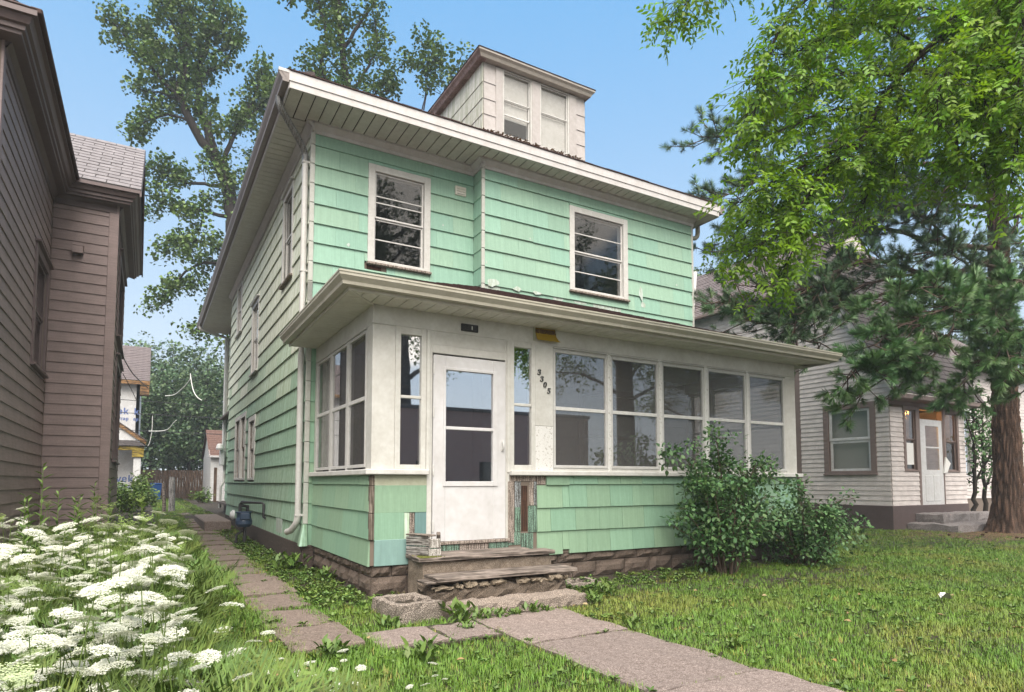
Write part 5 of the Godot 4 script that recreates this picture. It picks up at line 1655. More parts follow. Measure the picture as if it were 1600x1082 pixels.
	# main roof, ridge running back
	var h0 := Vector3(12.95, 6.40, -4.3)
	var h1 := Vector3(12.95, 6.40, -13.0)
	part(H, "main_roof", shingled(o * h1, o * h0, o * Vector3(15.6, 8.85, -13.0), o * Vector3(15.6, 8.85, -4.3), 26, 0.30, 0.02), M.roof_mauve).set_meta("kind", "stuff")
	part(H, "main_roof", shingled(o * Vector3(18.3, 6.4, -13.0), o * Vector3(18.3, 6.4, -4.3), o * Vector3(15.6, 8.85, -13.0), o * Vector3(15.6, 8.85, -4.3), 12, 0.5), M.roof_mauve).set_meta("kind", "stuff")
	var g := MB.new()
	g.poly([o * Vector3(12.95, 6.38, -4.36), o * Vector3(18.3, 6.38, -4.36), o * Vector3(15.6, 8.80, -4.36)], o * Vector3(15, 7, -8))
	part(H, "gable_wall", g.done(), M.cream_board_3)
	wall(H, "rear_wall", o * wall_xf(Vector3(0, 0, -12.5), Vector3.FORWARD), -18.1, -X, -0.2, 6.4, 0.15, [], M.cream_board_0)
	wall(H, "far_wall", o * wall_xf(Vector3(18.1, 0, 0), Vector3.RIGHT), 4.6, 12.5, -0.2, 6.4, 0.15, [], M.cream_board_0)
	pbox(H, "eave_gutter", o * Vector3(12.88, 6.33, -13.0), o * Vector3(13.0, 6.42, -4.3), M.mauve_trim, 0.01)
	pbox(H, "attic_floor", o * Vector3(13.3, 6.2, -12.4), o * Vector3(18.0, 6.3, -4.4), M.interior_dark, 0.0)
	var vp := MB.new()
	vp.tube([o * Vector3(13.25, 6.5, -8.3), o * Vector3(13.45, 8.1, -8.3)], [0.075, 0.075], 10)
	part(H, "vent_stack", vp.done(), M.vinyl_white)
	# right wing set back behind the pine
	var rw := [21.7, 22.9, 1.40, 3.75]
	var bk := wall(H, "right_wing_wall", o * wall_xf(Vector3(0, 0, -4.6), Vector3.BACK), 16.87, 27.0, -0.2, 5.2, 0.15, [inner(rw[0], rw[1], rw[2], rw[3], 0.16)], M.wall_core)
	clad(bk, "clapboard", 16.88, 27.0, steps(0.635, 0.1175, 38), 4.2, [rect(rw[0], rw[1], rw[2], rw[3])], 0.003, 0.021, pk, 0.001)
	window(H, o * wall_xf(Vector3(0, 0, -4.6), Vector3.BACK), rw[0], rw[1], rw[2], rw[3], 0.16, {"casing": "vinyl_white", "sash": "mauve_trim", "pane": "pane_mirror_low"})
	part(H, "right_wing_roof", shingled(o * Vector3(16.9, 5.1, -4.2), o * Vector3(27.2, 5.1, -4.2), o * Vector3(16.9, 8.3, -8.5), o * Vector3(27.2, 8.3, -8.5), 24, 0.35), M.roof_mauve).set_meta("kind", "stuff")
	wall(H, "right_wing_back", o * wall_xf(Vector3(0, 0, -8.6), Vector3.FORWARD), -27.0, -16.87, -0.2, 8.2, 0.15, [], M.cream_board_0)


# ---------------------------------------------------------------- things behind
func backyard() -> void:
	var gy := 0.2
	# unfinished house
	var U := thing("unfinished_house", "unfinished house wrapped in white building paper with raw lumber eaves", "house", Vector3(-5, gy, -33))
	var o := Transform3D(Basis(), -U.position)
	var zf := -30.4
	var xr := -2.40
	var w := wall(U, "wrapped_wall", o * wall_xf(Vector3(0, 0, zf), Vector3.BACK), -11.0, xr, 0, 6.15, 0.15, [], M.wrap)
	wall(U, "wrapped_wall", o * wall_xf(Vector3(xr, 0, 0), Vector3.RIGHT), -zf, 38, 0, 6.15, 0.15, [], M.wrap)
	for s in [["Tyvek", -2.86, 4.72, 0.42], ["HomeWrap", -2.86, 4.35, 0.22], ["k", -2.42, 4.72, 0.42], ["ap", -2.42, 4.35, 0.22], ["Tyvek", -2.55, 1.36, 0.44], ["HomeWrap", -2.55, 0.95, 0.22]]:
		var t := text_mesh(s[0], s[3] * 0.72, "Droid Sans", 0.012, true)
		part(w, "print", t, M.wrap_ink, Transform3D(Basis(), Vector3(s[1] - t.get_aabb().size.x / 2, s[2], 0.008)))
	part(U, "roof_slope", shingled(o * Vector3(-11.4, 6.25, zf + 0.45), o * Vector3(xr + 0.42, 6.25, zf + 0.45), o * Vector3(-11.4, 8.7, zf - 3.6), o * Vector3(xr + 0.42, 8.7, zf - 3.6), 20, 0.4, 0.02), M.roof_mauve).set_meta("kind", "stuff")
	pbox(U, "eave_board", o * Vector3(-11.4, 6.05, zf + 0.42), o * Vector3(xr + 0.42, 6.24, zf + 0.46), M.raw_lumber, 0.004)
	pbox(U, "eave_return", o * Vector3(xr, 5.55, zf - 0.2), o * Vector3(xr + 0.40, 6.05, zf + 0.40), M.raw_lumber, 0.004)
	# entry roof: half gable with rake board, skirt roof, yellow beam
	var ze := zf + 1.6
	pbox(U, "porch_beam", o * Vector3(-6.4, 2.72, ze - 0.1), o * Vector3(-2.12, 2.92, ze), M.yellow_lumber, 0.004)
	pbox(U, "porch_beam", o * Vector3(-2.62, 2.40, ze - 1.5), o * Vector3(-2.14, 2.72, ze - 0.02), M.yellow_lumber, 0.004)
	part(U, "skirt_roof", shingled(o * Vector3(-6.4, 2.93, ze + 0.1), o * Vector3(-2.05, 2.93, ze + 0.1), o * Vector3(-6.4, 3.32, ze - 0.7), o * Vector3(-2.6, 3.32, ze - 0.7), 5, 0.3, 0.02), M.roof_dark).set_meta("kind", "stuff")
	slab(U, "gable_infill", [o * Vector3(-4.25, 3.2, ze - 0.5), o * Vector3(-2.3, 3.2, ze - 0.5), o * Vector3(-4.25, 4.55, ze - 0.5)], Vector3(0, 0, 0.03), M.wrap)
	slab(U, "rake_board", [o * Vector3(-4.25, 4.60, ze - 0.42), o * Vector3(-2.05, 3.0, ze - 0.42), o * Vector3(-2.05, 3.18, ze - 0.42), o * Vector3(-4.25, 4.80, ze - 0.42)], Vector3(0, 0, 0.05), M.raw_lumber)
	slab(U, "porch_roof", [o * Vector3(-4.25, 4.82, ze - 0.40), o * Vector3(-2.02, 3.2, ze - 0.40), o * Vector3(-2.02, 3.2, zf + 0.1), o * Vector3(-4.25, 4.82, zf + 0.1)], Vector3(0, 0.04, 0), M.roof_mauve)
	slab(U, "porch_roof", [o * Vector3(-4.25, 4.82, ze - 0.40), o * Vector3(-6.45, 3.2, ze - 0.40), o * Vector3(-6.45, 3.2, zf + 0.1), o * Vector3(-4.25, 4.82, zf + 0.1)], Vector3(0, 0.04, 0), M.roof_mauve)
	for x in [-6.3, -2.35]:
		pbox(U, "porch_wall", o * Vector3(x - 0.2, 0, zf), o * Vector3(x + 0.1, 2.70, ze - 0.12), M.wrap, 0.0)

	# white garage with a rusty roof
	var G := thing("white_garage", "white sided garage with rusty brown roof at the end of the yard", "garage", Vector3(4, gy, -33))
	o = Transform3D(Basis(), -G.position)
	var gx := 0.92
	var g0 := -30.2
	var g1 := -35.2
	var ys := steps(0.22, 0.13, 19)
	var pk := func(x, y): return "vinyl_white"
	var ga := wall(G, "front_wall", o * wall_xf(Vector3(0, 0, g0), Vector3.BACK), gx, 8.0, 0, 2.62, 0.1, [], M.wall_core)
	clad(ga, "clapboard", gx, 8.0, ys, 9.0, [], 0.004, 0.018, pk)
	var gb := wall(G, "gable_wall", o * wall_xf(Vector3(gx, 0, 0), Vector3.LEFT), g1, g0, 0, 2.62, 0.1, [], M.vinyl_white)
	clad(gb, "clapboard", g1, g0, ys, 9.0, [], 0.004, 0.018, pk)
	var gm := MB.new()
	gm.poly([o * Vector3(gx, 2.62, g0), o * Vector3(gx, 2.62, g1), o * Vector3(gx, 4.05, (g0 + g1) / 2)], o * Vector3(gx + 2, 3, -33))
	part(gb, "gable_end", gm.done(), M.vinyl_white, (o * wall_xf(Vector3(gx, 0, 0), Vector3.LEFT)).affine_inverse())
	var rz := (g0 + g1) / 2
	part(G, "roof_slope", shingled(o * Vector3(gx - 0.12, 2.58, g0 + 0.25), o * Vector3(8.2, 2.58, g0 + 0.25), o * Vector3(gx - 0.12, 4.12, rz), o * Vector3(8.2, 4.12, rz), 14, 0.5), M.rust_roof).set_meta("kind", "stuff")
	part(G, "roof_slope", shingled(o * Vector3(8.2, 2.58, g1 - 0.25), o * Vector3(gx - 0.12, 2.58, g1 - 0.25), o * Vector3(8.2, 4.12, rz), o * Vector3(gx - 0.12, 4.12, rz), 14, 0.5), M.rust_roof).set_meta("kind", "stuff")
	pbox(G, "gutter", o * Vector3(gx - 0.1, 2.48, g0 + 0.22), o * Vector3(8.2, 2.58, g0 + 0.34), M.vinyl_white, 0.01)
	slab(G, "rake_board", [o * Vector3(gx - 0.1, 2.45, g0 + 0.2), o * Vector3(gx - 0.1, 2.62, g0 + 0.2), o * Vector3(gx - 0.1, 4.1, rz), o * Vector3(gx - 0.1, 3.93, rz)], Vector3(0.03, 0, 0), M.vinyl_white)

	# board fence
	var F := thing("board_fence", "brown wooden board fence beside the white garage", "fence", Vector3(-3, gy, -37))
	for i in 62:
		var h := 1.72 + rng.randf_range(-0.03, 0.03)
		pbox(F, "board", Vector3(-4.6 + i * 0.145, -0.1, rng.randf_range(-0.006, 0.006)), Vector3(-4.6 + i * 0.145 + 0.137, h, 0.022), M["fence_board_%d" % rng.randi_range(0, 5)], 0.003)
	for y in [0.4, 1.4]:
		pbox(F, "rail", Vector3(-4.6, y, -0.06), Vector3(4.4, y + 0.09, -0.012), M.fence_board_0, 0.004)
	for i in 4:
		pbox(F, "post", Vector3(-4.6 + i * 2.9, -0.2, -0.16), Vector3(-4.5 + i * 2.9, 1.7, -0.062), M.fence_board_1, 0.005)

	var B := thing("recycling_bin", "blue wheeled bin beside the wooden fence", "bin", Vector3(-1.5, gy, -34.6))
	var bm := MB.new()
	bm.hexa([Vector3(-0.22, 0, -0.24), Vector3(0.22, 0, -0.24), Vector3(-0.28, 0.88, -0.30), Vector3(0.28, 0.88, -0.30), Vector3(-0.22, 0, 0.22), Vector3(0.22, 0, 0.22), Vector3(-0.28, 0.88, 0.30), Vector3(0.28, 0.88, 0.30)])
	part(B, "body", bm.done(), M.bin_blue)
	pbox(B, "lid", Vector3(-0.31, 0.88, -0.34), Vector3(0.31, 0.94, 0.34), M.bin_blue, 0.02)
	for x in [-0.25, 0.25]:
		var wm := MB.new()
		wm.tube([Vector3(x - 0.03, 0.1, -0.26), Vector3(x + 0.03, 0.1, -0.26)], [0.1, 0.1], 12)
		part(B, "wheel", wm.done(), M.black_paint)

	var post := MB.new()
	post.tube([Vector3(0, -0.2, 0), Vector3(0.005, 0.5, 0), Vector3(-0.01, 0.9, 0.01), Vector3(0, 1.2, 0)], [0.105, 0.10, 0.10, 0.092], 10)
	tag(part(self, "weathered_post", post.done(), M.post_wood, Transform3D(Basis(), Vector3(-1.22, 0.17, -18.0))), "thick weathered black and white wooden post beside the side path", "post")
	var post2 := MB.new()
	post2.tube([Vector3(0, -0.2, 0), Vector3(-0.03, 0.5, 0), Vector3(-0.06, 1.0, 0)], [0.06, 0.055, 0.05], 8)
	tag(part(self, "weathered_post", post2.done(), M.step_wood, Transform3D(Basis(), Vector3(-1.42, 0.17, -18.1))), "thin leaning grey post just left of the thick weathered post", "post")
	tag(pbox(self, "garage_post", Vector3(1.02, 0.1, -29.6), Vector3(1.16, 1.95, -29.46), M.fence_board_4, 0.01), "slim brown post standing in front of the white garage", "post")

	# overhead lines
	var wires := [[1.35, 5.10, "upper power line crossing between the houses in front of the far trees"], [0.0, 4.35, "middle power line crossing between the houses in front of the far trees"], [0.0, 3.55, "lowest power line crossing between the houses in front of the far trees"]]
	for q in wires:
		var m := MB.new()
		var pts := []
		var rad := []
		for i in 25:
			var t := i / 24.0
			pts.append(Vector3(lerpf(-14, 22, t), q[1] + 0.5 * pow(t * 2 - 1, 2), -28.0 - q[0]))
			rad.append(0.016)
		m.tube(pts, rad, 5)
		tag(part(self, "power_line", m.done(), M.cable_dark), q[2], "power line")
	cable([at(190, 555, 15.0), at(208, 585, 17.0), at(231, 607, 20.0)], 0.014, "cable_dark", "black service cable running from the brown house to the unfinished house")
	cable([at(192, 585, 16.0), at(203, 605, 18.0), at(213, 626, 21.0)], 0.010, "cable_dark", "thin dark service cable below the thicker black one by the brown house")
	cable([at(258, 619, 25.0), at(272, 617, 24.7), at(286, 606, 24.3), at(297, 592, 24.0), at(297, 584, 24.0)], 0.017, "cable_white", "loose white cable sagging left from its knot between the houses")
	cable([at(297, 586, 24.0), at(301, 608, 23.8), at(307, 620, 23.6), at(315, 626, 23.5)], 0.017, "cable_white", "loose white cable hanging right from its knot between the houses")
	cable([at(232, 674, 26.0), at(250, 674, 25.8), at(262, 671, 25.6), at(270, 662, 25.4), at(275, 657, 25.3)], 0.016, "cable_white", "low white cable curling up to its end in front of the dark trees")
	cable([at(238, 650, 26.0), at(237, 672, 26.0), at(234, 690, 26.0), at(231, 697, 26.0)], 0.013, "cable_white", "short white cable hanging straight down near the unfinished house")

	# gas meter
	var Gm := thing("gas_meter", "blue gas meter standing against the green side wall", "gas meter", Vector3(-0.40, 0.12, -6.35))
	var mb := MB.new()
	mb.lathe([Vector2(0, 0.24), Vector2(0.115, 0.25), Vector2(0.15, 0.30), Vector2(0.15, 0.36), Vector2(0.125, 0.42), Vector2(0.125, 0.50), Vector2(0.15, 0.505), Vector2(0.15, 0.525), Vector2(0.10, 0.53), Vector2(0, 0.535)], Vector3.ZERO, 14)
	part(Gm, "meter_body", mb.done(), M.meter_blue)
	part(Gm, "index_box", bmesh(Vector3(0.17, 0.12, 0.06), 0.015), M.meter_blue, Transform3D(Basis(), Vector3(0.0, 0.44, 0.13)))
	var rg := MB.new()
	rg.lathe([Vector2(0, 0), Vector2(0.085, 0.0), Vector2(0.09, 0.03), Vector2(0.05, 0.075), Vector2(0, 0.08)], Vector3.ZERO, 14)
	part(Gm, "regulator", rg.done(), M.meter_grey, Transform3D(Basis(Vector3.FORWARD, -1.57), Vector3(-0.16, 0.47, -0.05)))
	var pm := MB.new()
	pm.tube([Vector3(-0.07, 0.5, 0), Vector3(-0.07, 0.66, 0), Vector3(-0.04, 0.7, 0.02), Vector3(0.10, 0.7, 0.3), Vector3(0.22, 0.7, 0.55), Vector3(0.25, 0.68, 0.6), Vector3(0.25, 0.45, 0.6), Vector3(0.32, 0.40, 0.6)], [0.028, 0.028, 0.03, 0.022, 0.022, 0.024, 0.022, 0.022], 8)
	pm.tube([Vector3(0.06, 0.5, 0), Vector3(0.06, 0.62, 0), Vector3(-0.04, 0.64, 0)], [0.035, 0.035, 0.03], 8)
	part(Gm, "pipe", pm.done(), M.pipe_dark)
	var rs := MB.new()
	rs.tube([Vector3(0.02, -0.15, 0), Vector3(0.02, 0.26, 0)], [0.03, 0.03], 8)
	rs.tube([Vector3(-0.12, -0.15, -0.02), Vector3(-0.12, 0.10, -0.02), Vector3(-0.02, 0.18, 0)], [0.025, 0.025, 0.025], 8)
	part(Gm, "riser", rs.done(), M.pipe_dark)


func cable(pts: Array, r: float, m: String, label: String) -> void:
	var c := Curve3D.new()
	for i in pts.size():
		var t: Vector3 = (pts[mini(i + 1, pts.size() - 1)] - pts[maxi(i - 1, 0)]) / 6.0
		c.add_point(pts[i], -t, t)
	c.bake_interval = 0.15
	var p := Array(c.get_baked_points())
	var rad := []
	for q in p:
		rad.append(r)
	var b := MB.new()
	b.tube(p, rad, 5)
	tag(part(self, "service_cable", b.done(), M[m]), label, "cable")


# across the street, mirrored in the storm door and the windows
func across_street() -> void:
	var s := slab(self, "street", [Vector3(-40, -0.27, 12.5), Vector3(60, -0.27, 12.5), Vector3(60, -0.27, 21.0), Vector3(-40, -0.27, 21.0)], Vector3(0, 0.03, 0), M.asphalt)
	s.set_meta("kind", "structure")
	var H := thing("brick_house", "low red brick house across the street, mirrored in the storm door", "house", Vector3(13, -0.25, 29))
	var f := wall_xf(Vector3(0, 0, -3.5), Vector3.FORWARD)
	var holes := []
	for x in [-6.0, -2.6, 1.2, 4.6]:
		holes.append(rect(x, x + 1.3, 1.0, 2.6))
	var w := wall(H, "front_wall", f, -9, 9, 0, 5.4, 0.3, holes, M.red_brick_1)
	for h in holes:
		pbox(H, "window", f * Vector3(h.position.x, h.position.y, -0.15), f * Vector3(h.end.x, h.end.y, -0.12), M.pane_dark, 0.0)
		pbox(H, "sill", f * Vector3(h.position.x - 0.1, h.position.y - 0.1, -0.05), f * Vector3(h.end.x + 0.1, h.position.y, 0.08), M.mortar, 0.01)
	wall(H, "side_wall", wall_xf(Vector3(-9, 0, 0), Vector3.LEFT), -3.2, 5, 0, 5.4, 0.3, [], M.red_brick_2)
	wall(H, "side_wall", wall_xf(Vector3(9, 0, 0), Vector3.RIGHT), -5, 3.2, 0, 5.4, 0.3, [], M.red_brick_2)
	wall(H, "back_wall", wall_xf(Vector3(0, 0, 5), Vector3.BACK), -8.7, 8.7, 0, 5.4, 0.3, [], M.red_brick_2)
	pbox(H, "roof", Vector3(-9.1, 5.4, -3.6), Vector3(9.1, 5.6, 5.1), M.roof_dark, 0.02)
	pbox(H, "room_floor", Vector3(-8.7, 0.1, -3.1), Vector3(8.7, 0.2, 4.7), M.interior_dark, 0.0)


# ---------------------------------------------------------------- plants
func smooth_path(pts: Array, step := 0.3) -> Array:
	var c := Curve3D.new()
	for i in pts.size():
		var t: Vector3 = (pts[mini(i + 1, pts.size() - 1)] - pts[maxi(i - 1, 0)]) / 6.0
		c.add_point(pts[i], -t, t)
	c.bake_interval = step
	return Array(c.get_baked_points())


func taper(n: int, r0: float, r1: float) -> Array:
	var out := []
	for i in n:
		out.append(lerpf(r0, r1, pow(float(i) / maxi(1, n - 1), 0.8)))
	return out


func frame(dir: Vector3, roll: float) -> Basis:
	var y := dir.normalized()
	var x := y.cross(Vector3.UP if absf(y.y) < 0.95 else Vector3.RIGHT).normalized()
	return Basis(x, y, x.cross(y)) * Basis(Vector3.UP, roll)


func tint(lo: float, hi: float, warm := 0.12) -> Color:
	var k := rng.randf_range(lo, hi)
	var w := rng.randf_range(-warm, warm)
	return Color(k * (1 + w), k, k * (1 - w))


func leaf_cluster(count: int, radius: float, size: float, wid: float, droop := 0.25) -> Mesh:
	var b := MB.new()
	for i in count:
		var p := rv().limit_length(1.0) * radius
		var d := (rv() + Vector3(0, -droop, 0) + p.normalized() * 0.4).normalized()
		var s := d.cross(Vector3.UP + rv(0.5)).normalized()
		var k := rng.randf_range(0.75, 1.2)
		b.col = tint(0.75, 1.2, 0.08)
		b.leaf(p, d, s, size * k, wid * k)
	return b.done()


# limbs: [points, r0, r1]; twigs and leaf clusters grow from the outer part of each
func grow(T: Node3D, limbs: Array, o: Dictionary) -> void:
	var base := T.position
	var tw := MB.new()
	var xfs := []
	var cols := []
	var wood: Material = M[o.bark]
	for li in limbs.size():
		var l: Array = limbs[li]
		var path := smooth_path(l[0], o.get("step", 0.5))
		var loc := []
		for p in path:
			loc.append(p - base + (rv(o.get("wob", 0.04)) if loc.size() > 0 else Vector3.ZERO))
		var m := MB.new()
		m.tube(loc, taper(loc.size(), l[1], l[2]), 9 if l[1] > 0.12 else 6)
		part(T, "trunk" if l.size() > 3 and l[3] == "trunk" else "branch", m.done(), wood)
		var from: float = o.get("from", 0.25) if l.size() < 5 else l[4]
		var length := 0.0
		for i in loc.size() - 1:
			length += loc[i].distance_to(loc[i + 1])
		var n := int(length * (1 - from) * o.twigs)
		for i in n:
			var t := lerpf(from, 1.0, (i + rng.randf()) / n)
			var f := t * (loc.size() - 1)
			var k := mini(int(f), loc.size() - 2)
			var p: Vector3 = loc[k].lerp(loc[k + 1], f - k)
			var tan: Vector3 = (loc[k + 1] - loc[k]).normalized()
			var d: Vector3 = (rv() + tan * o.get("forward", 0.5) + Vector3(0, o.get("lift", 0.2), 0)).normalized()
			var tl: float = o.twig * rng.randf_range(0.5, 1.25) * lerpf(1.0, 0.6, t)
			var q: Vector3 = p + d * tl * 0.5 + rv(0.08) * tl
			var e: Vector3 = q + (d + Vector3(0, -o.get("droop", 0.15), 0) + rv(0.3)).normalized() * tl * 0.5
			tw.tube([p, q, e], [o.get("tr", 0.02), o.get("tr", 0.02) * 0.6, o.get("tr", 0.02) * 0.25], 4, false)
			for j in o.per:
				var u: float = lerpf(0.35, 1.05, (j + rng.randf()) / o.per)
				var c: Vector3 = p.lerp(q, u * 2) if u < 0.5 else q.lerp(e, u * 2 - 1)
				c += rv(o.get("scatter", 0.25))
				var s: float = rng.randf_range(0.75, 1.25)
				xfs.append(Transform3D(Basis.from_euler(Vector3(rng.randf_range(-0.5, 0.5), rng.randf_range(0, TAU), rng.randf_range(-0.5, 0.5))).scaled(Vector3.ONE * s), c))
				cols.append(tint(o.get("lo", 0.75), o.get("hi", 1.25), o.get("warm", 0.12)))
	part(T, "twigs", tw.done(), wood).set_meta("kind", "stuff")
	multi(T, "crown", o.cluster, M[o.leaf], xfs, cols)


func round_tree(called: String, label: String, base: Vector3, h: float, rx: float, low: float, cluster: Mesh, leaf: String, twigs := 1.7, group := "") -> void:
	var T := thing(called, label, "tree", base, 0.0, group)
	var limbs := [[[base, base + Vector3(0.1, h * 0.3, 0), base + Vector3(-0.15, h * 0.6, 0.1), base + Vector3(0.1, h * 0.93, 0)], h * 0.022, 0.03, "trunk", 0.55]]
	var n := 15
	for i in n:
		var t := lerpf(low, 0.9, float(i) / n)
		var a := i * 2.4 + rng.randf_range(-0.4, 0.4)
		var r := rx * sqrt(maxf(0.1, 1.0 - pow((t - 0.5) / 0.56, 2))) * rng.randf_range(0.75, 1.1)
		var s := base + Vector3(0, h * (t - 0.1), 0)
		limbs.append([[s, s + Vector3(cos(a) * r * 0.5, h * 0.07, sin(a) * r * 0.5), s + Vector3(cos(a) * r, h * rng.randf_range(0.06, 0.15), sin(a) * r)], h * 0.008, 0.02])
	grow(T, limbs, {"bark": "maple_bark", "leaf": leaf, "cluster": cluster, "twigs": twigs, "twig": rx * 0.38, "per": 4, "scatter": rx * 0.09, "lo": 0.7, "hi": 1.3, "lift": 0.3})


func trees_behind() -> void:
	var near_c := leaf_cluster(18, 0.36, 0.155, 0.14)
	var far_c := leaf_cluster(24, 0.62, 0.21, 0.16)
	# the tall maple between the houses
	var B := at(374, 782, 28)
	B.y = 0.19
	var T := thing("maple_tree", "tall open maple rising between the brown house and the green house", "tree", B)
	var L := [
		[[B, at(372, 640, 28), at(370, 470, 28), at(364, 350, 28), at(356, 290, 28), at(334, 244, 28)], 0.42, 0.27, "trunk", 0.45],
		[[at(336, 248, 28), at(331, 230, 28), at(323, 194, 28), at(309, 169, 28), at(310, 133, 28), at(306, 119, 28), at(318, 83, 28.2), at(330, 40, 28.3), at(335, -20, 28.3)], 0.23, 0.04],
		[[at(336, 246, 28), at(317, 222, 27.8), at(298, 191, 27.6), at(284, 158, 27.4), at(280, 130, 27.4), at(291, 119, 27.4), at(291, 103, 27.4), at(283, 80, 27.4), at(295, 53, 27.4), at(284, 30, 27.4), at(276, -10, 27.4)], 0.22, 0.05],
		[[at(306, 119, 28), at(328, 111, 28.3), at(351, 97, 28.6), at(372, 60, 28.8)], 0.11, 0.03],
		[[at(284, 158, 27.4), at(256, 128, 27), at(225, 92, 26.7), at(190, 48, 26.4), at(165, 28, 26.2)], 0.10, 0.02],
		[[at(290, 119, 27.4), at(262, 85, 27.2), at(232, 45, 27), at(215, 42, 27)], 0.07, 0.02],
		[[at(283, 80, 27.4), at(270, 40, 27), at(250, 2, 26.8), at(235, -25, 26.7)], 0.07, 0.02],
		[[at(298, 191, 27.6), at(262, 178, 27.2), at(228, 192, 27), at(210, 203, 27)], 0.07, 0.02],
		[[at(284, 158, 27.4), at(250, 145, 27.2), at(215, 140, 27)], 0.06, 0.02],
		[[at(345, 265, 28), at(362, 215, 28.4), at(390, 165, 28.8), at(418, 108, 29)], 0.13, 0.02],
		[[at(362, 215, 28.4), at(385, 190, 28.8), at(425, 140, 29)], 0.08, 0.02],
		[[at(335, 40, 28.2), at(362, 30, 28.5), at(380, 45, 28.6)], 0.05, 0.02],
		[[at(356, 290, 28), at(318, 288, 27.6), at(278, 282, 27.3), at(236, 262, 27)], 0.10, 0.02],
		[[at(362, 340, 28), at(318, 330, 27.6), at(275, 325, 27.3), at(225, 305, 27)], 0.10, 0.02],
		[[at(362, 330, 28), at(385, 290, 28.6), at(405, 240, 29)], 0.10, 0.02],
		[[at(368, 420, 28), at(330, 410, 27.6), at(290, 425, 27.2), at(252, 480, 27)], 0.10, 0.02],
		[[at(368, 400, 28), at(320, 380, 27.6), at(280, 370, 27.3), at(245, 385, 27)], 0.09, 0.02],
		[[at(370, 470, 28), at(340, 480, 27.6), at(310, 520, 27.3)], 0.08, 0.02],
	]
	grow(T, L, {"bark": "maple_bark", "leaf": "leaf_maple", "cluster": near_c, "twigs": 4.9, "twig": 1.1, "per": 5, "scatter": 0.2, "from": 0.22, "lo": 0.7, "hi": 1.35, "wob": 0.05, "droop": 0.3})

	B = at(565, 780, 25.5)
	B.y = 0.19
	T = thing("cottonwood_tree", "airy tall tree whose top shows above the green house's roof", "tree", B)
	L = [
		[[B, at(562, 500, 25.5), at(556, 250, 25.5), at(545, 150, 25.5), at(535, 80, 25.5), at(528, 0, 25.5), at(520, -90, 25.5)], 0.36, 0.08, "trunk", 0.62],
		[[at(552, 200, 25.5), at(520, 140, 25.2), at(502, 107, 25), at(508, 75, 25), at(509, 50, 25), at(500, 10, 25), at(485, -40, 25)], 0.11, 0.03],
		[[at(535, 80, 25.5), at(560, 40, 25.5), at(585, 0, 25.5), at(600, -50, 25.5)], 0.09, 0.03],
		[[at(545, 150, 25.5), at(575, 105, 25.6), at(590, 70, 25.6), at(585, 30, 25.6)], 0.08, 0.02],
		[[at(528, 0, 25.5), at(495, -20, 25.2), at(460, -5, 25), at(448, 8, 25)], 0.06, 0.02],
		[[at(550, 190, 25.5), at(595, 135, 25.8), at(620, 110, 26), at(640, 95, 26)], 0.07, 0.015],
		[[at(550, 195, 25.5), at(585, 150, 25.6), at(612, 142, 25.7)], 0.06, 0.015],
		[[at(554, 230, 25.5), at(520, 150, 25), at(490, 115, 25), at(478, 100, 25)], 0.06, 0.015],
		[[at(556, 260, 25.5), at(640, 210, 26), at(660, 175, 26.2), at(664, 135, 26.2), at(666, 95, 26.2), at(660, 66, 26.2)], 0.06, 0.012, "branch", 0.7],
		[[at(662, 172, 26.2), at(668, 140, 26.2), at(680, 128, 26.2), at(676, 75, 26.2)], 0.03, 0.01, "branch", 0.5],
		[[at(650, 200, 26.1), at(690, 150, 26.3), at(705, 120, 26.3), at(715, 96, 26.3)], 0.04, 0.01, "branch", 0.5],
	]
	grow(T, L, {"bark": "maple_bark", "leaf": "leaf_maple", "cluster": leaf_cluster(15, 0.30, 0.14, 0.12), "twigs": 5.0, "twig": 0.9, "per": 4, "scatter": 0.16, "from": 0.3, "lo": 0.75, "hi": 1.3, "lift": 0.35})

	# far trees that close the view
	var g := "trees closing the far end of the yard"
	for q in [[205, 47.0, 11.5, 4.2, "far tree rising behind the unfinished house's roof"], [262, 50.0, 12.5, 5.0, "big dark far tree behind the dangling white cables"], [318, 46.0, 11.0, 4.4, "far tree behind the white garage and the fence"], [362, 52.0, 11.5, 5.0, "far tree right of the garage, mostly hidden by the green house"], [150, 53.0, 14.0, 5.0, "far tree hidden mostly by the brown house's wing"], [232, 42.0, 8.0, 3.2, "lower far tree standing just right of the unfinished house"], [292, 42.5, 8.5, 3.3, "lower far tree behind the board fence"]]:
		var p := at(q[0], 754, q[1])
		p.y = 0.2
		round_tree("far_tree", q[4], p, q[2], q[3], 0.22, far_c, "leaf_far", 1.9, g)
	for q in [[1095, 46.0, 17.5, 4.5, "pale far tree beyond the right end of the green house's roof"], [1215, 50.0, 19.0, 5.5, "far tree rising behind the white house's left roof"], [1330, 52.0, 20.0, 5.5, "far tree rising behind the middle of the white house's roof"], [1450, 44.0, 18.0, 5.5, "far tree behind the pine's trunk"], [1590, 40.0, 17.0, 5.5, "far tree beyond the white house's right wing"]]:
		var p := at(q[0], 754, q[1])
		p.y = 0.2
		round_tree("far_tree", q[4], p, q[2], q[3], 0.3, far_c, "leaf_far", 1.3, g)
	# trees along the far side of the street, seen in the glass
	for q in [[10.5, 27.5, 22.5, 5.5, "tall street tree mirrored in the upper left window"], [26.0, 27.0, 21.0, 6.0, "tall street tree mirrored in the upper right window"], [36.0, 30.0, 18.0, 5.0, "tall street tree farthest along the street"], [-1.0, 30.0, 18.0, 5.0, "tall street tree mirrored in the porch's left windows"]]:
		round_tree("street_tree", q[4], Vector3(q[0], -0.25, q[1]), q[2], q[3], 0.42, far_c, "leaf_maple", 2.0, "trees across the street")


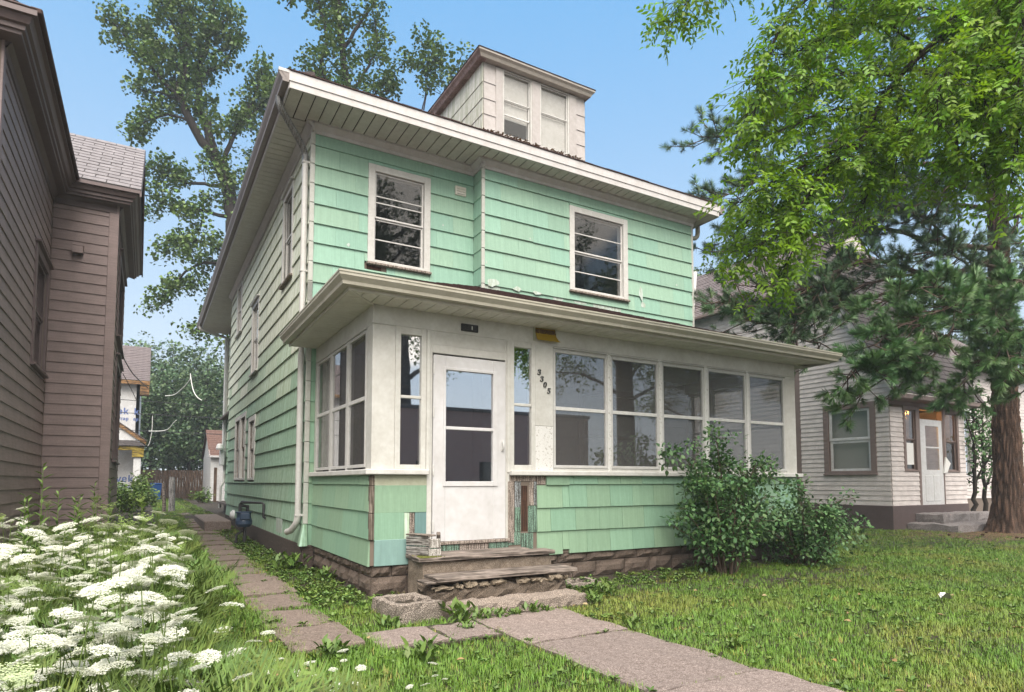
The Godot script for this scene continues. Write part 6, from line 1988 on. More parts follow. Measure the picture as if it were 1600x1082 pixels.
func compound_leaf(k: int, ll: float, lw: float) -> Mesh:
	var b := MB.new()
	var n := 5 if k % 2 else 7
	var L := 0.17 + 0.02 * (k % 3)
	var sag := 0.03 + 0.02 * (k % 2)
	b.col = Color(0.55, 0.6, 0.5)
	b.tube([Vector3.ZERO, Vector3(0, L * 0.5, 0.0), Vector3(0, L, -sag)], [0.0018, 0.0014, 0.001], 3, false)
	for i in n:
		var t := 0.35 + 0.65 * (i / 2) / float(n / 2)
		var side := -1.0 if i % 2 else 1.0
		var p := Vector3(0, L * t, -sag * t * t)
		var d := Vector3(side * 0.75, 0.55, -0.2 + rng.randf_range(-0.35, 0.3)).normalized()
		if i == n - 1:
			d = Vector3(0.05, 1, -0.5).normalized()
		b.col = tint(0.8, 1.2, 0.08)
		b.leaf(p, d, d.cross(Vector3(0.2, 0.3, 1) + rv(0.3)).normalized(), ll * rng.randf_range(0.8, 1.15), lw * rng.randf_range(0.85, 1.15), 0.16)
	return b.done()


func overhanging_tree() -> void:
	var B := Vector3(7.4, 0.0, 4.7)
	var T := thing("ash_tree", "bright green tree whose leafy limb hangs in over the lawn from the right", "tree", B)
	var fork := Vector3(7.1, 4.9, 4.4)
	var J := at(1650, -120, 6.7)
	var L := [
		[[B, Vector3(7.35, 2.2, 4.65), fork, Vector3(7.0, 7.0, 4.0)], 0.24, 0.15, "trunk"],
		[[fork, J, at(1560, -20, 6.6), at(1492, 42, 6.5), at(1440, 85, 6.45), at(1404, 122, 6.4), at(1369, 175, 6.3), at(1344, 225, 6.2), at(1304, 255, 6.1), at(1270, 295, 6.0), at(1260, 340, 6.0), at(1247, 380, 6.0)], 0.085, 0.008],
		[[at(1344, 225, 6.2), at(1300, 236, 6.1), at(1250, 262, 6.0), at(1200, 290, 5.9), at(1150, 318, 5.8)], 0.018, 0.005],
		[[at(1304, 255, 6.1), at(1250, 280, 6.2), at(1190, 330, 6.3), at(1140, 370, 6.4)], 0.015, 0.004],
		[[at(1270, 295, 6.0), at(1225, 350, 5.9), at(1185, 385, 5.9), at(1170, 400, 5.9)], 0.013, 0.004],
		[[at(1260, 340, 6.0), at(1235, 400, 6.1), at(1225, 420, 6.1), at(1218, 435, 6.1)], 0.011, 0.004],
		[[at(1369, 175, 6.3), at(1362, 230, 6.3), at(1358, 290, 6.3), at(1340, 340, 6.3)], 0.012, 0.004],
		[[at(1369, 175, 6.3), at(1310, 170, 6.1), at(1250, 190, 5.9), at(1180, 220, 5.8)], 0.016, 0.004],
		[[at(1404, 122, 6.4), at(1340, 110, 6.2), at(1270, 130, 6.0), at(1210, 160, 5.9)], 0.016, 0.004],
		[[at(1440, 85, 6.45), at(1390, 40, 6.3), at(1330, 40, 6.2), at(1270, 70, 6.1), at(1220, 90, 6.0)], 0.018, 0.004],
		[[J, at(1560, -130, 6.4), at(1440, -90, 6.1), at(1340, -50, 5.9), at(1260, 0, 5.8), at(1212, 60, 5.7), at(1195, 120, 5.7), at(1175, 180, 5.7)], 0.045, 0.005],
		[[at(1340, -50, 5.9), at(1230, -70, 5.8), at(1130, -40, 5.8), at(1075, 0, 5.8), at(1055, 35, 5.8)], 0.02, 0.004],
		[[J, at(1620, 0, 6.2), at(1590, 80, 6.0), at(1570, 160, 5.9), at(1560, 230, 5.8), at(1540, 290, 5.8)], 0.035, 0.004],
		[[at(1590, 80, 6.0), at(1545, 120, 5.9), at(1510, 190, 5.8), at(1485, 260, 5.8)], 0.016, 0.004],
		[[at(1492, 42, 6.5), at(1500, 110, 6.3), at(1480, 180, 6.2), at(1450, 230, 6.1)], 0.015, 0.004],
		[[at(1440, 85, 6.45), at(1450, 150, 6.3), at(1420, 210, 6.2), at(1400, 250, 6.1)], 0.014, 0.004],
		[[J, at(1690, 60, 6.3), at(1660, 150, 6.2), at(1625, 230, 6.1)], 0.03, 0.004],
		[[at(1560, -20, 6.6), at(1530, 30, 6.4), at(1440, 10, 6.2), at(1370, 0, 6.0)], 0.02, 0.004],
		[[J, at(1600, -60, 6.9), at(1520, 60, 7.1), at(1450, 130, 7.2), at(1380, 180, 7.2), at(1310, 220, 7.2)], 0.03, 0.004],
		[[J, at(1640, -40, 7.2), at(1580, 60, 7.4), at(1530, 160, 7.4), at(1500, 240, 7.4)], 0.03, 0.004],
		[[at(1560, -130, 6.4), at(1500, -40, 6.8), at(1400, 10, 7.0), at(1310, 60, 7.0), at(1240, 120, 7.0)], 0.025, 0.004],
		[[J, at(1600, -60, 6.0), at(1550, 40, 5.8), at(1530, 120, 5.7), at(1550, 200, 5.6), at(1535, 260, 5.6)], 0.025, 0.004],
		[[at(1550, 40, 5.8), at(1500, 70, 5.6), at(1470, 140, 5.5), at(1465, 200, 5.5)], 0.015, 0.004],
		[[at(1600, -60, 6.0), at(1640, 40, 5.6), at(1610, 140, 5.5), at(1585, 230, 5.5), at(1580, 290, 5.5)], 0.02, 0.004],
		[[at(1560, -130, 6.4), at(1590, -20, 5.6), at(1600, 60, 5.4), at(1590, 150, 5.3)], 0.02, 0.004],
		[[at(1404, 122, 6.4), at(1410, 160, 6.5), at(1380, 240, 6.6), at(1345, 280, 6.6)], 0.014, 0.004],
	]
	var tw := MB.new()
	var xfs := []
	var cols := []
	for li in L.size():
		var l: Array = L[li]
		var path := smooth_path(l[0], 0.16)
		var loc := []
		for p in path:
			loc.append(p - B + (rv(0.012) if l.size() < 4 else Vector3.ZERO))
		var m := MB.new()
		m.tube(loc, taper(loc.size(), l[1], l[2]), 8 if l[1] > 0.03 else 5)
		part(T, "trunk" if l.size() > 3 else "branch", m.done(), M.limb_bark)
		if l.size() > 3:
			continue
		var from := 0.3 if l[1] > 0.03 else 0.1
		var len_ := 0.0
		for i in loc.size() - 1:
			len_ += loc[i].distance_to(loc[i + 1])
		var n := int(len_ * (1 - from) * 37.0)
		for i in n:
			var f := lerpf(from, 1.0, (i + rng.randf()) / n) * (loc.size() - 1)
			var k := mini(int(f), loc.size() - 2)
			var p: Vector3 = loc[k].lerp(loc[k + 1], f - k)
			var tan: Vector3 = (loc[k + 1] - loc[k]).normalized()
			var d := (rv() * Vector3(1, 0.6, 1) + tan * 0.7).normalized()
			var tl := rng.randf_range(0.16, 0.5)
			var q := p + d * tl * 0.5
			var e := q + (d + Vector3(0, -0.28, 0)).normalized() * tl * 0.5
			tw.tube([p, q, e], [0.0045, 0.003, 0.0015], 4, false)
			for j in 4:
				var u := (j + 1) / 4.0
				var c := p.lerp(q, u * 2) if u < 0.5 else q.lerp(e, u * 2 - 1)
				var ld := (rv(0.9) + d * 0.7 + Vector3(0, -0.22, 0)).normalized()
				xfs.append(Transform3D(frame(ld, rng.randf_range(-0.7, 0.7)).scaled(Vector3.ONE * rng.randf_range(0.75, 1.15)), c))
				cols.append(tint(0.7, 1.35, 0.16))
	part(T, "twigs", tw.done(), M.limb_bark).set_meta("kind", "stuff")
	var kinds := []
	for k in 4:
		kinds.append(compound_leaf(k, 0.063, 0.026))
	# the nearest leaves one by one, the rest as one mass for each leaf shape
	var order := range(xfs.size())
	var key := func(i): return (xfs[i].origin + B - CAM).length()
	order.sort_custom(func(a, b): return key.call(a) < key.call(b))
	var shades := []
	for i in 6:
		var k: float = [0.75, 0.88, 1.0, 1.1, 1.22, 1.32][i]
		shades.append(leafmat("leaf_bright_%d" % i, Color(0.18 * k * (1 + 0.04 * (i % 3)), 0.33 * k, 0.022 * k), 0.95, 0.45))
	var rest := [[], [], [], []]
	var rc := [[], [], [], []]
	for i in order.size():
		var q: int = order[i]
		if i < 290:
			part(T, "leaf", kinds[i % 4], shades[i % 6], xfs[q])
		else:
			rest[i % 4].append(xfs[q])
			rc[i % 4].append(cols[q])
	for k in 4:
		multi(T, "leaves", kinds[k], M.leaf_bright, rest[k], rc[k])


func needle_tuft(n: int, ln: float) -> Mesh:
	var b := MB.new()
	b.col = Color(1.1, 0.75, 0.5)
	b.tube([Vector3(0, -0.1, 0), Vector3(0, 0.02, 0)], [0.006, 0.004], 4, true)
	for i in n:
		var t := rng.randf()
		var a := rng.randf_range(0, TAU)
		var tilt := lerpf(1.15, 0.25, t) + rng.randf_range(-0.2, 0.2)
		var r := Vector3(cos(a), 0, sin(a))
		var d := (r * sin(tilt) + Vector3(0, cos(tilt), 0)).normalized()
		var p := Vector3(0, lerpf(-0.09, 0.02, t), 0)
		var l := ln * rng.randf_range(0.75, 1.1)
		var w := d.cross(r.rotated(Vector3.UP, 1.3)).normalized() * 0.0036
		b.col = tint(0.75, 1.3, 0.1)
		b.blade(p, p + d * l * 0.55, p + d * l + Vector3(0, -0.015, 0), w)
	return b.done()


func pine_tree() -> void:
	var B := at(1580, 829, 14.3)
	B.y = 0.05
	var T := thing("pine_tree", "large pine with furrowed brown bark in front of the white house", "tree", B)
	# trunk with ridged bark
	var spine := smooth_path([B + Vector3(0, -0.15, 0), at(1576, 760, 14.3), at(1572, 640, 14.25), at(1563, 450, 14.2), at(1558, 300, 14.2), at(1550, 100, 14.2), at(1544, -150, 14.2), at(1540, -420, 14.2)], 0.055)
	var m := MB.new()
	var bn := FastNoiseLite.new()
	bn.seed = 77
	bn.frequency = 1.0
	bn.noise_type = FastNoiseLite.TYPE_CELLULAR
	bn.cellular_return_type = FastNoiseLite.RETURN_DISTANCE2_SUB
	var sides := 112
	var rows := spine.size()
	for i in rows:
		var y: float = spine[i].y
		var r := 0.30 * pow(clampf(1.0 - y / 15.0, 0.05, 1.0), 0.75) + 0.22 * exp(-maxf(0.0, y + 0.1) * 2.2)
		for j in sides + 1:
			var a := TAU * (j % sides) / sides
			var q := Vector3(cos(a) * 1.0, y * 0.62, sin(a) * 1.0)
			var k := bn.get_noise_3d(q.x * 4.4, q.y * 3.2, q.z * 4.4) * 0.5 + 0.5
			var k2 := bn.get_noise_3d(q.x * 10, q.y * 9, q.z * 10) * 0.5 + 0.5
			var plate := smoothstep(0.02, 0.22, k)
			var fl := 1.0 + 0.35 * exp(-maxf(0.0, y) * 3.5) * maxf(0.0, sin(a * 5.0 + 0.6))
			var rr := r * fl + (plate * 0.055 + k2 * 0.016) - 0.045
			m.v.append(spine[i] - B + Vector3(cos(a), 0, sin(a)) * rr)
			m.n.append(Vector3.UP)
			m.uv.append(Vector2(j, i))
			var c := lerpf(0.42, 1.15, plate) * lerpf(0.8, 1.15, k2)
			m.c.append(Color(c, c * 0.98, c * 0.97))
	for i in rows - 1:
		for j in sides:
			var q := i * (sides + 1) + j
			m.ix.append_array([q, q + 1, q + sides + 1, q + 1, q + sides + 2, q + sides + 1])
	var nn := PackedVector3Array()
	nn.resize(m.v.size())
	for t in range(0, m.ix.size(), 3):
		var fn := (m.v[m.ix[t + 2]] - m.v[m.ix[t]]).cross(m.v[m.ix[t + 1]] - m.v[m.ix[t]])
		for e in 3:
			nn[m.ix[t + e]] += fn
	for i in rows:
		var s := nn[i * (sides + 1)] + nn[i * (sides + 1) + sides]
		nn[i * (sides + 1)] = s
		nn[i * (sides + 1) + sides] = s
	for i in nn.size():
		nn[i] = nn[i].normalized()
	m.n = nn
	part(T, "trunk", m.done(), M.pine_bark)
	var tw := MB.new()
	var xfs := []
	var cols := []
	var nearx := []
	var nearc := []
	var L := [
		[[at(1560, 400, 14.2), at(1500, 425, 13.6), at(1465, 437, 13.2), at(1420, 420, 12.9), at(1370, 408, 12.6), at(1325, 415, 12.4), at(1290, 440, 12.2), at(1240, 455, 12.1), at(1180, 448, 12.0)], 0.085, 0.02, 0.42],
		[[at(1560, 388, 14.2), at(1500, 385, 13.8), at(1450, 376, 13.5), at(1400, 362, 13.2), at(1340, 352, 13), at(1280, 350, 12.8), at(1200, 375, 12.6), at(1130, 395, 12.5)], 0.07, 0.015, 0.4],
		[[at(1480, 432, 13.3), at(1400, 455, 12.9), at(1330, 472, 12.6), at(1280, 490, 12.4), at(1225, 505, 12.3), at(1170, 500, 12.2)], 0.05, 0.012, 0.4],
		[[at(1440, 428, 13), at(1370, 440, 12.8), at(1300, 468, 12.6), at(1250, 495, 12.5)], 0.04, 0.012, 0.35],
		[[at(1558, 330, 14.2), at(1490, 318, 13.8), at(1420, 325, 13.4), at(1350, 345, 13.1), at(1290, 380, 13)], 0.06, 0.015, 0.3],
		[[at(1556, 270, 14.2), at(1480, 255, 13.9), at(1400, 262, 13.5), at(1310, 290, 13.2), at(1220, 330, 13), at(1150, 360, 12.9)], 0.07, 0.012, 0.3],
		[[at(1555, 210, 14.2), at(1460, 195, 13.8), at(1360, 205, 13.4), at(1260, 240, 13.1), at(1170, 290, 13), at(1120, 310, 12.9)], 0.07, 0.012, 0.3],
		[[at(1552, 130, 14.2), at(1460, 110, 13.9), at(1350, 120, 13.5), at(1240, 160, 13.3), at(1160, 205, 13.2), at(1108, 215, 13.1)], 0.07, 0.012, 0.3],
		[[at(1550, 60, 14.2), at(1470, 30, 14), at(1370, 40, 13.7), at(1290, 80, 13.5), at(1210, 140, 13.4)], 0.06, 0.012, 0.3],
		[[at(1548, -20, 14.2), at(1480, -50, 14), at(1400, -40, 13.8), at(1330, 0, 13.7)], 0.06, 0.012, 0.3],
		[[at(1546, -90, 14.2), at(1600, -120, 13.6), at(1660, -100, 13.2)], 0.05, 0.012, 0.3],
		[[at(1556, 250, 14.2), at(1610, 230, 13.6), at(1680, 240, 13)], 0.06, 0.012, 0.3],
		[[at(1560, 350, 14.2), at(1610, 335, 13.6), at(1680, 350, 13)], 0.06, 0.012, 0.3],
		[[at(1553, 150, 14.2), at(1600, 130, 13.6), at(1680, 140, 13)], 0.06, 0.012, 0.3],
		[[at(1553, 160, 14.2), at(1520, 140, 13), at(1480, 150, 12.2), at(1430, 190, 11.6)], 0.05, 0.012, 0.3],
		[[at(1556, 290, 14.2), at(1540, 270, 13), at(1500, 280, 12.2), at(1460, 310, 11.6)], 0.05, 0.012, 0.35],
		[[at(1562, 440, 14.2), at(1530, 430, 13.4), at(1490, 400, 12.8), at(1440, 395, 12.4)], 0.04, 0.012, 0.3],
		[[at(1562, 420, 14.2), at(1510, 400, 13.4), at(1450, 345, 12.8), at(1390, 320, 12.5), at(1330, 320, 12.3)], 0.05, 0.012, 0.35],
		[[at(1558, 320, 14.2), at(1500, 290, 13.2), at(1440, 280, 12.6), at(1370, 290, 12.2), at(1300, 310, 12.0)], 0.05, 0.012, 0.3],
		[[at(1280, 490, 12.4), at(1230, 480, 12.2), at(1180, 478, 12.1), at(1130, 470, 12.0)], 0.03, 0.01, 0.05],
		[[at(1325, 415, 12.4), at(1270, 470, 12.2), at(1240, 520, 12.1), at(1290, 540, 12.1)], 0.03, 0.01, 0.15],
		[[at(1558, 300, 14.2), at(1590, 330, 13.0), at(1620, 380, 12.2)], 0.05, 0.012, 0.3],
		[[at(1556, 230, 14.2), at(1530, 200, 13.2), at(1560, 180, 12.4), at(1600, 200, 12)], 0.05, 0.012, 0.3],
	]
	var N := [
		[[at(1563, 520, 14.2), at(1545, 470, 12.6), at(1510, 470, 11.2), at(1460, 490, 10.4), at(1410, 510, 10.0), at(1365, 540, 9.8)], 0.05, 0.010, 0.25],
		[[at(1545, 470, 12.6), at(1570, 440, 11.4), at(1600, 440, 10.8), at(1640, 460, 10.4)], 0.03, 0.010, 0.2],
		[[at(1510, 470, 11.2), at(1480, 530, 10.6), at(1440, 575, 10.3), at(1395, 590, 10.1), at(1350, 610, 10.0)], 0.025, 0.008, 0.15],
		[[at(1510, 470, 11.2), at(1470, 450, 10.6), at(1420, 455, 10.2), at(1385, 470, 10.0)], 0.022, 0.008, 0.2],
		[[at(1545, 480, 12.2), at(1540, 540, 11.2), at(1515, 590, 10.8), at(1480, 615, 10.6)], 0.022, 0.008, 0.2],
		[[at(1563, 530, 14.0), at(1585, 540, 12), at(1600, 570, 11), at(1620, 600, 10.5)], 0.03, 0.008, 0.3],
		[[at(1570, 440, 11.4), at(1555, 490, 10.8), at(1570, 540, 10.4), at(1590, 580, 10.2)], 0.02, 0.008, 0.2],
		[[at(1460, 490, 10.4), at(1430, 540, 10.1), at(1400, 570, 10.0), at(1345, 570, 9.9), at(1322, 590, 9.9)], 0.02, 0.007, 0.1],
	]
	for set_ in [[L, xfs, cols, 12.0, 0.9], [N, nearx, nearc, 11.0, 0.62]]:
		for l in set_[0]:
			var path := smooth_path(l[0], 0.25)
			var loc := []
			for p in path:
				loc.append(p - B + rv(0.02))
			var mm := MB.new()
			mm.tube(loc, taper(loc.size(), l[1], l[2]), 7)
			part(T, "branch", mm.done(), M.pine_twig)
			var len_ := 0.0
			for i in loc.size() - 1:
				len_ += loc[i].distance_to(loc[i + 1])
			var from: float = l[3]
			var n := int(len_ * (1 - from) * float(set_[3])) + 2
			for i in n:
				var f := lerpf(from, 1.0, (i + rng.randf()) / n) * (loc.size() - 1)
				var k := mini(int(f), loc.size() - 2)
				var p: Vector3 = loc[k].lerp(loc[k + 1], f - k)
				var tan: Vector3 = (loc[k + 1] - loc[k]).normalized()
				var d := (rv() * Vector3(1, 0.55, 1) + tan * 0.75).normalized()
				var tl: float = set_[4] * rng.randf_range(0.45, 1.1)
				var q := p + d * tl * 0.55 + Vector3(0, -0.05, 0)
				var e := q + (d + Vector3(0, 0.35, 0) + rv(0.25)).normalized() * tl * 0.45
				tw.tube([p, q, e], [0.013, 0.009, 0.006], 4, false)
				var cnt := 5
				for j in cnt:
					var u := lerpf(0.38, 1.0, float(j) / (cnt - 1))
					var c := p.lerp(q, u / 0.55) if u < 0.55 else q.lerp(e, (u - 0.55) / 0.45)
					var dd := (d + rv(0.75) + Vector3(0, 0.3, 0)).normalized() if j < cnt - 1 else (e - q).normalized()
					if j < cnt - 1:
						var c2 := c + dd * rng.randf_range(0.08, 0.22)
						tw.tube([c, c2], [0.006, 0.004], 3, false)
						c = c2
					set_[1].append(Transform3D(frame(dd, rng.randf_range(0, TAU)).scaled(Vector3.ONE * rng.randf_range(0.8, 1.2)), c))
					set_[2].append(tint(0.7, 1.3, 0.1))
	part(T, "twigs", tw.done(), M.pine_twig).set_meta("kind", "stuff")
	multi(T, "needles", needle_tuft(54, 0.14), M.needle, xfs, cols)
	multi(T, "near_needles", needle_tuft(90, 0.15), M.needle_near, nearx, nearc)
	# last year's rusty candles on some near tips
	for i in 16:
		var c := MB.new()
		for j in 16:
			var a := rng.randf_range(0, TAU)
			c.col = tint(0.8, 1.2)
			c.blade(Vector3.ZERO, Vector3(cos(a) * 0.02, 0.03, sin(a) * 0.02), Vector3(cos(a) * 0.045, 0.06, sin(a) * 0.045), Vector3(0.004, 0, 0.003))
		part(T, "candle", c.done(), M.candle, nearx[(i * 37) % nearx.size()].translated_local(Vector3(0, 0.02, 0)))

	# young dark-stemmed trees behind the pine
	var cl := leaf_cluster(10, 0.25, 0.10, 0.06)
	for q in [[1522, 800, 17.0, 3.9, "young dark-stemmed tree by the entry porch's right corner"], [1538, 800, 17.6, 3.4, "young dark-stemmed tree close behind the pine's trunk"]]:
		var p := at(q[0], q[1], q[2])
		p.y = 0.06
		var Y := thing("young_tree", q[4], "tree", p)
		grow(Y, [[[p, p + Vector3(0.1, 1.2, 0), p + Vector3(-0.05, 2.4, 0.1), p + Vector3(0.15, q[3], 0)], 0.075, 0.02, "trunk", 0.3], [[p + Vector3(0.1, 1.0, 0), p + Vector3(0.5, 1.9, 0.2), p + Vector3(0.9, 2.8, 0.2)], 0.035, 0.012], [[p + Vector3(0.05, 1.4, 0), p + Vector3(-0.35, 2.2, 0.2), p + Vector3(-0.5, 3.0, 0.1)], 0.03, 0.012]], {"bark": "limb_bark", "leaf": "leaf_shrub", "cluster": cl, "twigs": 5.0, "twig": 0.6, "per": 3, "scatter": 0.12, "step": 0.3})


func shrub(called: String, label: String, base: Vector3, h: float, rad: Vector3, n: int, cluster: Mesh, leaf: String, extra := [], dens := 7.0) -> void:
	var S := thing(called, label, "shrub", base)
	var limbs := []
	for i in n:
		var a := i * 2.4 + rng.randf_range(-0.5, 0.5)
		var t := sqrt((i + 0.5) / n)
		var hy := h * sqrt(maxf(0.06, 1.0 - t * t * 0.85)) * rng.randf_range(0.75, 1.05)
		var e := base + Vector3(cos(a) * rad.x * t, hy, sin(a) * rad.z * t)
		var s := base + Vector3(cos(a) * 0.1, 0, sin(a) * 0.1)
		limbs.append([[s, s.lerp(e, 0.5) + Vector3(0, hy * 0.18, 0), e], 0.016, 0.004])
	for e in extra:
		limbs.append([[base + Vector3(0, h * 0.4, 0), base + e[0] * 0.6 + Vector3(0, h * 0.3, 0), base + e[0]], 0.010, 0.003])
	grow(S, limbs, {"bark": "shrub_stem", "leaf": leaf, "cluster": cluster, "twigs": dens, "twig": 0.34, "per": 4, "scatter": 0.05, "from": 0.18, "step": 0.15, "wob": 0.01, "tr": 0.005, "lift": 0.1, "droop": 0.1, "lo": 0.65, "hi": 1.35})


func shrubs() -> void:
	var c := leaf_cluster(9, 0.085, 0.062, 0.038, 0.15)
	shrub("porch_shrub", "tall leafy shrub in front of the right porch windows", Vector3(4.45, 0.02, 0.66), 1.72, Vector3(0.80, 0, 0.60), 22, c, "leaf_shrub", [[Vector3(-0.95, 1.5, -0.1)], [Vector3(0.85, 1.35, 0.1)], [Vector3(0.95, 1.15, 0.15)], [Vector3(-0.2, 1.85, 0)]], 9.0)
	shrub("porch_shrub", "lower spreading shrub at the porch's right corner", Vector3(6.1, 0.02, 0.62), 0.98, Vector3(1.0, 0, 0.7), 22, c, "leaf_shrub", [[Vector3(0.75, 0.95, 0.3)], [Vector3(-0.3, 1.15, 0.2)]], 9.0)
	var y := leaf_cluster(10, 0.16, 0.10, 0.06)
	shrub("garden_shrub", "yellow-green bush left of the blue bin", at(219, 800, 25.0) * Vector3(1, 0, 1) + Vector3(0, 0.19, 0), 1.3, Vector3(0.5, 0, 0.5), 14, y, "leaf_weed", [], 5.0)
	shrub("garden_shrub", "small green bush at the foot of the white garage's corner", at(314, 790, 30.0) * Vector3(1, 0, 1) + Vector3(0, 0.2, 0), 0.6, Vector3(0.45, 0, 0.4), 12, y, "leaf_weed", [], 5.0)
	shrub("garden_shrub", "bushy green weeds against the unfinished house", at(196, 790, 21.0) * Vector3(1, 0, 1) + Vector3(0, 0.19, 0), 1.1, Vector3(0.9, 0, 0.7), 14, y, "leaf_weed", [], 5.0)


# ---------------------------------------------------------------- the flower bed
func umbel_mesh(rad: float, cup: float, green: float, n: int) -> Mesh:
	var b := MB.new()
	for i in n:
		var t := sqrt((i + 0.5) / n)
		var a := i * 2.39996
		var p := Vector3(cos(a) * rad * t, cup * t * t, sin(a) * rad * t) + rv(rad * 0.05)
		b.col = Color(0.30, 0.42, 0.12)
		b.blade(Vector3(0, -rad * 0.75, 0), Vector3(p.x * 0.6, lerpf(-rad * 0.75, p.y, 0.6) - rad * 0.08, p.z * 0.6), p - Vector3(0, 0.002, 0), Vector3(-sin(a), 0, cos(a)) * 0.0007)
		var s := rad * rng.randf_range(0.15, 0.21)
		for j in 15:
			var o := Vector3(rng.randf_range(-1, 1), rng.randf_range(-0.25, 0.35), rng.randf_range(-1, 1)) * s
			var k := rng.randf_range(0.86, 1.05)
			var g := clampf(green + rng.randf_range(-0.12, 0.12), 0, 1)
			b.col = Color(lerpf(1.0, 0.40, g) * k, lerpf(1.0, 0.56, g) * k, lerpf(0.98, 0.13, g) * k)
			var u := rng.randf_range(0, TAU)
			var x := Vector3(cos(u), rng.randf_range(-0.25, 0.25), sin(u)) * s * 0.36
			var z := Vector3(-sin(u), rng.randf_range(-0.25, 0.25), cos(u)) * s * 0.36
			var c := p + o
			b.poly([c - x, c - z, c + x, c + z], c - Vector3(0, 1, 0))
	return b.done()


func carrot_leaf(b: MB, root: Vector3, dir: Vector3, ln: float) -> void:
	var side := dir.cross(Vector3.UP).normalized()
	for i in 9:
		var t := 0.2 + 0.8 * i / 8.0
		var p := root + dir * ln * t + Vector3(0, -0.25 * ln * t * t, 0)
		var w := ln * 0.42 * sin(PI * clampf(t * 0.9 + 0.08, 0, 1))
		for s in [-1.0, 1.0]:
			var e: Vector3 = p + (side * s + dir * 0.7).normalized() * w + Vector3(0, rng.randf_range(-0.02, 0.02), 0)
			b.col = tint(0.75, 1.2)
			b.blade(p, p.lerp(e, 0.55), e, dir * 0.004)
			for j in 2:
				var q: Vector3 = p.lerp(e, 0.45 + 0.3 * j)
				b.blade(q, q.lerp(q + dir * w * 0.35, 0.5), q + dir * w * 0.4 + Vector3(0, 0.008, 0), side * 0.003)
	b.blade(root, root + dir * ln * 0.5, root + dir * ln + Vector3(0, -0.25 * ln, 0), side * 0.002)


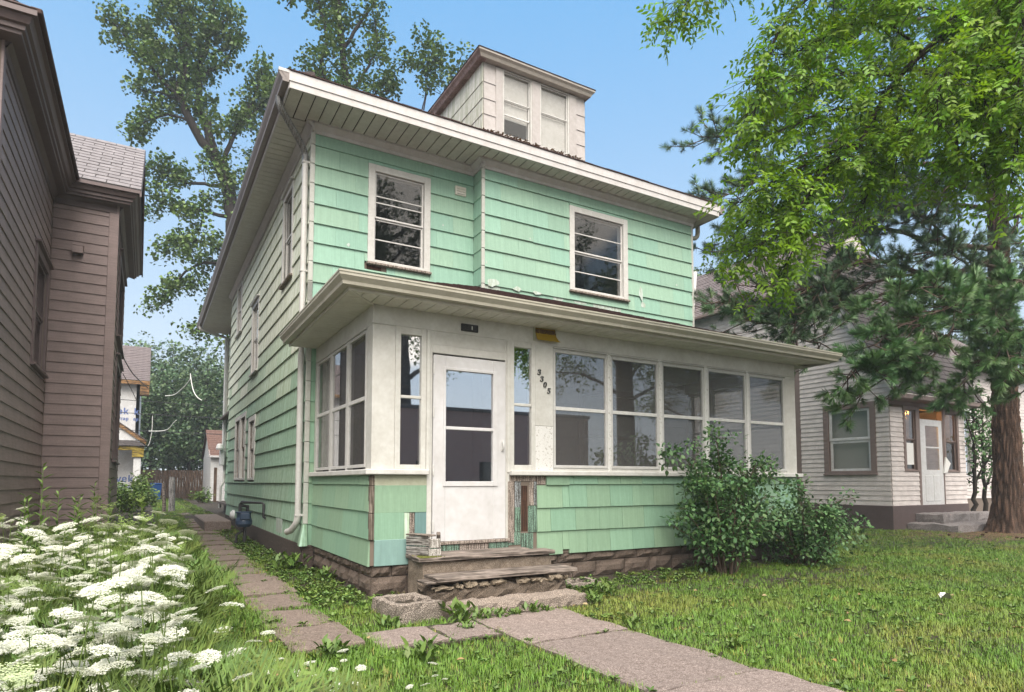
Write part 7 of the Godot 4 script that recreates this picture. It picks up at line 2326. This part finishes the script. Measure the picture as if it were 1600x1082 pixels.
func flower_bed() -> void:
	var protos := []
	var kinds := [[0.048, -0.010, 0.03, 42, 0.80, "open"], [0.042, -0.007, 0.06, 38, 0.70, "open"], [0.054, -0.012, 0.02, 46, 0.88, "open"], [0.038, 0.006, 0.22, 34, 0.66, "open"], [0.036, 0.036, 0.95, 34, 0.84, "cup"], [0.044, 0.012, 0.6, 36, 0.74, "young"], [0.044, -0.009, 0.04, 36, 0.58, "open"], [0.046, -0.012, 0.10, 40, 0.92, "open"]]
	for k in kinds:
		var P := Node3D.new()
		var b := MB.new()
		var top := Vector3(rng.randf_range(-0.06, 0.06), k[4], rng.randf_range(-0.06, 0.06))
		b.col = Color(0.9, 0.9, 0.9)
		b.tube([Vector3.ZERO, Vector3(top.x * 0.1, top.y * 0.4, top.z * 0.2), Vector3(top.x * 0.6, top.y * 0.75, top.z * 0.5), top - Vector3(0, k[0] * 0.7, 0)], [0.0035, 0.003, 0.0024, 0.0018], 5)
		var side := []
		if k[5] == "open":
			for i in 4:
				var a := i * 1.6 + rng.randf_range(-0.4, 0.4)
				var e := Vector3(cos(a), 0, sin(a)) * rng.randf_range(0.09, 0.2) + Vector3(0, k[4] * rng.randf_range(0.62, 0.98), 0)
				b.tube([Vector3(0, k[4] * 0.42, 0), Vector3(e.x * 0.6, k[4] * 0.58, e.z * 0.6), e - Vector3(0, 0.03, 0)], [0.0022, 0.002, 0.0015], 4)
				side.append(e)
		var stem := MeshInstance3D.new()
		stem.name = "stem"
		stem.mesh = b.done()
		stem.material_override = M.carrot_green
		P.add_child(stem)
		var um := [[top, k[0]]]
		for e in side:
			um.append([e, k[0] * rng.randf_range(0.6, 1.0)])
		for i in um.size():
			var u := MeshInstance3D.new()
			u.name = "umbel"
			u.mesh = umbel_mesh(um[i][1], k[1] * um[i][1] / k[0], k[2], k[3])
			u.material_override = M.umbel_white
			u.position = um[i][0]
			u.rotation = Vector3(rng.randf_range(-0.32, 0.32), rng.randf_range(0, TAU), rng.randf_range(-0.32, 0.32))
			P.add_child(u, true)
		var f := MB.new()
		for i in 5:
			var a := i * 2.2 + rng.randf()
			var y: float = k[4] * rng.randf_range(0.12, 0.6)
			carrot_leaf(f, Vector3(0, y, 0), Vector3(cos(a), 0.55, sin(a)).normalized(), rng.randf_range(0.14, 0.24))
		var lf := MeshInstance3D.new()
		lf.name = "leaf"
		lf.mesh = f.done()
		lf.material_override = M.carrot_green
		P.add_child(lf)
		protos.append(P)
	var n := 0
	var tries := 0
	while n < 285 and tries < 6000:
		tries += 1
		var z := lerpf(-4.3, 5.45, pow(rng.randf(), 0.42))
		var x := rng.randf_range(-3.2, -1.80) + 0.08 * sin(z * 1.7)
		if z > 3.2:
			x = rng.randf_range(-3.0, -1.82)
		var d := Vector2(x - CAM.x, z - CAM.z).length()
		if d < 1.95:
			continue
		var k := rng.randi_range(0, 99)
		var kind := 0
		if k < 11:
			kind = 4
		elif k < 19:
			kind = 5
		else:
			kind = [0, 1, 2, 3, 6, 7][k % 6]
		var s := rng.randf_range(0.76, 1.06)
		if kind == 4:
			s = rng.randf_range(1.0, 1.2)
		carrot(protos[kind], kind, x, z, s)
		n += 1
	# a few that strayed into the grass
	for q in [[447, 1052, 0.40], [505, 1040, 0.42], [668, 1045, 0.30], [395, 1012, 0.45], [548, 1020, 0.35], [345, 950, 0.62]]:
		var dy: float = CAM.y - q[2]
		var p := at(q[0], q[1], dy * FOC / (q[1] - 754.0))
		carrot(protos[6], 9, p.x, p.z, p.y / 0.58)
	for p in protos:
		p.free()
	# feathery leaves and tall grass that fill the bed
	var fm := MB.new()
	for i in 6:
		var a := i * 1.05 + rng.randf()
		carrot_leaf(fm, Vector3(0, rng.randf_range(0, 0.08), 0), Vector3(cos(a), rng.randf_range(0.6, 1.6), sin(a)).normalized(), rng.randf_range(0.2, 0.34))
	var xfs := []
	var cols := []
	for i in 2600:
		var z := rng.randf_range(-4.6, 5.6)
		var x := rng.randf_range(-3.3, -1.70) + 0.10 * sin(z * 1.7)
		if Vector2(x - CAM.x, z - CAM.z).length() < 0.7:
			continue
		xfs.append(Transform3D(Basis(Vector3.UP, rng.randf_range(0, TAU)).scaled(Vector3.ONE * rng.randf_range(0.8, 1.5)), Vector3(x, ground_y(x, z) + rng.randf_range(0, 0.25), z)))
		cols.append(tint(0.6, 1.2, 0.15))
	tag(multi(self, "wild_carrot_leaves", fm.done(), M.carrot_green, xfs, cols), "feathery green leaves filling the flower bed beside the brown house", "foliage")
	var tg := grass_mesh(11, 0.34, 0.0032, 0.10)
	xfs = []
	cols = []
	for i in 3600:
		var z := rng.randf_range(-4.6, 5.7)
		var x := rng.randf_range(-3.3, -1.62) + 0.10 * sin(z * 1.7)
		if Vector2(x - CAM.x, z - CAM.z).length() < 0.6:
			continue
		xfs.append(Transform3D(Basis(Vector3.UP, rng.randf_range(0, TAU)).scaled(Vector3(1, rng.randf_range(0.6, 1.5), 1)), Vector3(x, ground_y(x, z) - 0.01, z)))
		cols.append(tint(0.55, 1.15, 0.15))
	tag(multi(self, "tall_grass", tg, M.grass_blade, xfs, cols), "tall grass standing among the wild carrots beside the brown house", "grass")
	# taller leafy weeds against the brown house
	var wl := "leafy weeds in the flower bed"
	for q in [[66, 790, 5.0, 1.28, "tallest leafy weed, in front of the brown siding at the photo's left"], [92, 792, 5.3, 1.08, "narrow-leaved weed with pale buds just right of the tallest weed"], [40, 792, 5.0, 1.05, "narrow-leaved weed just left of the tallest weed"], [148, 780, 7.2, 1.15, "leafy weed in front of the brown wing's corner board"], [172, 778, 8.2, 1.2, "leafy weed just right of the brown wing's corner"], [208, 785, 8.6, 1.3, "tall leafy weed in line with the unfinished house's wall"], [222, 785, 9.4, 1.25, "tall leafy weed at the right rear end of the flower bed"], [240, 790, 7.0, 0.8, "short leafy weed at the flower bed's edge by the path"], [118, 782, 6.4, 1.0, "leafy weed in front of the middle of the brown wing"]]:
		var p := at(q[0], 754, q[2])
		p.y = ground_y(p.x, p.z)
		var W := thing("leafy_weed", q[4], "weed", p, rng.randf_range(0, TAU), wl)
		var sm := MB.new()
		var lm := MB.new()
		for j in 3:
			var off := Vector3(rng.randf_range(-0.1, 0.1), 0, rng.randf_range(-0.1, 0.1)) * (1.0 if j else 0.0)
			var h: float = q[3] * (1.0 if j == 0 else rng.randf_range(0.6, 0.85))
			var e := off * 2.0 + Vector3(0, h, 0)
			sm.col = Color(0.8, 0.8, 0.8)
			sm.tube([off, off.lerp(e, 0.5), e], [0.006, 0.005, 0.002], 5)
			for i in 34:
				var t := 0.15 + 0.85 * i / 33.0
				var a := i * 2.4
				var d := Vector3(cos(a), 0.7, sin(a)).normalized()
				lm.col = tint(0.75, 1.25)
				lm.leaf(off.lerp(e, t), d, d.cross(Vector3.UP).normalized(), lerpf(0.19, 0.07, t) * rng.randf_range(0.8, 1.2), lerpf(0.036, 0.016, t), 0.3)
		part(W, "stem", sm.done(), M.carrot_green)
		part(W, "leaves", lm.done(), M.leaf_weed)


func carrot(P: Node3D, kind: int, x: float, z: float, s: float) -> void:
	var o: Node3D = P.duplicate()
	o.name = numbered("wild_carrot")
	add_child(o)
	o.position = Vector3(x, ground_y(x, z) - 0.01, z)
	o.rotation = Vector3(rng.randf_range(-0.1, 0.1), rng.randf_range(0, TAU), rng.randf_range(-0.1, 0.1))
	o.scale = Vector3.ONE * s
	var lab := "wild carrot with flat white flower heads in the side yard's flower bed"
	if kind == 4:
		lab = "wild carrot with a closed green cup-shaped head in the flower bed"
	elif kind == 5:
		lab = "wild carrot with a yellowish young flower head in the flower bed"
	elif kind == 9:
		lab = "short wild carrot flowering alone in the grass beside the flower bed"
	tag(o, lab, "flower", "wild carrots in the side yard")


# ---------------------------------------------------------------- ground
func grass_mesh(n: int, h: float, w: float, spread: float) -> Mesh:
	var b := MB.new()
	for i in n:
		var a := rng.randf_range(0, TAU)
		var p := Vector3(rng.randf_range(-1, 1), 0, rng.randf_range(-1, 1)) * spread * 0.5
		var l := h * rng.randf_range(0.55, 1.15)
		var lean := rng.randf_range(0.15, 0.75)
		var d := Vector3(cos(a), 0, sin(a))
		var q := p + Vector3(0, l * 0.6, 0) + d * l * lean * 0.25
		var e := p + Vector3(0, l * (1.0 - lean * 0.3), 0) + d * l * lean * 0.8
		b.col = tint(0.75, 1.2, 0.12)
		b.blade(p, q, e, Vector3(-sin(a), 0, cos(a)) * w)
	return b.done()


func on_hard(x: float, z: float, pad := 0.0) -> bool:
	if x > -0.14 - pad and x < 7.0 and z < -2.5 + pad:
		return true
	if x > -0.03 - pad and x < PW + 0.02 and z > -2.6 and z < 0.03 + pad:
		return true
	if x > 0.3 - pad and x < 1.95 + pad and z > 0 and z < 1.26 + pad:
		return true
	for s in walks:
		var enc := 0.035 + 0.06 * (gnoise.get_noise_2d(x * 40.0, z * 40.0) + 0.2) + (0.06 if s[0] < -0.9 else 0.0)
		if x > s[0] + enc and x < s[1] - enc and z > s[2] + pad * 0.4 and z < s[3] - pad * 0.4:
			return true
	if x < -3.3 and z < -1.0:
		return true
	if x > 13.2 and x < 27 and z < -2.05:
		return true
	if x > 13.7 and x < 17.6 and z < -0.9 and z > -2.2:
		return true
	return false


var walks := []


func ground() -> void:
	var b := MB.new()
	var xs := []
	var zs := []
	for i in 121:
		xs.append(-15.0 + i * 0.3)
	for i in 171:
		zs.append(-38.0 + i * 0.3)
	for v in [-160.0, -90.0, -50.0, -30.0]:
		xs.insert([-160.0, -90.0, -50.0, -30.0].find(v), v)
		zs.insert([-160.0, -90.0, -50.0, -30.0].find(v), v * 1.0 - (20.0 if v > -60 else 0.0))
	for v in [30.0, 50.0, 90.0, 160.0]:
		xs.append(v)
		zs.append(v)
	var w := xs.size()
	for z in zs:
		for x in xs:
			b.v.append(Vector3(x, ground_y(x, z), z))
			b.n.append(Vector3.UP)
			b.uv.append(Vector2(x, z))
			b.c.append(Color.WHITE)
	for j in zs.size() - 1:
		for i in w - 1:
			var q := j * w + i
			b.ix.append_array([q, q + 1, q + w, q + 1, q + w + 1, q + w])
	part(self, "ground", b.done(), M.soil).set_meta("kind", "structure")

	# walks: slabs with open joints
	var F := MeshInstance3D.new()
	var fm := MB.new()
	fm.box(Vector3(0.5, -0.25, 1.3), Vector3(1.48, -0.06, 8.4))
	F = part(self, "front_walk", fm.done(), M.soil)
	F.set_meta("kind", "structure")
	var zz := [1.28, 2.27, 3.56, 4.85, 6.1, 7.3, 8.4]
	for i in zz.size() - 1:
		var x0 := 0.52 if i else 0.50
		walk_slab(F, x0, 1.46, zz[i], zz[i + 1], 0.004 + rng.randf_range(-0.004, 0.004), i)
	var sm := MB.new()
	sm.box(Vector3(-1.1, -0.2, -16.5), Vector3(-0.6, 0.0, 1.9))
	var P := part(self, "side_path", sm.done(), M.soil)
	P.set_meta("kind", "structure")
	var z := 1.86
	var i := 0
	while z > -16.0:
		var d := rng.randf_range(0.62, 0.86)
		var jx := rng.randf_range(-0.03, 0.03)
		walk_slab(P, -1.12 + jx, -0.60 + jx, z - d, z, 0.055 + 0.15 * smoothstep(4.0, 16.0, -z) + rng.randf_range(-0.008, 0.012), i)
		z -= d + rng.randf_range(0.02, 0.08)
		i += 1
	var cm := MB.new()
	cm.box(Vector3(-0.55, -0.2, 1.35), Vector3(0.48, 0.0, 1.95))
	var C := part(self, "cross_path", cm.done(), M.soil)
	C.set_meta("kind", "structure")
	walk_slab(C, -0.50, 0.02, 1.38, 1.92, 0.022, 3)
	walk_slab(C, 0.06, 0.46, 1.40, 1.92, 0.014, 4)

	lawn()


func walk_slab(parent: Node, x0: float, x1: float, z0: float, z1: float, y: float, i: int) -> void:
	walks.append([x0, x1, z0, z1])
	part(parent, "slab", rough_block(Vector3(x0, y - 0.09, z0 + 0.006), Vector3(x1, y, z1 - 0.006), 0.006, 6, 1, 8), M[("side_slab_%d" if x0 < -0.9 else "walk_concrete_%d") % rng.randi_range(0, 5)], Transform3D(Basis(Vector3.BACK, rng.randf_range(-0.006, 0.006)), Vector3.ZERO))


func lawn() -> void:
	var g := [grass_mesh(16, 0.050, 0.0021, 0.11), grass_mesh(15, 0.066, 0.0021, 0.12), grass_mesh(15, 0.038, 0.0023, 0.11)]
	var xf := [[], [], []]
	var co := [[], [], []]
	var w := MB.new()
	for i in 6:
		var a := i * 1.05 + rng.randf()
		var d := Vector3(cos(a), rng.randf_range(0.25, 0.8), sin(a)).normalized()
		w.col = tint(0.8, 1.2)
		w.leaf(d * 0.006, d, d.cross(Vector3.UP).normalized(), rng.randf_range(0.02, 0.036), rng.randf_range(0.013, 0.02), 0.2)
	var wmesh := w.done()
	var wx := []
	var wc := []
	var lit := MB.new()
	lit.leaf(Vector3(-0.03, 0.004, 0), Vector3(1, 0.15, 0).normalized(), Vector3(0, 0.2, 1).normalized(), 0.06, 0.03, 0.2)
	var lmesh := lit.done()
	var lx := []
	var lc := []
	var nm := MB.new()
	for i in 14:
		var a := rng.randf_range(0, TAU)
		var p := Vector3(rng.randf_range(-0.1, 0.1), rng.randf_range(0.002, 0.012), rng.randf_range(-0.1, 0.1))
		nm.col = tint(0.7, 1.3)
		nm.blade(p, p + Vector3(cos(a), 0.03, sin(a)) * 0.06, p + Vector3(cos(a), 0, sin(a)) * 0.12, Vector3(-sin(a), 0, cos(a)) * 0.0022)
	var nmesh := nm.done()
	var nx := []
	var nc := []
	var patch := FastNoiseLite.new()
	patch.seed = 9
	patch.frequency = 0.55
	patch.fractal_octaves = 3
	var weedy := FastNoiseLite.new()
	weedy.seed = 21
	weedy.frequency = 0.8
	var cell := 0.1
	# the strip in view, cell by cell, thinner with distance
	for zi in 470:
		var z0 := 5.6 - zi * cell
		for xi in 190:
			var x0 := -1.75 + xi * cell
			var dx := x0 - CAM.x
			var dz := z0 - CAM.z
			var depth := dx * sin(YAW) - dz * cos(YAW)
			if depth < 1.2:
				continue
			var lat := dx * cos(YAW) + dz * sin(YAW)
			if absf(lat) > depth * 0.9 + 0.6:
				continue
			if z0 < -3.0 and x0 > 0.2 and x0 < 7.0:
				continue
			var want := 6.0 if depth < 4.5 else (4.4 if depth < 7 else (2.6 if depth < 11 else (1.2 if depth < 18 else 0.6)))
			var cnt := int(want + rng.randf())
			for k in cnt:
				var x := x0 + rng.randf() * cell
				var z := z0 + rng.randf() * cell
				if on_hard(x, z, 0.03):
					continue
				var pn := patch.get_noise_2d(x, z)
				var wn := weedy.get_noise_2d(x, z)
				var pine := clampf(1.0 - Vector2((x - 14.2) / 3.4, (z + 0.4) / 1.5).length(), 0, 1)
				var bare := clampf(1.0 - Vector2((x - 5.2) / 2.2, (z - 1.3) / 0.55).length(), 0, 1)
				if rng.randf() < pine * 1.5 or rng.randf() < bare * 0.8 or (x > 0.0 and x < 7 and z < 0.5 and rng.randf() < 0.6):
					if pine > 0.05:
						nx.append(Transform3D(Basis(Vector3.UP, rng.randf_range(0, TAU)), Vector3(x, ground_y(x, z) + 0.005, z)))
						nc.append(tint(0.6, 1.3))
					if rng.randf() < 0.12:
						wx.append(Transform3D(Basis(Vector3.UP, rng.randf_range(0, TAU)).scaled(Vector3.ONE * rng.randf_range(0.6, 1.2)), Vector3(x, ground_y(x, z), z)))
						wc.append(tint(0.6, 1.1))
					continue
				var side_yard := x < 0.0
				var near_wall := (x > -0.6 and x < 0.0 and z < 0.5) or (x > 1.9 and z < 0.85 and x < 3.9)
				if (near_wall and rng.randf() < 0.45) or wn > 0.3 and rng.randf() < 0.22 or rng.randf() < 0.05:
					var s := rng.randf_range(0.6, 1.3) * (1.35 if near_wall else 1.0)
					wx.append(Transform3D(Basis(Vector3.UP, rng.randf_range(0, TAU)).scaled(Vector3(s, s * rng.randf_range(0.8, 1.8), s)), Vector3(x, ground_y(x, z) + rng.randf_range(0.0, 0.03), z)))
					wc.append(tint(0.65, 1.25, 0.15))
				if near_wall and rng.randf() < 0.5:
					continue
				var j := rng.randi_range(0, 2)
				var s2 := rng.randf_range(0.7, 1.15) * (1.1 if side_yard else 1.0)
				xf[j].append(Transform3D(Basis(Vector3.UP, rng.randf_range(0, TAU)).scaled(Vector3(1, s2, 1)), Vector3(x, ground_y(x, z) - 0.004, z)))
				var dry := clampf(pn * 1.6 + 0.1, 0, 1) * (0.55 if not side_yard else 0.3)
				if rng.randf() < 0.04:
					dry = 1.0
				var t := tint(0.7, 1.25, 0.1)
				co[j].append(Color(t.r * lerpf(0.9, 2.0, dry), t.g * lerpf(1.0, 1.12, dry), t.b * lerpf(0.9, 2.2, dry)))
				if rng.randf() < 0.004:
					lx.append(Transform3D(Basis.from_euler(Vector3(rng.randf_range(-0.4, 0.4), rng.randf_range(0, TAU), 0)), Vector3(x, ground_y(x, z) + 0.03, z)))
					lc.append(tint(0.6, 1.5, 0.2))
	for j in 3:
		tag(multi(self, "lawn_grass", g[j], M.grass_blade, xf[j], co[j]), ["medium lawn grass around the green house", "longer lawn grass around the green house", "short lawn grass around the green house"][j], "grass", "lawn grass")
	tag(multi(self, "ground_weeds", wmesh, M.leaf_weed, wx, wc), "small broad-leaved weeds growing through the lawn and along the walls", "weeds")
	tag(multi(self, "fallen_leaves", lmesh, M.dry_litter, lx, lc), "dry fallen leaves scattered in the grass", "leaves")
	tag(multi(self, "pine_litter", nmesh, M.dry_litter, nx, nc), "rusty fallen needles under the pine", "needles")
	print("grass ", xf[0].size() + xf[1].size() + xf[2].size(), " weeds ", wx.size())


func small_plants() -> void:
	# broad-leaved clumps by the steps and the walls
	for q in [[0.40, 1.28, 0.26, "broad-leaved dock growing at the left end of the bottom step"], [0.60, 1.31, 0.15, "leafy clump next to the dock at the bottom step"], [0.76, 1.33, 0.14, "low leafy clump in front of the bottom step's left half"], [0.92, 1.34, 0.11, "small leafy clump in front of the bottom step's middle"], [1.12, 1.33, 0.14, "low leafy clump in front of the bottom step's right half"], [1.26, 1.34, 0.10, "smallest leafy clump in front of the bottom step, on its right"], [1.86, 1.28, 0.13, "leafy clump where the bottom step meets the lawn"], [1.98, 1.12, 0.17, "leafy clump at the bottom step's right end"], [0.30, 1.62, 0.13, "small leafy clump on the cross path"], [-0.22, 1.22, 0.16, "small leafy clump at the left planter's front corner"], [-0.30, -2.35, 0.34, "bushy weed at the foot of the front downspout"], [2.25, 0.95, 0.2, "leafy clump in front of the right planter"], [-0.9, 2.05, 0.18, "leafy clump at the near end of the side path"], [-0.35, 2.3, 0.2, "leafy yellowing clump left of the front walk"], [-0.12, -1.3, 0.2, "leafy weed against the porch's side foundation"], [1.72, 3.1, 0.12, "low rosette at the front walk's right edge"], [1.55, 2.2, 0.14, "rosette where the front walk's second joint meets the grass"]]:
		var p := Vector3(q[0], ground_y(q[0], q[1]), q[1])
		var W := thing("leafy_clump", q[3], "weed", p)
		var b := MB.new()
		var h: float = q[2]
		for i in int(24 + h * 120):
			var a := i * 2.4
			var d := Vector3(cos(a), rng.randf_range(0.3, 2.2), sin(a)).normalized()
			var root := Vector3(cos(a * 1.7), 0, sin(a * 1.7)) * rng.randf_range(0, h * 0.6) + Vector3(0, rng.randf_range(0, h * 0.5), 0)
			b.col = tint(0.7, 1.25, 0.12)
			var l := (0.03 + h * 0.28) * rng.randf_range(0.6, 1.3)
			b.leaf(root, d, d.cross(Vector3.UP).normalized(), l, l * 0.38, 0.2)
		part(W, "leaves", b.done(), M.leaf_weed)
	var p := at(1476, 949, 6.05)
	var s := MB.new()
	s.leaf(Vector3(-0.06, 0.0, 0), Vector3(1, 0.25, 0.2).normalized(), Vector3(-0.1, 0.3, 1).normalized(), 0.13, 0.08, 0.4)
	s.leaf(Vector3(-0.03, 0.01, 0.01), Vector3(0.6, 0.5, -0.4).normalized(), Vector3(0.5, 0.1, 1).normalized(), 0.08, 0.05, 0.3)
	tag(part(self, "paper_scrap", s.done(), M.paper, Transform3D(Basis(), Vector3(p.x, ground_y(p.x, p.z) + 0.06, p.z))), "small white paper scrap lying on the right lawn", "litter")
	for i in 9:
		var x := rng.randf_range(12.2, 15.6)
		var z := rng.randf_range(-0.9, 0.6)
		var c := MB.new()
		for j in 7:
			c.lathe([Vector2(0.004, 0), Vector2(0.026 * sin((j + 1) / 8.0 * PI), 0.006), Vector2(0.02 * sin((j + 1) / 8.0 * PI), 0.012)], Vector3(0, j * 0.009, 0), 8)
		tag(part(self, "pine_cone", c.done(), M.rotten_wood, Transform3D(Basis(Vector3.RIGHT, 1.4), Vector3(x, ground_y(x, z) + 0.025, z))), "dark fallen pine cone on the needle litter under the pine", "pine cone", "pine cones under the pine")


# ---------------------------------------------------------------- main
func _ready() -> void:
	rng.seed = 4711
	gnoise.seed = 3
	gnoise.frequency = 0.08
	# camera: level enough for upright walls, the lens shifted up
	var cam := Camera3D.new()
	cam.name = "camera"
	cam.projection = Camera3D.PROJECTION_FRUSTUM
	cam.near = 0.05
	cam.far = 600.0
	cam.size = 2.0 * cam.near * 541.0 / FOC
	cam.frustum_offset = Vector2(0.0, (PCY - 541.0) / FOC * cam.near)
	cam.position = CAM
	cam.rotation = Vector3(PITCH, -YAW, 0)
	add_child(cam)
	cam.current = true
	# hazy bright sky
	var sky := ProceduralSkyMaterial.new()
	sky.sky_top_color = Color(0.07, 0.34, 0.72).linear_to_srgb()
	sky.sky_horizon_color = Color(0.80, 0.87, 0.91).linear_to_srgb()
	sky.sky_curve = 0.30
	sky.ground_bottom_color = Color(0.10, 0.11, 0.06).linear_to_srgb()
	sky.ground_horizon_color = Color(0.30, 0.32, 0.28).linear_to_srgb()
	sky.sky_energy_multiplier = 0.575
	sky.sun_angle_max = 1.0
	var env := Environment.new()
	env.background_mode = Environment.BG_SKY
	env.sky = Sky.new()
	env.sky.sky_material = sky
	env.tonemap_mode = Environment.TONE_MAPPER_LINEAR
	env.tonemap_exposure = 4.2
	env.fog_enabled = true
	env.fog_density = 0.0016
	env.fog_light_color = Color(0.86, 0.91, 0.95)
	env.sdfgi_enabled = true
	env.ssao_enabled = true
	env.ssil_enabled = true
	var we := WorldEnvironment.new()
	we.name = "world"
	we.environment = env
	add_child(we)
	# sun behind thin cloud: high, over the camera's left shoulder, very soft
	var sun := DirectionalLight3D.new()
	sun.name = "sun"
	sun.light_color = Color(1.0, 0.97, 0.93)
	sun.light_energy = 0.5
	sun.light_angular_distance = 56.0
	sun.shadow_enabled = true
	add_child(sun)
	sun.look_at_from_position(Vector3(-0.20, 0.83, 0.52), Vector3.ZERO)

	make_textures()
	make_materials()
	ground()
	green_house()
	brown_house()
	white_house()
	front_steps()
	backyard()
	across_street()
	trees_behind()
	pine_tree()
	overhanging_tree()
	shrubs()
	flower_bed()
	small_plants()
